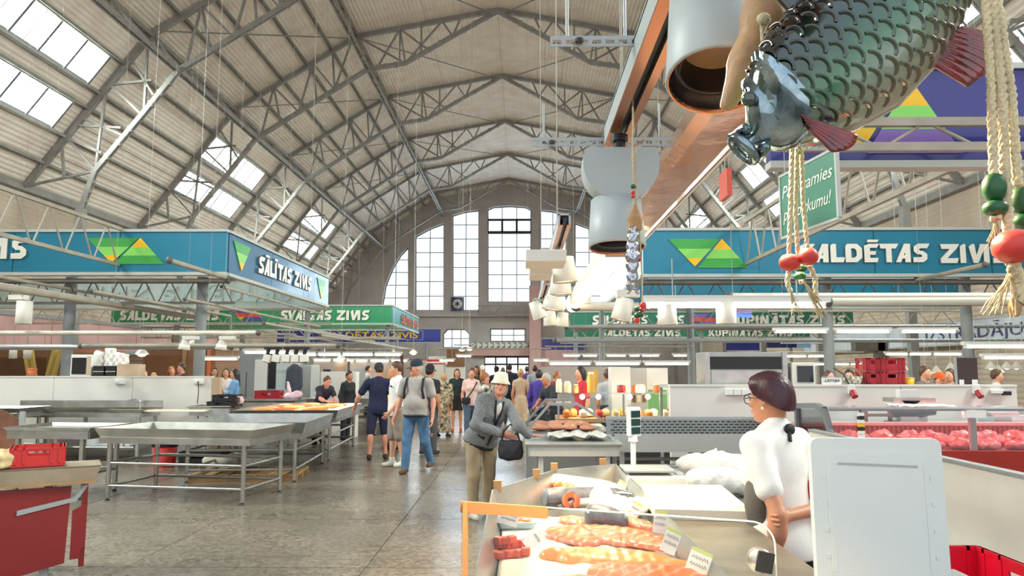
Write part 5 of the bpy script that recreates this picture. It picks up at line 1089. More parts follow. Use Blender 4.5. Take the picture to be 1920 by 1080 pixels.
for i, (x, l) in enumerate(((1596, 'red power socket on the right partition, left one'), (1830, 'red power socket on the right partition, right one'))):
    p = at(x, 738, 9.83); t = thing('power_socket', l, 'socket', p); bevel(MB().bb((-.04, -.04, 0), (.04, .02, .12)).build('case', M['white'], t), .008); MB().tube((0, -.03, .03), (.01, -.09, -.04), .04, n=12).build('socket', M['redcrate2'], t)
    if i == 0: MB().path([(-.02, -.02, .1), (-.1, -.03, .25), (-.22, -.02, .33)], .008).build('cable', M['black'], t)
p = at(1382, 735, 9.83); t = thing('power_strip', 'white switch strip on right partition by the seller glasses', 'socket', p); 
for i in range(3): bevel(MB().bb((-.15+.1*i, -.03, -.04), (-.055+.1*i, .02, .04)).build('switch', M['white'], t), .006)
p = at(1872, 735, 9.83); t = thing('wall_scale_hook', 'small black and white device on right end of right partition', 'device', p); bevel(MB().bb((-.1, -.05, -.02), (.05, .02, .03)).build('case', M['white'], t), .006); MB().bb((.03, -.06, -.04), (.13, -.01, .01)).build('clamp', M['black'], t)
# ice and salmon on the table in front of the leaning seller
o = blob('ice_heap', [box_((-4.3, 14.75, .79), (.82, 1.2, .035), None, .03), ell_((-4.0, 15.0, .80), (.5, .8, .09)), ell_((-4.6, 14.4, .8), (.4, .6, .07))], pm('ice_white', 'f6f0e6', .4, bump=.4, bs=60), None, .03, .05, 1); tag(o, 'heap of crushed ice on fish table before the leaning seller', 'ice', None, 'stuff')
FC = [pm('salmon_side_%s' % n_, c, .4, coat=.3, var=.1, vs=20) for n_, c in (('orange', 'e8804a'), ('gold', 'eba45c'), ('pale', 'f2c79a'))]
for j in range(3):
    for i in range(7):
        o = blob('salmon_fillet', [ell_((0, 0, .03), (.2, .065, .03)), ell_((.08, .01, .03), (.14, .045, .03))], FC[(i+j) % 3], None, .016, .02) if j == 0 and i < 3 else COL.objects.link(q := bpy.data.objects['salmon_fillet' + ('' if i % 3 == 0 else '.%03d' % (i % 3))].copy()) or q
        o.location = (-4.85+j*.5+.03*(i % 2), 13.75+i*.32, .855+.02*(j == 1)+.012*(i % 2)); o.rotation_euler = (0, 0, .25*((i*7+j*3) % 5)-.5); tag(o, 'salmon side on the ice of leaning seller, '+['left', 'middle', 'aisle'][j]+' column, '+['nearest', 'second', 'third', 'fourth', 'fifth', 'sixth', 'farthest'][i], 'fish', 'salmon sides on the far ice heap')
# goods on top of and beside the long display
for i, (x, y0, y1, w, c, l) in enumerate(((1048, 712, 740, 12, 'white', 'white paper roll standing at left end of the long food display'), (1064, 716, 742, 14, 'cream', 'cream coloured box standing on the long food display'), (1080, 722, 742, 10, 'amber', 'amber jar standing on the long food display'), (1108, 700, 740, 14, 'gold', 'tall golden packet display beside the red shirt seller'), (1165, 726, 744, 16, 'red', 'red packet on the long food display before white cabinet'), (1200, 726, 744, 18, 'white', 'white packet on the long food display under the posters'), (1232, 730, 745, 14, 'orange', 'orange packet on the long food display under green board'))):
    a = at(x-w/2, y1, 11.85); b = at(x+w/2, y0, 11.85); t = thing('food_packet', l, 'packet', ((a.x+b.x)/2, 11.85, 1.272), 0, 'packets on the long display'); w_ = (b.x-a.x)/2; hh = max(.12, b.z-1.27); k = ['orange', 'gold', 'cream', 'red', 'white', 'amber'].index(c)
    MB().lathe([(w_, 0), (w_, hh*.8), (w_*.7, hh*.92), (w_*.7, hh)], 14).build('body', FM[k], t); MB().lathe([(w_*.75, hh*.95), (w_*.75, hh*1.05), (0, hh*1.06)], 14).build('cap', M['white'], t)
for x in (.9, 1.9, 2.9):
    l = bpy.data.lights.new('display_added_light', 'POINT'); l.energy = 18; l.color = (1, .7, .38); l.shadow_soft_size = .05; o = bpy.data.objects.new('display_added_light', l); COL.objects.link(o); o.location = (x, 11.75, 1.2)  # warm point lights added to brighten the display, apart from its bulbs
# raw meat case ------------------------------------------------------
M['caseframe'] = pm('meat_case_frame', '6d7378', .5); M['meatred'] = pm('meat_red_base', 'a52c22', .4); M['pinkgrille'] = pm('pink_grille', 'c9675f', .5)
mc = thing('meat_case', 'glass meat display case with grey frame and red base', 'display case', (3.0, 7.4, 0)); Lm = 4.2
MB().bb((0, 0, 0), (Lm, 1.0, .6)).build('plinth', M['meatred'], mc); MB().prism([(-.04, .6), (-.08, .86), (.0, .86), (.02, .6)], (0, 0, 0), (0, 1, 0), (0, 0, 1), (Lm, 0, 0)).build('front_panel', M['meatred'], mc, fix=True)
MB().prism([(0, .78), (0, .84), (.9, .92), (.9, .86)], (0, 0, 0), (0, 1, 0), (0, 0, 1), (Lm, 0, 0)).build('meat_bed', M['meatred'], mc, fix=True)
MB().bb((0, .9, .6), (Lm, 1.0, 1.03)).build('back_wall', M['pinkgrille'], mc); MB().bb((0, .85, 1.03), (Lm, 1.03, 1.06)).build('back_rail', pm('pink_rail', 'e7a39c', .4), mc)
g = MB()
for i in range(80): g.bb((.03+i*.052, .885, .94), (.045+i*.052, .9, 1.02))
tag(g.build('grille_bars', M['meatred'], mc), kind='stuff')
e = [(-.06, .6), (-.06, .98), (.12, 1.27), (.5, 1.24), (.5, .6)]; e2 = [(.0, .64), (.0, .96), (.15, 1.2), (.43, 1.18), (.43, .64)]; m = MB()
E3 = [(-.02, .84), (-.02, .99), (.13, 1.24), (.32, 1.27), (.86, 1.24), (.86, .9)]
for i in range(5): m.bar((0, E3[i][0], E3[i][1]), (0, E3[i+1][0], E3[i+1][1]), .05, .055)
m.build('end_frame', M['caseframe'], mc); MB().prism([(-.0, .86), (0, .97), (.14, 1.2), (.32, 1.24), (.84, 1.21), (.84, .9)], (.0, 0, 0), (0, 1, 0), (0, 0, 1), (.006, 0, 0)).build('end_pane', M['pane'], mc, fix=True)
for x in (1.38, 2.9): MB().bb((x-.03, .0, .84), (x+.03, .04, 1.25)).build('post', pm('pinkish_post', 'd7b0a8', .4) if x < 2 else bpy.data.materials['pinkish_post'], mc); MB().bb((x-.07, -.02, 1.17), (x+.12, .06, 1.24)).build('bracket', M['white'], mc)
MB().tube((0, .02, 1.25), (Lm, .02, 1.25), .018).build('front_rail', M['alu'], mc); MB().tube((.1, .052, 1.248), (Lm-.1, .052, 1.248), .011).build('pink_tube', em('pink_case_tube', 'ff8f92', 22), mc); MB().bb((0, .0, 1.255), (Lm, .45, 1.265)).build('glass_shelf', M['pane'], mc); MB().bb((0, -.01, .86), (Lm, -.004, 1.24)).build('front_pane', M['pane'], mc)
t = thing('label_strip', 'small strip of price labels hanging inside meat case near frame', 'label', (3.28, 7.36, 1.0))
for i in range(7): MB().bb((-.035, 0, i*.035-.02), (.035, .004, i*.035+.01)).build('tag', [M['white'], M['white'], M['black'], M['yel'], M['white'], M['black'], M['white']][i], t)
MB().bb((-.006, .004, -.02), (.006, .008, .25)).build('backing', M['black'], t)
mm = [pm('raw_meat_%d' % i if 0 else ['raw_meat_pink', 'raw_meat_red', 'raw_meat_pale'][i], c, .3, col2=c2, vs=14, coat=.3) for i, (c, c2) in enumerate((('f28a86', 'd8484c'), ('d23b42', 'f08f88'), ('f7a8a0', 'e5686a')))]
rnd = random.Random(4); n = 0
MO = ['nearest row', 'middle row', 'rear row']
for r_ in range(3):
    for i in range(14):
        x = 3.16+i*.285+rnd.uniform(-.05, .05); y = 7.54+r_*.23; z = .855+r_*.02; n += 1
        o = blob('meat_piece', [ell_((0, 0, .04), (.12+rnd.uniform(0, .04), .09, .045)), ell_((rnd.uniform(-.06, .06), rnd.uniform(-.04, .04), .07), (.08, .06, .04)), ell_((rnd.uniform(-.08, .08), .02, .035), (.07, .07, .035))], mm[(i+r_) % 3], None, .014, .02, 1, disp=lambda X, ph=i*1.7+r_: .011*np.sin(X[..., 0]*52+ph)*np.sin(X[..., 1]*47+ph*2)+.006*np.sin(X[..., 0]*95+X[..., 1]*60+ph))
        o.location = (x, y, z); o.rotation_euler = (0, 0, rnd.uniform(-.5, .5)); tag(o, 'slab of raw pink meat, '+MO[r_]+' of meat case, '+(ORD+['thirteenth from left', 'fourteenth from left'])[i], 'meat', 'raw meat in the case')
foil('white wrapping paper lying on glass shelf of the meat case, left', (4.0, 7.62), .55, .3, 1.266, M['bag'], 5, .02, 'paper_sheet', 'paper', 10)
foil('white plastic sheet lying on glass shelf of the meat case, right', (6.3, 7.62), 1.0, .3, 1.266, M['bag'], 6, .06, 'plastic_sheet', 'sheet', 10)
st = thing('work_ledge', 'grey work ledge on legs behind the meat case', 'table', (3.1, 8.55, 0)); MB().bb((0, 0, .98), (3.9, .6, 1.02)).build('top', M['zinc'], st)
for x in (.03, 3.83):
    for y in (.03, .55): MB().bb((x, y, 0), (x+.04, y+.04, .98)).build('leg', M['zinc'], st)
p = at(1705, 757, 8.8); t = thing('scale', 'grey weighing scale standing behind the meat case', 'scale', (p.x, 8.8, 1.02)); bevel(MB().bb((-.14, -.12, 0), (.14, .12, .1)).build('body', M['zinc'], t), .01); MB().bb((-.02, -.02, .1), (.02, .02, .24)).build('stem', M['zinc'], t); MB().bb((-.24, -.12, .24), (.24, .14, .29)).build('pan', M['stainless'], t); MB().bb((-.1, .0, .29), (.12, .1, .38)).build('hopper', M['white'], t)
p = at(1700, 775, 8.75); t = thing('meat_grinder', 'black meat grinder behind the meat case', 'grinder', (p.x+.02, 8.68, 1.02)); MB().lathe([(.07, -.22), (.075, .1), (.05, .2), (.045, .26)], 18, Matrix.Translation((0, 0, .14)) @ RY(PI/2)).build('motor', M['black'], t); MB().bb((-.15, -.06, 0), (.05, .06, .08)).build('base', M['zinc'], t); MB().lathe([(.04, .2), (.1, .26)], 14, cap=False).build('funnel', M['black'], t)
p = at(1640, 775, 8.75); t = thing('hand_press', 'brown cast iron press behind the meat case', 'press', (p.x, 8.7, 1.02)); MB().bb((-.16, -.04, 0), (-.12, .04, .14)).bb((-.16, -.05, .08), (.18, .05, .11)).build('frame', M['brown'], t); MB().tube((.15, 0, 0), (.15, 0, .18), .025).build('column', M['brown'], t); MB().bb((.1, -.05, 0), (.22, .05, .03)).build('foot', M['brown'], t)
p = at(1880, 775, 8.7); t = thing('cash_scale', 'grey cash scale behind the meat case at right edge', 'scale', (p.x, 8.7, 1.02)); bevel(MB().bb((-.2, -.15, 0), (.25, .15, .1)).build('body', M['zinc'], t), .01); MB().bb((-.22, -.14, .1), (.1, .14, .13)).build('pan', M['stainless'], t); MB().bb((0, -.16, .02), (.2, -.15, .08)).build('keypad', M['white'], t)
# ================================================================== the near fish counter
fc = thing('fish_counter', 'near stainless steel fish counter with ice tray and steel worktop', 'counter', (0, 0, 0))
OUT = [(-.14, 1.0), (-.14, 3.72), (.2, 4.46), (.58, 4.72), (.66, 3.9), (.66, 1.0)]
def off(poly, d):
    n = len(poly); r = []
    for i in range(n):
        a, b, c = Vector(poly[i-1]), Vector(poly[i]), Vector(poly[(i+1) % n]); u, v = (b-a).normalized(), (c-b).normalized()
        m = Vector((u.y+v.y, -u.x-v.x)); m = m/max(.3, m.dot(Vector((u.y, -u.x)))); r.append(tuple(b+m*d))
    return r
INN = off(OUT, .05)
for i in range(6):
    j = (i+1) % 6; zz = lambda k: 1.06 if 1 <= k <= 3 else .985
    m = MB(); o, p = OUT[i], OUT[j]; q, r = INN[i], INN[j]
    m.add([(*o, zz(i)), (*p, zz(j)), (*r, .9), (*q, .9), (*[a+(b-a)*-.12 for a, b in zip(o, q)], zz(i)), (*[a+(b-a)*-.12 for a, b in zip(p, r)], zz(j)), (*[a+(b-a)*-.12 for a, b in zip(p, r)], .84), (*[a+(b-a)*-.12 for a, b in zip(o, q)], .84)],
          [(0, 1, 2, 3), (4, 5, 1, 0), (7, 6, 5, 4), (3, 2, 6, 7)]); m.build('tray_wall', M['stainless'], fc, fix=True)
MB().prism(OUT, (0, 0, .86), (1, 0, 0), (0, 1, 0), (0, 0, .02)).build('tray_floor', M['stainless'], fc, fix=True)
for x, y in ((-.12, 3.78), (.08, 4.2), (.19, 4.47), (.5, 4.7)): MB().bb((x-.02, y-.01, 1.04), (x+.02, y+.015, 1.095)).build('tab', M['wood'], fc)
bevel(MB().bb((.665, 1.0, .93), (1.02, 3.85, .955)).build('worktop', pm('worn_steel_top', '9c8c78', .38, .65, var=.15, vs=4, col2='b8a98f', bump=.05, bs=10), fc), .004)
MB().bb((-.12, 1.0, .12), (-.1, 3.7, .86)).build('side_panel', M['steel2'], fc); MB().bb((1.0, 1.0, .12), (1.02, 3.8, .93)).build('side_panel', M['steel2'], fc); MB().bb((-.1, 1.0, .12), (1.0, 1.02, .86)).build('end_panel', M['steel2'], fc)
for x in (-.05, .95):
    for y in (1.05, 2.4, 3.65): MB().bb((x-.025, y-.025, 0), (x+.025, y+.025, .87)).build('leg', M['steel2'], fc)
rt = thing('steel_side_table', 'steel side table under scale and white bags behind fish counter', 'table', (.68, 4.0, 0)); MB().bb((0, -.05, .87), (.95, .95, .91)).build('top', M['steel2'], rt)
for x in (.05, .9):
    for y in (.0, .9): MB().bb((x-.025, y-.025, 0), (x+.025, y+.025, .87)).build('leg', M['steel2'], rt)
MB().bb((.05, 0, .25), (.9, .9, .28)).build('lower_shelf', M['steel2'], rt)
# crushed ice
def icem():
    m = pm('crushed_ice', 'fff4e2', .35, bump=.5, bs=160, sss=.15); return m
M['ice'] = icem()
NX, NY = 46, 150; V = []; F = []; idx = {}
ip = off(OUT, .035)
def inside(x, y, pl):
    return all((pl[(i+1) % len(pl)][0]-pl[i][0])*(y-pl[i][1])-(pl[(i+1) % len(pl)][1]-pl[i][1])*(x-pl[i][0]) <= 0 for i in range(len(pl)))
rnd = random.Random(11); from mathutils import noise as MN
def ice_z(x, y):
    return .925+.018*MN.noise((x*6, y*5, 0))+.006*MN.noise((x*25, y*25, 3))
for i in range(NX+1):
    for j in range(NY+1):
        x, y = -.14+.8*i/NX, 1.0+3.72*j/NY
        if y < 3.78 and inside(x, y, ip): idx[i, j] = len(V); V.append((x, y, ice_z(x, y)+rnd.uniform(-.002, .002)))
for i in range(NX):
    for j in range(NY):
        q = [(i, j), (i+1, j), (i+1, j+1), (i, j+1)]
        if all(k in idx for k in q): F.append(tuple(idx[k] for k in q))
io = mesh_obj('ice_bed', V, F, M['ice']); tag(io, 'white bed of crushed ice in the near fish counter tray', 'ice', None, 'stuff')
sl = io.modifiers.new('s', 'SOLIDIFY'); sl.thickness = .02
# salmon ------------------------------------------------------------
def salmon(name, c1, c2, fat='f7b58a', scale=42):
    m = pm(name, c1, .32, coat=.35, sss=.12); n = m.node_tree; b = n.nodes['Principled BSDF']; t = n.nodes.new('ShaderNodeTexCoord')
    w = n.nodes.new('ShaderNodeTexWave'); w.inputs['Scale'].default_value = scale/6.28; w.inputs['Distortion'].default_value = 2.5; w.inputs['Detail'].default_value = 1; w.inputs['Detail Scale'].default_value = .6
    mp = n.nodes.new('ShaderNodeMapping'); mp.inputs['Rotation'].default_value = (0, 0, .6); n.links.new(t.outputs['Object'], mp.inputs[0]); n.links.new(mp.outputs[0], w.inputs[0])
    r = n.nodes.new('ShaderNodeValToRGB'); r.color_ramp.elements[0].color = (*lin(c1), 1); r.color_ramp.elements[1].color = (*lin(fat), 1); r.color_ramp.elements[0].position = .72; r.color_ramp.elements[1].position = 1.0
    z = n.nodes.new('ShaderNodeTexNoise'); z.inputs['Scale'].default_value = 9; n.links.new(t.outputs['Object'], z.inputs[0])
    mx = n.nodes.new('ShaderNodeMixRGB'); mx.inputs[2].default_value = (*lin(c2), 1); n.links.new(z.outputs[0], mx.inputs[0]); n.links.new(w.outputs['Fac'], r.inputs[0]); n.links.new(r.outputs[0], mx.inputs[1]); n.links.new(mx.outputs[0], b.inputs['Base Color'])
    return m
M['salmon'] = salmon('salmon_orange', 'ee7d4d', 'e8693c'); M['salmon_gold'] = salmon('salmon_golden', 'f0a25a', 'ea8f4c', 'ffd59a', 20); M['salmon_pink'] = salmon('salmon_pinkish', 'ee8e66', 'e87a55', 'fbc4a0', 60)
M['skin'] = pm('dark_fish_skin', '4b4c52', .25, coat=.5, col2='73757a', vs=16); M['skinbelly'] = pm('pale_fish_belly', 'efe3d4', .3, coat=.4)
FILH = {}
def fillet(label, c, L, Wd, rz, mat, tail=.5, dz=0., thick=.03, cut=False):
    z = ice_z(c[0], c[1])
    prims = []
    n = 7
    for i in range(n):
        u = i/(n-1); x = -L/2+L*u; w = Wd/2*(1-(1-tail)*max(0, (u-.35)/.65)**1.6)*(1 if cut else min(1, .55+u*3)); prims.append(ell_((x, 0, .004), (L/n*1.05, w, thick*(1-.35*u))))
    prims.append(ell_((-.02*L, Wd*.2, thick*.55), (L*.42, Wd*.22, thick*.7))); 
    o = blob('salmon_fillet', prims, mat, None, .008, .02, 1, cut=[((0, 0, 0), (0, 0, -1))]+([((-L/2, 0, 0), (-.97, .2, 0)), ] if cut else []), disp=lambda X: .0015*np.sin(X[..., 0]*130+X[..., 1]*50))
    o.location = (c[0], c[1], z+dz); o.rotation_euler = (0, 0, rz); return tag(o, label, 'fish', 'salmon fillets on the ice')
def ic(px, py, z=.95): p = onz(px, py, z); return (p.x, p.y)
def fpx(label, x0, y0, x1, y1, Wd, mat, **k):
    a, b = Vector(ic(x0, y0)), Vector(ic(x1, y1)); c = (a+b)/2; d = b-a; return fillet(label, c, d.length, Wd, math.atan2(d.y, d.x), mat, **k)
fpx('long golden salmon fillet lying whole in front of the orange ones', 1044, 1034, 1284, 1052, .15, M['salmon_gold'], tail=.35, thick=.04)
fpx('striped salmon fillet end, leftmost of the orange row', 1040, 995, 1110, 1010, .15, M['salmon_pink'], tail=.95, thick=.045, cut=True)
fpx('pinkish salmon fillet in the middle of the orange row', 1098, 998, 1180, 1010, .13, M['salmon_pink'], tail=.9, thick=.035, cut=True)
fpx('orange salmon fillet tail at right of the orange row by price tag', 1165, 1006, 1256, 1026, .11, M['salmon'], tail=.25, dz=.012)
fpx('orange salmon fillet lying behind the middle of the orange row', 1090, 984, 1235, 1000, .10, M['salmon'], tail=.5, dz=.0)
fpx('narrow orange salmon fillet strip behind the second price tag', 1130, 972, 1225, 990, .08, M['salmon'], tail=.5, dz=.005)
fpx('orange salmon fillet at bottom edge under the largest price tag', 1190, 1068, 1320, 1080, .13, M['salmon'], tail=.4, thick=.035)
fpx('pale striped salmon fillet at bottom edge left of the largest tag', 1110, 1068, 1205, 1076, .13, M['salmon_pink'], tail=.9, thick=.035, cut=True)
fpx('golden salmon fillet cut off by the bottom edge', 1050, 1082, 1140, 1092, .12, M['salmon_gold'], tail=.8)
fpx('short pale salmon fillet lying alone left of the dark chunk', 1054, 968, 1096, 972, .09, M['salmon_pink'], tail=.9, cut=True)
# whole fish pieces
def fishbody(label, a, b, r0, r1, mat, belly=None, cutface=None, name='whole_fish', z0=None):
    a, b = Vector((*a, 0)), Vector((*b, 0)); d = b-a; L = d.length; t = thing(name, label, 'fish', (a.x, a.y, (z0 or ice_z(a.x, a.y))+.002), math.atan2(d.y, d.x), 'whole fish pieces on the ice')
    pr = [ell_((L*u, 0, r0*.75), (L*.24, r0+(r1-r0)*u, (r0+(r1-r0)*u)*.8)) for u in (.2, .45, .7)]+[cone_((.0, 0, r0*.75), (L, 0, r0*.6), r0*.75, r1*.7)]
    blob('body', pr, mat, t, .009, .03, 1, cut=[((0.0, 0, 0), (-1, 0, 0)), ((0, 0, 0), (0, 0, -1))])
    if belly: blob('belly', [ell_((L*.42, -r0*.55, r0*.45), (L*.36, r0*.55, r0*.42))], belly, t, .009, .02)
    if cutface: MB().lathe([(r0*.74, 0), (r0*.66, .006), (.0, .008)], 20, Matrix.Translation((-.002, 0, r0*.74)) @ RY(-PI/2)).build('cut_face', cutface, t); MB().ell((-.004, 0, r0*.5), (.008, r0*.3, r0*.22), 10, 6).build('belly_cavity', pm('flesh_dark', 'c85a3a', .4), t)
    return t
fishbody('dark backed fish with silvery belly lying across the tray', ic(1020, 948), ic(1180, 938), .07, .04, M['skin'], M['skinbelly'])
fishbody('pale bellied salmon body with orange cut end behind the dark fish', ic(1024, 917), ic(1165, 928), .07, .04, M['skinbelly'], None, M['salmon'])
fishbody('dark skinned salmon chunk with pale cut face in middle of tray', ic(1105, 975), ic(1165, 983), .065, .05, M['skin'], None, None)
p = ic(1128, 950); t = thing('fish_steak', 'pale round fish cut standing on edge behind dark chunk', 'fish', (p[0], p[1], ice_z(*p)+.06), .3); MB().lathe([(.062, -.012), (.066, 0), (.062, .012), (.0, .013)], 24, RX(PI/2)).build('slice', M['skinbelly'], t); MB().ell((0, -.012, -.02), (.012, .004, .018), 8, 6).build('cavity', M['wood'], t)
p = ic(1070, 951); t = thing('fish_steak', 'orange salmon steak ring standing in front of the dark fish', 'fish', (p[0], p[1], ice_z(*p)+.045), .2)
an = [-PI/2+.35+(2*PI-.7)*i/20 for i in range(21)]; hs = [(.047*math.cos(a), .042*math.sin(a)) for a in an]+[(.019*math.cos(a), .016*math.sin(a)+.004) for a in an[::-1]]
bevel(MB().prism(hs, (0, -.012, 0), (1, 0, 0), (0, 0, 1), (0, .026, 0)).build('ring', M['salmon'], t, fix=True), .005); MB().path([(.048*math.cos(a), .001, .043*math.sin(a)) for a in an], .004, 6).build('skin_edge', M['skin'], t)
fpx('small orange fillet piece by the cut end of the pale salmon', 1040, 922, 1075, 926, .06, M['salmon'], tail=.6, dz=.05)
blob('fish_bag', [ell_((.26, 3.05, .975), (.1, .09, .05)), ell_((.34, 2.98, .97), (.09, .07, .045)), ell_((.22, 2.95, .965), (.08, .07, .04)), ell_((.4, 3.08, .965), (.08, .07, .04))], M['bag'], None, .01, .02, disp=lambda X: .008*np.sin(X[..., 0]*90)*np.sin(X[..., 1]*80)).name = 'ice_bag'
p = ic(1165, 958); o = bpy.data.objects['ice_bag']; tag(o, 'clear plastic bag heap of ice behind the price tags', 'bag'); o.location = (p[0]-.31, p[1]-3.02, 0)
# blue tray with pieces and cubes
p = ic(966, 978); t = thing('foam_tray', 'pale blue foam tray holding salmon trimmings at left', 'tray', (p[0], p[1], ice_z(*p)+.004), .05); M['bluetray'] = pm('pale_blue_tray', 'b9d6dc', .4)
w, h = .1, .085; oc = [(-w, -h*.7), (-w*.75, -h), (w*.75, -h), (w, -h*.7), (w, h*.7), (w*.75, h), (-w*.75, h), (-w, h*.7)]
m = MB(); V = [(x*.85, y*.85, .0) for x, y in oc]+[(x, y, .028) for x, y in oc]+[(x*.97, y*.97, .03) for x, y in oc]+[(x*.82, y*.82, .006) for x, y in oc]
F = [tuple(range(7, -1, -1)), tuple(range(24, 32))]+[(a*8+i, a*8+(i+1) % 8, a*8+8+(i+1) % 8, a*8+8+i) for a in range(3) for i in range(8)]
m.add(V, F).build('dish', M['bluetray'], t, fix=True); tray = t
for i, (x, y, r) in enumerate(((-.05, -.03, .4), (-.02, -.045, -.3), (.01, -.03, .2), (.03, -.05, 1.0), (-.03, .0, 2.0), (.0, .01, .9), (.03, -.01, -.5), (.05, -.03, .2))):
    o = MB().ell((0, 0, 0), (.038, .016, .012), 10, 6).build('salmon_strip', M['salmon' if i % 3 else 'salmon_pink']); o.location = (p[0]+x, p[1]+y, ice_z(*p)+.022+.006*(i % 3)); o.rotation_euler = (.2*(i % 2), .15, r); tag(o, ['leftmost', 'second', 'third', 'fourth', 'fifth', 'sixth', 'seventh', 'last'][i]+' salmon trimming in the pale blue tray', 'fish', 'salmon trimmings in the blue tray')
rnd = random.Random(3); k = 0
for j in range(3):
    for i in range(6 if j < 2 else 3):
        q = ic(928+i*11+j*4+rnd.uniform(-3, 3), 1030-(j % 2)*13 if j < 2 else 1020); o = bevel(MB().box((0, 0, .013), (.034, .032, .028)).build('salmon_cube', M['salmon'] if k else salmon('salmon_red', 'f06a48', 'e9543a', 'ff9a78', 30)), .004)
        if k == 0: M['salmon_red'] = o.data.materials[0]
        o.data.materials[0] = M['salmon_red']; o.location = (q[0], q[1], ice_z(*q)+.003+(.027 if j == 2 else 0)); o.rotation_euler = (0, 0, rnd.uniform(-.7, .7)); k += 1
        tag(o, ['front row', 'back row', 'top layer'][j]+' raw salmon cube at left of the ice, '+ORD[i], 'fish', 'salmon cubes on the ice')
# price tags: white cards with handwritten prices stuck in the ice
M['cardw'] = pm('price_card', 'fbf5ea', .5); M['cardg'] = pm('price_card_yellow_green', 'd3e07a', .5); M['ink'] = pm('card_ink', '2b2a33', .6)
def price(label, a, b, w, txt, z=.945, lean=.55, head=True):
    """card rising from pixel a (foot) to pixel b (top) on the ice"""
    p = onz(*a, z); d = FPX; q = at(*b, p.y+.02); h = max(.04, (q-p).length); t = thing('price_tag', label, 'price tag', p, 0, 'price tags in the fish counter')
    up = (q-p).normalized(); ux = Vector((1, -.15, 0)); ux = (ux-up*ux.dot(up)).normalized(); n = ux.cross(up)
    MB().prism([(-w/2, 0), (w/2, 0), (w/2, h), (-w/2, h)], (0, 0, 0), ux, up, n*-.0025).build('card', M['cardw'], t, fix=True)
    if head: MB().prism([(-w/2, h*.86), (w/2, h*.86), (w/2, h), (-w/2, h)], n*.0008, ux, up, n*-.001).build('header', M['cardg'], t, fix=True)
    rr = random.Random(a[0]); wm = MB()
    for i in range(txt):
        q = []; z0 = h*(.66-.27*i)
        for j in range(13): q.append(ux*(w*(-.38+.76*j/12))+up*(z0+h*(.08 if j % 2 else -.06)*rr.uniform(.5, 1.2))+n*.0012)
        wm.path(q, w*.013, 4)
    wm.build('handwriting', M['ink'], t)
    return t
price('price tag beside the cutting board corner, farthest one', (1152, 932), (1170, 903), .05, 2)
price('price tag standing in the bagged ice', (1180, 975), (1197, 942), .05, 2)
price('price tag in front of the cutting board', (1235, 1000), (1240, 957), .055, 2)
price('price tag beside the orange salmon fillets, second largest', (1250, 1036), (1266, 993), .06, 2)
price('largest price tag at the bottom right of the tray', (1302, 1078), (1318, 1032), .075, 2)
price('white price card lying on the trimmings in the blue tray', (950, 984), (958, 957), .085, 2, .99, head=False)
price('narrow clear price tag lying beside the salmon cubes', (985, 1024), (1018, 1000), .05, 1, .95, head=False)
# cutting board, scale, bags
t = thing('cutting_board', 'large thick white cutting board on the fish counter worktop', 'board', (.86, 3.93, .957)); bb_ = MB().prism([(-.245, -.38), (.19, -.44), (.25, .34), (-.2, .36)], (0, 0, 0), (1, 0, 0), (0, 1, 0), (0, 0, .045)).build('slab', M['board_white'], t, fix=True); bevel(bb_, .008)
for z in (0,): MB().bb((-.2, -.36, -.004), (.2, .3, .0)).build('mat', M['zinc'], t)
p = at(1225, 912, 4.5); t = thing('digital_scale', 'white digital scale with display pole behind cutting board', 'scale', (p.x, 4.5, .912)); 
MB().lathe([(.02, 0), (.02, .02)], 10, Matrix.Translation((-.12, -.1, 0))).lathe([(.02, 0), (.02, .02)], 10, Matrix.Translation((.12, -.1, 0))).lathe([(.02, 0), (.02, .02)], 10, Matrix.Translation((-.12, .1, 0))).lathe([(.02, 0), (.02, .02)], 10, Matrix.Translation((.12, .1, 0)))
bevel(MB().box((0, 0, .03), (.34, .25, .05)).build('base', M['dark'], t), .01); bevel(MB().box((.0, 0, .09), (.37, .30, .07), taper=.9).build('body', M['warmwhite'], t), .015); bevel(MB().bb((-.18, -.13, .14), (.11, .14, .155)).build('pan', M['zinc'], t), .004); MB().bb((.12, -.1, .122), (.165, .1, .13)).build('keypad', M['zinc'], t)
hb = at(1193, 818, 4.6).z-.912; MB().tube((-.1, .1, .1), (-.1, .1, hb), .016).lathe([(.03, hb-.03), (.024, hb+.01)], 12, Matrix.Translation((-.1, .1, 0))).build('pole', M['white'], t)
dh = at(1195, 763, 4.6).z-.912; R3 = Matrix.Rotation(.5, 3, 'Z'); bevel(MB().box((-.095, .1, (hb+dh)/2), (.085, .04, dh-hb), 0, R3).build('display', M['white'], t), .008)
ds = t
for i in range(3): z = hb+(dh-hb)*(.2+.28*i); o = MB().box(Vector((-.095, .1, z))+R3 @ Vector((0, -.022, 0)), (.065, .006, .04), 0, R3).build('screen', pm('lcd_dark', '1f3f40', .2) if i == 0 else bpy.data.materials['lcd_dark'], t)
o = blob('bag_roll', [cone_((1.02, 4.5, .985), (1.36, 4.42, .985), .072, .07), ell_((1.15, 4.52, 1.03), (.14, .1, .05))], M['bag'], None, .01, .03, disp=lambda X: .004*np.sin(X[..., 0]*70)*np.sin(X[..., 2]*60)); tag(o, 'thick white roll of plastic bags behind the cutting board', 'bag roll')
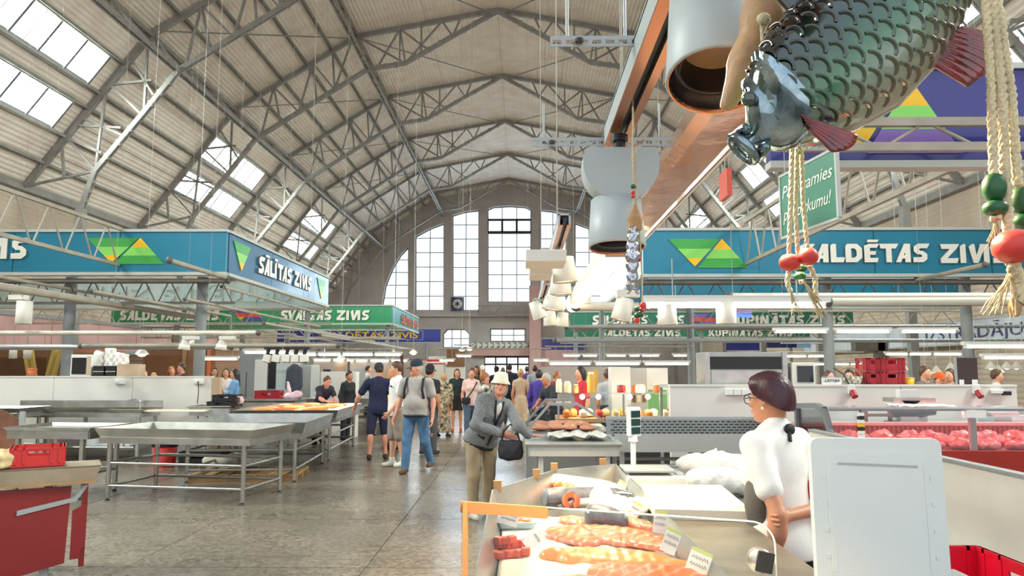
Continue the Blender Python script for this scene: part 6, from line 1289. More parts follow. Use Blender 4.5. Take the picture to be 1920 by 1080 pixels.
o = blob('plastic_bags', [ell_((1.08, 4.62, 1.08), (.14, .1, .05)), ell_((1.2, 4.6, 1.09), (.13, .1, .05)), ell_((1.3, 4.58, 1.07), (.1, .09, .05)), cone_((1.16, 4.6, 1.12), (1.17, 4.58, 1.165), .03, .014), ell_((1.38, 4.6, 1.05), (.09, .08, .05))], M['bag'], None, .009, .02, disp=lambda X: .012*np.abs(np.sin(X[..., 0]*48+X[..., 1]*30))*np.sin(X[..., 1]*60+X[..., 0]*25)+.006*np.sin(X[..., 0]*95)*np.sin(X[..., 2]*90+X[..., 1]*40)); tag(o, 'crumpled white plastic bags on top of the bag roll', 'bag')
t = thing('printed_bag', 'white bag with blue print beside the seller apron', 'bag', (1.41, 4.55, 1.03)); blob('sack', [ell_((0, 0, .03), (.07, .06, .05)), ell_((.04, .02, .06), (.05, .05, .04))], M['bag'], t, .01, .02); MB().ell((-.01, -.05, .03), (.045, .012, .02), 10, 6, 0).build('print', pm('blue_print', '3f479c', .5), t)
# glass guard with tan tape along its edge
M['guard'] = glassy('guard_glass', (.96, .98, .97), .15); M['tape'] = pm('tan_tape', 'b98250', .5); M['edge'] = M['edge']; M['glassedge'] = pm('glass_edge', 'dfe8e2', .2)
A, B = Vector((-.157, 2.0, 0)), Vector((.57, 1.74, 0)); ux = (B-A).normalized(); nn = Vector((ux.y, -ux.x, 0)); L = (B-A).length
t = thing('glass_guard', 'clear glass guard with tan tape and rounded corner on counter', 'glass', (A.x, A.y, .95)); zt = .352
arc = [(L-.05+.05*math.sin(a), zt-.05+.05*math.cos(a)) for a in [PI/2*i/8 for i in range(9)]]
pl = [(0, .035), (L, .035)]+arc[::-1]+[(0, zt)]
MB().prism(pl, (0, 0, 0), ux, (0, 0, 1), nn*-.005).build('pane', M['guard'], t, fix=True)
MB().path([ux*x+Vector((0, 0, z)) for x, z in [(.235, zt)]+arc+[(L, .035)]], .0022, 6).build('bright_edge', M['glassedge'], t)
MB().bar(ux*.012+Vector((0, 0, .0))+nn*.003, ux*.012+Vector((0, 0, zt))+nn*.003, .026, .012).build('tape', M['tape'], t); MB().bar(Vector((0, 0, zt-.012))+nn*.003, ux*.235+Vector((0, 0, zt-.012))+nn*.003, .012, .028).build('tape', M['tape'], t)
for x in (.2, L-.05): MB().bb((ux*x).to_tuple()[:2]+(-.02,) if 0 else (ux.x*x-.02, ux.y*x-.015, -.02), (ux.x*x+.02, ux.y*x+.015, .05)).build('foot_clamp', M['stainless'], t)
q = at(1424, 1050, 1.74)-Vector((A.x, A.y, .95)); cm = Matrix.Translation(q) @ RX(PI/2); MB().lathe([(.001, -.014), (.026, -.014), (.028, 0), (.026, .016), (.001, .016)], 24, cm).build('clamp', M['stainless'], t); MB().box(q+Vector((.006, -.018, .0)), (.036, .012, .044), 0, Matrix.Rotation(.2, 3, 'Y')).build('rubber_pad', M['black'], t)
# foam lid, its stand, red tray, counter side wall
t = thing('foam_box_cover', 'big white foam box lid standing upright beside the seller', 'lid', (1.128, 2.42, .957), math.radians(-3)); w, h = .405, .47
def rrect(x0, z0, x1, z1, r, n=5):
    P = []
    for cx, cz, a0 in ((x1-r, z0+r, -PI/2), (x1-r, z1-r, 0), (x0+r, z1-r, PI/2), (x0+r, z0+r, PI)): P += [(cx+r*math.cos(a0+PI/2*i/n), cz+r*math.sin(a0+PI/2*i/n)) for i in range(n+1)]
    return P
lean = Vector((0, .04, 1)).normalized(); LX = Vector((1, 0, 0)); LB = LX.cross(lean)
bevel(MB().prism(rrect(-w/2, 0, w/2, h, .025), (0, 0, 0), LX, lean, -LB*.035).build('panel', M['foam'], t, fix=True), .004)
for x0, z0, x1, z1, d, nm in ((-w/2+.045, .045, w/2-.045, h-.045, .004, 'raised_field'),): bevel(MB().prism(rrect(x0, z0, x1, z1, .012), LB*d, LX, lean, -LB*(d+.001)).build(nm, M['foam'], t, fix=True), .003)
m = MB()
for x in (-w/2+.052, w/2-.062):
    m.prism([(x, .06), (x+.01, .06), (x+.01, h-.06), (x, h-.06)], LB*.007, LX, lean, -LB*.003)
m.build('rib', M['foam'], t, fix=True); MB().prism([(-w/2+.08, h-.082), (w/2-.08, h-.09), (w/2-.08, h-.084), (-w/2+.08, h-.076)], LB*.007, LX, lean, -LB*.003).build('groove', M['zinc'], t, fix=True)
for i in range(4):
    for x in (-w/2+.03, w/2-.042): MB().prism([(x, .1+i*.08), (x+.012, .1+i*.08), (x+.012, .112+i*.08), (x, .112+i*.08)], LB*.003, LX, lean, -LB*.003).build('lug', M['foam'], t, fix=True)
t = thing('steel_stand', 'low steel stand the foam lid rests on', 'stand', (.0, 0, 0)); MB().bb((1.07, 2.3, .92), (1.5, 2.7, .956)).build('top', M['steel2'], t)
for x in (1.1, 1.47):
    for y in (2.33, 2.67): MB().bb((x-.02, y-.02, 0), (x+.02, y+.02, .92)).build('leg', M['steel2'], t)
crate('large bright red tray crate at bottom right corner', (1.93, 3.42, .5), .62, .8, .28, pm('hot_red_plastic', 'd80f2e', .35), name='plastic_tray', cut=False)
o = MB().box((1.93, 3.4, .56), (.5, .66, .06)).build('ice_block', M['foam']); bevel(o, .02); tag(o, 'flat white foam sheet lying in the bright red tray', 'sheet')
crate('red crate standing on the floor under the bright red tray', (1.93, 3.42, 0), .6, .75, .245, M['redcrate2']); crate('red crate stacked directly under the bright red tray', (1.93, 3.42, .25), .6, .75, .245, M['redcrate2'])
t = thing('counter_wall', 'low white side wall with metal top edge at right', 'partition', (2.6, 2.0, 0)); MB().bb((0, 0, 0), (.05, 2.5, 1.08)).bb((0, 2.5, 0), (.05, 4.9, 1.08)).build('panel', pm('scuffed_white', 'dcd9cf', .5, var=.05, vs=3), t); MB().bb((-.008, 0, 1.08), (.058, 4.9, 1.1)).build('top_edge', M['alu'], t)
# ================================================================== people
SK = dict(a=pm('skin_fair', 'e3a98a', .5, sss=.08), b=pm('skin_tanned', 'c98a68', .5, sss=.08), c=pm('skin_pinkish', 'dd9c80', .5, sss=.08))
HR = dict(dark=pm('hair_dark', '2b2220', .5, bump=.3, bs=90, stretch=(1, 1, .2)), brown=pm('hair_brown', '5a3d2a', .5, bump=.3, bs=90, stretch=(1, 1, .2)), plum=pm('hair_plum', '33161f', .35, bump=.35, bs=110, stretch=(1, 1, .18), col2='4a2230', vs=30),
          grey=pm('hair_grey', 'b5b0aa', .6, bump=.3, bs=90), blond=pm('hair_blond', 'c29a62', .5, bump=.3, bs=90), ginger=pm('hair_ginger', '9a6238', .5, bump=.3, bs=90))
M['eye'] = pm('eye_dark', '1b1512', .2); M['lip'] = pm('lip', 'a9584e', .5)
_cl = {}
def cloth(c, c2=None, vs=8, **k):
    key = (c, c2)
    if key not in _cl: _cl[key] = pm('cloth_'+c, c, .85, bump=.12, bs=60, col2=c2, vs=vs, var=0 if c2 else .05, **k)
    return _cl[key]
def Rm(ax, deg): return np.array(Matrix.Rotation(math.radians(deg), 3, ax))
_hand = {}
def hand_template(curl, res=.0045):
    key = (curl, res)
    if key not in _hand:
        P = []
        for i, (x, ln) in enumerate(((-.031, .062), (-.0105, .077), (.0105, .082), (.0305, .072))):
            k = np.array([x, .0, -.092]); P.append((cone_((x*.45, 0, -.01), k, .0145, .0115), .012))
            a = curl*.9; p = k+np.array([x*.12, math.sin(a), -math.cos(a)])*ln*.55; q = p+np.array([0, math.sin(a*2), -math.cos(a*2)])*ln*.45
            P += [(cone_(k, p, .0098, .0085), .003), (cone_(p, q, .0085, .0066), .003)]
        P += [(ell_((0, .003, -.05), (.036, .015, .05)), .015), (cone_((.022, .004, -.03), (.050, .016, -.062), .0125, .0105), .008), (cone_((.050, .016, -.062), (.055, .024, -.092), .0098, .0075), .004), (cone_((0, 0, .05), (0, 0, -.01), .026, .022), .02)]
        V, Q = sdf_mesh(P, res, .01); _hand[key] = (relax(V, Q, 1, .3), Q)
    return _hand[key]
def person(label, loc, yaw, h=1.72, fem=False, lean=0., side=0., legs=((3, 4), (-3, 4)), arms=(None, None), head=(0, 0), top=None, bot=None, shoe='3a3230', hair=('dark', 'short'), hat=None, res=.016, belly=0., hands=None, skin='a', width=1., group=None, bust=None, hcurl=.45, palms=(None, None), shoes=True, wr=.004, socks=None):
    s = h/1.75; t = thing('person', label, 'person', (loc[0], loc[1], 0), math.radians(yaw), group); t['_h'] = h; del t['_h']
    yw = math.radians(yaw); mat = SK[skin]
    def loc_of(p):                                                      # world -> unscaled local
        d = Vector(p)-Vector((loc[0], loc[1], 0)); return np.array([(d.x*math.cos(yw)+d.y*math.sin(yw))/s, (-d.x*math.sin(yw)+d.y*math.cos(yw))/s, d.z/s])
    sw = (.158 if fem else .182)*width; hw = (.095 if fem else .088)*width
    R = Rm('X', lean) @ np.eye(3); R = Rm('Y', side) @ R; piv = np.array([0, 0, .95])
    U = lambda x, y, z: R @ (np.array([x, y, z])-piv)+piv
    # legs first, so that the lower foot decides the height
    L = {}; low = 9
    for i, sg in enumerate((-1, 1)):
        a, b = math.radians(legs[i][0]), math.radians(legs[i][1]); o = legs[i][2] if len(legs[i]) > 2 else .01
        hip = np.array([sg*hw, 0, .92]); knee = hip+np.array([sg*o, -math.sin(a)*.42, -math.cos(a)*.42]); c = a-b; ank = knee+np.array([sg*o*.6, -math.sin(c)*.415, -math.cos(c)*.415]); L[sg] = (hip, knee, ank); low = min(low, ank[2])
    dz = .085-low; up = np.array([0, 0, dz])
    T = lambda p: (np.array(p)+up)*s
    E = lambda c, r, Rr=None: ell_(T(c), np.array(r)*s, Rr)
    C_ = lambda a, b, ra, rb: cone_(T(a), T(b), ra*s, rb*s)
    b_ = width
    tors = [(E(U(0, 0, 1.29), (.15*b_, .108, .2), R), .05), (E(U(0, -.012-belly*.3, 1.08), ((.128 if fem else .14)*b_+belly*.4, .1+belly, .17), R), .06), (E(U(0, 0, .95), ((.165 if fem else .155)*b_, .115, .12), R), .06)]
    for sg in (-1, 1): tors.append((C_(U(0, .012, 1.43), U(sg*(sw-.02), .012, 1.405), .062, .058), .04))
    if fem:
        for sg in (-1, 1): tors.append((E(U(sg*.07, -.085, 1.27), (.06, .05, .06), R), .03))
    arm = {}
    for i, sg in enumerate((-1, 1)):
        sh = U(sg*sw, .012, 1.405); A = arms[i]
        if A is None: el = sh+np.array([sg*.055, .035, -.285]); wr_ = el+np.array([sg*.0, -.055, -.245])
        elif A[0] == 'w': el, wr_ = loc_of(A[1])-up, loc_of(A[2])-up
        else: el, wr_ = np.array(A[0], float), np.array(A[1], float)
        arm[sg] = (sh, el, wr_)
    hc = U(0, -.012, 1.635); Rh = R @ Rm('X', -lean*.75) @ Rm('Y', -side*.7) @ Rm('Z', head[0]) @ Rm('X', head[1]); nb = U(0, .015, 1.46)
    hc = nb+(hc-nb)*.6+np.array([0, -.004, .175*.4]) if lean else hc
    Hd = lambda x, y, z: hc+Rh @ np.array([x, y, z])
    body = [(E(hc, (.075, .095, .115), Rh), .02), (E(Hd(0, -.028, -.07), (.054, .062, .055), Rh), .03), (C_(nb, Hd(0, .02, -.06), .056 if not fem else .048, .052 if not fem else .046), .025),
            (C_(Hd(0, -.092, .008), Hd(0, -.112, -.03), .009, .014), .012), (E(Hd(0, -.086, -.062), (.026, .014, .014), Rh), .012), (E(Hd(0, -.078, -.1), (.026, .022, .018), Rh), .02)]
    for sg in (-1, 1): body += [(E(Hd(sg*.077, .012, -.01), (.011, .024, .033), Rh), .006), (E(Hd(sg*.042, -.07, -.025), (.026, .022, .02), Rh), .015)]
    legp = {}
    for sg in (-1, 1):
        hp, kn, an = L[sg]; cf = kn+(an-kn)*.28+np.array([0, .022, 0]); fy = -.13
        legp[sg] = [(C_(hp, kn, .088 if not fem else .09, .055), .04), (C_(kn, an, .052, .037), .02), (E(cf, (.05, .055, .12)), .03)]
        body += legp[sg]+[(C_(an+np.array([0, .035, -.04]), an+np.array([sg*.012, fy, -.055]), .036, .028), .02), (C_(an, an+np.array([0, -.06, -.035]), .036, .035), .02)]
    body += tors
    for i, sg in enumerate((-1, 1)):
        sh, el, wv = arm[sg]; body += [(C_(sh, el, .05 if not fem else .044, .039), .03), (C_(el, wv, .041 if not fem else .037, .0265), .015), (E(el+(wv-el)*.25, (.042, .042, .06), None), .03)]
    hm = []
    for i, sg in enumerate((-1, 1)):
        sh, el, wv = arm[sg]; d = wv-el; d = d/np.linalg.norm(d); pal = palms[i]
        if pal is not None and len(pal) > 1: d = np.array(pal[1], float); d /= np.linalg.norm(d)
        n = np.array(pal[0], float) if pal is not None else np.array([-sg, -.25, 0.]); n = n-d*n.dot(d); n /= np.linalg.norm(n)
        z = -d; y = n; x = np.cross(y, z); mir = 1 if sg > 0 else 1
        # thumb (local +x) must point forward/up: choose the sign that puts it on the -y (front) side
        fwd = np.array([0, -1, .35]) if pal is None or len(pal) < 3 else np.array(pal[2], float)
        if x.dot(fwd) < 0: x = -x
        Rr = np.stack([x, y, z], 1); hm.append((wv, Rr))
        if not hands: body += [(E(wv+d*.05, (.036, .018, .05), Rr), .012)]+[(C_(wv+d*.085+x*q, wv+d*.15+x*q*1.3+y*.03, .011, .008), .004) for q in (-.028, -.009, .01, .028)]+[(C_(wv+d*.02+x*.02, wv+d*.07+x*.05+y*.012, .012, .009), .006)]
    sc = lambda P: [(p, k*s) for p, k in P]
    V, Q = sdf_mesh(sc(body), res*s if res > .01 else res, .02); V = relax(V, Q, 1, .35)
    if hands:
        for wv, Rr in hm:
            hv, hq = hand_template(hcurl, hands); hv = hv @ Rr.T*s+T(wv); x_neg = np.linalg.det(Rr) < 0
            Q = np.concatenate([Q, (hq[:, ::-1] if x_neg else hq)+len(V)]); V = np.concatenate([V, hv])
    np_obj('body', V, Q, mat, t)
    wrk = (lambda X: wr*np.sin(X[..., 2]*34+X[..., 0]*22)*np.sin(X[..., 0]*26-X[..., 1]*31+X[..., 2]*9)) if wr else None
    if top:
        m, sl, hem = top[:3]; inf = top[3] if len(top) > 3 else .011; P = list(tors)
        for sg in (-1, 1):
            sh, el, wv = arm[sg]; r0 = .05 if not fem else .043
            if sl <= 1: P.append((C_(sh, sh+(el-sh)*sl, r0+.004, r0-.002+.006*(sl < .8)), .03))
            else: P += [(C_(sh, el, r0+.004, .045), .03), (C_(el, el+(wv-el)*(sl-1), .045, .036), .02), (E(el, (.048, .048, .048)), .03)]
        P.append((C_(nb, nb+(Hd(0, .02, -.06)-nb)*.18, .06, .056), .02))
        hp_ = T(U(0, 0, hem)); n = -(R @ np.array([0, 0, 1.]))
        sub = [cone_(T(nb+(Hd(0, .01, -.06)-nb)*.1+np.array([0, -.03, 0])), T(Hd(0, -.03, -.02)), .052*s, .06*s)]
        P.append((E(U(0, 0, (hem+.95)/2), ((.168 if fem else .158)*b_+belly*.3, .118+belly*.5, abs(.95-hem)/2+.08), R), .05))
        for k in range(3 if len(top) > 4 else 0): pass
        o = blob('shirt' if len(top) < 5 else top[4], sc(P), cloth(*m) if isinstance(m, tuple) else cloth(m), t, max(res*s, .008) if res > .01 else res, .02, 1, cut=[(hp_, n)], sub=sub, infl=inf*s, disp=wrk)
    if bot:
        m, kind, fr = bot[:3]; P = [tors[2], (E(U(0, 0, 1.0), ((.15 if fem else .148)*b_+belly*.3, .11+belly*.3, .08), R), .04)]+([tors[1]] if belly > .03 else []); cut = [(T(U(0, 0, .98 if belly > .03 else 1.06)), R @ np.array([0, 0, 1.]))]
        if kind == 'legs':
            for sg in (-1, 1):
                hp, kn, an = L[sg]
                if fr <= 1: P.append((C_(hp, hp+(kn-hp)*fr, .1, .1-.028*fr+.012*(fr < .99)), .03))
                else: P += [(C_(hp, kn, .098, .07), .03), (C_(kn, kn+(an-kn)*(fr-1), .068, .056), .03)]
            nm = 'trousers' if fr > 1.2 else 'shorts'
        else:
            z1 = .95-.88*fr; P += [(C_((0, 0, .93), (0, 0, z1), .15, .15+.07*fr), .04)]; cut.append(((0, 0, (z1+dz+.02)*s), (0, 0, -1))); nm = 'skirt'
        blob(nm, sc(P), cloth(*m) if isinstance(m, tuple) else cloth(m), t, max(res*s, .008), .02, 1, cut=cut, infl=.008*s, disp=wrk)
    if shoes:
        for sg in (-1, 1):
            hp, kn, an = L[sg]; fl_ = an[2]+dz-.085
            blob('shoe', [(C_(an+np.array([0, .04, -.04]), an+np.array([sg*.012, -.14, -.05]), .046, .038), .02*s), (C_(an+np.array([0, .01, -.01]), an+np.array([0, -.05, -.035]), .044, .042), .02*s)], cloth(shoe), t, max(.012, res*.8)*s, .02, 1, cut=[((0, 0, max(.0, fl_)*s+.002), (0, 0, -1))])
    if socks:
        for sg in (-1, 1): hp, kn, an = L[sg]; MB().tube(T(an+np.array([0, 0, -.01])), T(an+(kn-an)*.17), .046*s, .049*s, 12).build('sock', M['white'], t)
    # head details
    hcol, style = hair; hm_ = HR[hcol]; hres = min(res, .012)*s if res > .01 else res
    Hp = [(E(Hd(0, .012, .018), (.085, .102, .118), Rh), .01)]; cutp = [(T(Hd(0, -.062, .055)), Rh @ np.array([0, -.78, -.62]))]
    if style == 'short': cutp.append((T(Hd(0, .05, -.085)), Rh @ np.array([0, .15, -1.])))
    if style == 'cropped': Hp = [(E(Hd(0, .012, .014), (.079, .098, .112), Rh), .01)]; cutp.append((T(Hd(0, .05, -.07)), Rh @ np.array([0, .2, -1.])))
    if style == 'bob': Hp += [(E(Hd(sg*.058, .025, -.05), (.036, .066, .085), Rh), .03) for sg in (-1, 1)]+[(E(Hd(0, .075, -.06), (.07, .045, .09), Rh), .03)]; cutp = [(T(Hd(0, -.05, .05)), Rh @ np.array([0, -.9, -.42]))]
    if style == 'long': Hp += [(C_(Hd(sg*.062, .035, -.02), Hd(sg*.08, .03, -.25), .042, .03), .03) for sg in (-1, 1)]+[(C_(Hd(0, .07, -.03), Hd(0, .1, -.3), .07, .055), .03)]; cutp = [(T(Hd(0, -.05, .05)), Rh @ np.array([0, -.9, -.42]))]
    if style == 'bun': Hp += [(E(Hd(0, .12, .03), (.042, .042, .042), Rh), .01)]; cutp.append((T(Hd(0, .05, -.06)), Rh @ np.array([0, .3, -1.])))
    if style == 'bowl': Hp = [(E(Hd(0, .014, .026), (.09, .11, .112), Rh), .01), (E(Hd(0, .058, -.03), (.084, .068, .098), Rh), .04), (E(Hd(0, -.045, .066), (.08, .075, .052), Rh), .03)]; cutp = [(T(Hd(0, -.055, .022)), Rh @ np.array([0, -.5, -.86])), (T(Hd(0, .05, -.118)), Rh @ np.array([0, .3, -.95])), (T(Hd(0, -.03, -.03)), Rh @ np.array([0, -.94, -.34]))]
    if style != 'none': blob('hair', sc(Hp), hm_, t, hres, .01, 1, cut=cutp, disp=lambda X: .0022*np.sin(X[..., 0]*150+X[..., 1]*90)*np.sin(X[..., 2]*25+X[..., 0]*60))
    MH = Matrix.Translation(Vector(T(hc))) @ Matrix(Rh.tolist()).to_4x4() @ Matrix.Scale(s, 4)
    for sg in (-1, 1):
        MB().ell((MH @ Vector((sg*.031, -.085, .004))), (.0115*s, .008*s, .0065*s), 8, 6, 0, MH.to_3x3().normalized()).build('eye', M['eye'], t)
        if res < .02: MB().ell((MH @ Vector((sg*.032, -.09, .026))), (.018*s, .006*s, .004*s), 8, 4, 0, MH.to_3x3().normalized()).build('eyebrow', hm_, t)
    MB().ell((MH @ Vector((0, -.0985, -.062))), (.022*s, .007*s, .0065*s), 10, 6, 0, MH.to_3x3().normalized()).build('mouth', M['lip'], t)
    if hat:
        kind, hcol2 = hat; hmat = cloth(hcol2)
        if kind == 'cap':
            MB().lathe([(.088*1.02, .02), (.09, .05), (.08, .1), (.05, .13), (.005, .14)], 20, MH @ Matrix.Translation((0, .008, .01)) @ Matrix.Diagonal((.98, 1.14, 1, 1))).build('cap', hmat, t)
            pk = [(.07*math.cos(a), -.085-.075*math.sin(a)) for a in [PI*i/10 for i in range(11)]]; c0 = MH @ Matrix.Rotation(.18, 4, 'X')
            o = c0 @ Vector((0, -.0, .03)); ax_, ay = c0.to_3x3() @ Vector((1, 0, 0)), c0.to_3x3() @ Vector((0, 1, 0)); MB().prism(pk, o, ax_, ay, (c0.to_3x3() @ Vector((0, 0, .008)))).build('peak', hmat, t, fix=True)
        if kind == 'bucket': MB().lathe([(.125, .005), (.128, .012), (.097, .055), (.092, .085), (.08, .135), (.05, .15), (.005, .152)], 24, MH @ Matrix.Translation((0, .006, .01)) @ Matrix.Diagonal((.95, 1.1, 1, 1)), cap=False).build('hat', hmat, t)
    t_info = dict(T=T, U=U, Hd=Hd, R=R, MH=MH, arm=arm, s=s, L=L, root=t); return t_info
W3 = lambda px, py, D: at(px, py, D)
# the seller with her back turned
sx_, sy_ = 1.19, 3.5
I = person('woman seller with short plum hair, white t-shirt and grey apron seen from behind', (sx_, sy_), 214, 1.62, True, 5, 0, ((0, 2), (0, 2)), (((-.25, .15, 1.12), (.125, .11, 1.09)), ((.215, .135, 1.105), (.215, .10, .845))), (5, 4),
           ('f1ede6', .62, .86, .018), ('26262b', 'legs', 1.95), '2a2a2c', ('plum', 'bowl'), None, .0075, .01, .0042, 'b', 1.04, None, None, .8, palms=(((0, 1, .1), (1, -.05, -.1), (0, .2, 1)), ((-1, -.2, 0),)), wr=.003)
T, U, Hd, R, tt = I['T'], I['U'], I['Hd'], I['R'], I['root']; s = I['s']
M['apron'] = pm('grey_apron', '5c5954', .8, bump=.2, bs=60); M['strap'] = pm('black_strap', '18181b', .7)
blob('apron', [(ell_(T(U(0, -.03, 1.12)), np.array((.185, .128, .22))*s, R), .03), (cone_(T((0, -.02, .95)), T((0, -.02, .5)), .175*s, .19*s), .04)], M['apron'], tt, .012, .02, 1, cut=[(T((0, .015, 1)), (0, 1, 0)), (T((0, 0, .52)), (0, 0, -1)), (T(U(0, 0, 1.3)), (0, 0, 1))], disp=lambda X: .004*np.sin(X[..., 0]*40+X[..., 2]*9))
pts = [T(U(.135*math.cos(a), .0-.135*math.sin(a)*.9, 1.475-.05*math.sin(-a))) for a in [0, 1]]
nk = [T(U(-.075, -.1, 1.36)), T(U(-.085, -.03, 1.475)), T(U(-.058, .05, 1.505)), T(U(0, .083, 1.49)), T(U(.058, .05, 1.505)), T(U(.085, -.03, 1.475)), T(U(.075, -.1, 1.36))]
MB().path(nk, .009, 8).build('neck_strap', M['strap'], tt)
kt = MB().ell(T(U(.0, .098, 1.475)), (.035, .018, .028), 10, 6).path([T(U(.01, .1, 1.47)), T(U(.03, .115, 1.42))], .011, 6).build('strap_knot', M['strap'], tt)
wl = [T(U(.172*math.cos(a), -.0+.135*math.sin(a), .985-.05*math.sin(a))) for a in [PI*i/12 for i in range(13)]]
MB().path(wl, .011, 8).build('waist_strap', M['strap'], tt)
gl = MB(); MH = I['MH']
for sg in (-1, 1):
    gl.path([MH @ Vector((sg*.034+.026*math.cos(a), -.108, .0+.024*math.sin(a))) for a in [2*PI*i/16 for i in range(16)]], .0022, 6, closed=True); gl.path([MH @ Vector((sg*.06, -.106, .004)), MH @ Vector((sg*.082, -.06, .006)), MH @ Vector((sg*.086, .02, -.002))], .0026, 6)
gl.path([MH @ Vector((-.008, -.109, .004)), MH @ Vector((.008, -.109, .004))], .002, 6); gl.build('glasses', M['black'], tt)
MB().ell(MH @ Vector((.082, .008, -.05)), (.007, .007, .007), 10, 8).build('earring', M['white'], tt)
# the woman leaning on the table
I = person('elderly woman in cream bucket hat and grey jacket leaning on work table', (-.45, 8.5), 34, 1.62, True, 22, 12, ((2, 3), (-4, 3)), (((-.2, -.2, 1.12), (.03, -.42, 1.02)), ('w', (-.03, 8.12, 1.03), (.075, 8.18, .935))), (-28, -6),
           (('8b8d8e', '6d7073', 60), 1.92, .87, .02, 'jacket'), ('a08f72', 'legs', 1.95), 'd9cfc0', ('grey', 'bob'), ('bucket', 'ece6d2'), .013, .04, .0045, 'c', 1.18, None, None, .12, palms=(None, ((0, 0, -1), (.9, -.35, -.1), (0, .6, .2))))
T, U, R, tt, s = I['T'], I['U'], I['R'], I['root'], I['s']
MB().path([T(U(.055, -.075, 1.47)), T(U(.045, -.13, 1.36)), T(U(.012, -.165, 1.18)), T(U(.0, -.19, .93))], .012).build('jacket_trim', M['strap'], tt); MB().path([T(U(-.055, -.075, 1.47)), T(U(-.045, -.13, 1.36)), T(U(-.006, -.168, 1.2))], .012).build('jacket_trim', M['strap'], tt)
MB().path([T(U(.192*math.cos(a), .005+.158*math.sin(a), .875)) for a in [2*PI*i/20 for i in range(20)]], .022, 8, closed=True).build('hem_band', M['strap'], tt)
sh_, el, wv = I['arm'][1]; MB().tube(T(el+(wv-el)*.84), T(el+(wv-el)*1.0), .041*s, .036*s, 14).build('cuff', M['strap'], tt)
MB().bar(T(U(-.14, -.12, 1.02)), T(U(-.06, -.165, 1.0)), .012, .03).build('pocket_trim', M['strap'], tt)
blob('blouse', [ell_(T(U(0, -.11, 1.36)), np.array((.045, .03, .1))*s, R)], cloth('e9e6e0'), tt, .012, .01)
hb_ = thing('handbag', 'black handbag hanging on the arm of the leaning woman', 'bag', (-.12, 8.16, .78)); blob('pouch', [box_((0, 0, .0), (.13, .06, .1), None, .03), ell_((0, 0, -.02), (.13, .07, .1))], pm('black_leather', '22232a', .5), hb_, .012, .03, disp=lambda X: .004*np.sin(X[..., 0]*50)*np.sin(X[..., 2]*40)); MB().path([(-.1, 0, .08), (-.07, -.02, .2), (.0, -.03, .27), (.07, -.01, .2), (.1, 0, .08)], .009).build('strap', M['strap'], hb_)
# the three men at the fish table
I = person('man in navy t-shirt, shorts and cap standing with his back turned', (-2.62, 13.75), 192, 1.72, legs=((2, 2, .03), (-3, 3, .03)), arms=(None, ('w', (-2.98, 13.72, 1.12), (-3.08, 13.85, .92))), head=(12, 12), top=('1d2140', .62, .83, .016), bot=('20233f', 'legs', 1.0), shoe='40302a', hair=('dark', 'cropped'), hat=('cap', '2b2c35'), res=.014, belly=.015, hands=.006, skin='c', width=1.1)
I = person('young man in white t-shirt and taupe shorts looking at the fish', (-2.12, 12.75), -62, 1.76, legs=((4, 4), (-4, 6)), arms=(None, ((.24, -.02, 1.12), (.2, -.18, .92))), head=(-20, 8), top=('eceae6', .62, .84, .016), bot=('9b8d80', 'legs', .98), shoe='e9e4d2', hair=('brown', 'short'), res=.014, hands=.006, skin='a', width=.98, socks=True)
T, U = I['T'], I['U']; MB().box(Vector(T(U(.07, -.127, 1.34))), (.075, .012, .022)).build('chest_print', M['strap'], I['root'])
I = person('man in grey t-shirt, blue jeans and navy cap walking towards camera', (-1.68, 12.0), -12, 1.77, legs=((6, 3, .03), (-10, 22, .03)), arms=(((-.27, -.0, 1.13), (-.31, -.1, .89)), ((.27, .03, 1.13), (.29, -.05, .87))), head=(-62, 6), top=('aaa39e', .64, .89, .019), bot=(('5b83a8', '4c6f92', 5), 'legs', 1.97), shoe='6b5038', hair=('grey', 'cropped'), hat=('cap', '2c3140'), res=.013, belly=.06, hands=.0055, skin='c', width=1.12)
T, U, s = I['T'], I['U'], I['s']
for sg in (-1, 1): MB().path([T(U(sg*.13, .13, 1.36)), T(U(sg*.135, .05, 1.485)), T(U(sg*.135, -.06, 1.46)), T(U(sg*.145, -.145, 1.3)), T(U(sg*.165, -.11, 1.16))], .021, 8).build('backpack_strap', M['strap'], I['root'])
blob('backpack', [box_(T(U(0, .2, 1.24)), (.15, .08, .2), None, .05)], cloth('24262e'), I['root'], .02, .03); MB().path([T(U(.158*math.cos(a)*1.12, -.03+.165*math.sin(a), .895)) for a in [2*PI*i/20 for i in range(20)]], .017, 8, closed=True).build('belt', M['strap'], I['root'])
sh_, el, wv = I['arm'][1]; MB().tube(T(el+(wv-el)*.9), T(el+(wv-el)*.98), .034*s, .033*s, 12).build('wristwatch', M['alu'], I['root'])
def bgp(label, px, D, yaw, h, **k):
    p = at(px, 690, D); k.setdefault('res', .022); return person(label, (p.x, D), yaw, h, **k)
bgp('man with orange-lit face and beige shirt behind the white t-shirt man', 737, 15.4, -70, 1.66, top=('d6b48a', .6, .85), bot=('6f675c', 'legs', 1.95), hair=('blond', 'cropped'), skin='b')  # darker skin colour holds the orange light on his face
bgp('man in dark clothes and cap behind grey t-shirt man', 806, 14.6, 150, 1.7, top=('26272d', .6, .85), bot=('55545a', 'legs', 1.95), hair=('dark', 'short'), hat=('cap', '22232a'), skin='b')
I = bgp('blond woman in loose cream dress with black leaf print', 832, 18.2, 160, 1.52, fem=True, top=(('d8c8a8', '3c382f', 16), 1.3, .84, .03), bot=(('d8c8a8', '3c382f', 16), 'skirt', .95), hair=('blond', 'cropped'), skin='b', width=1.25, res=.02)
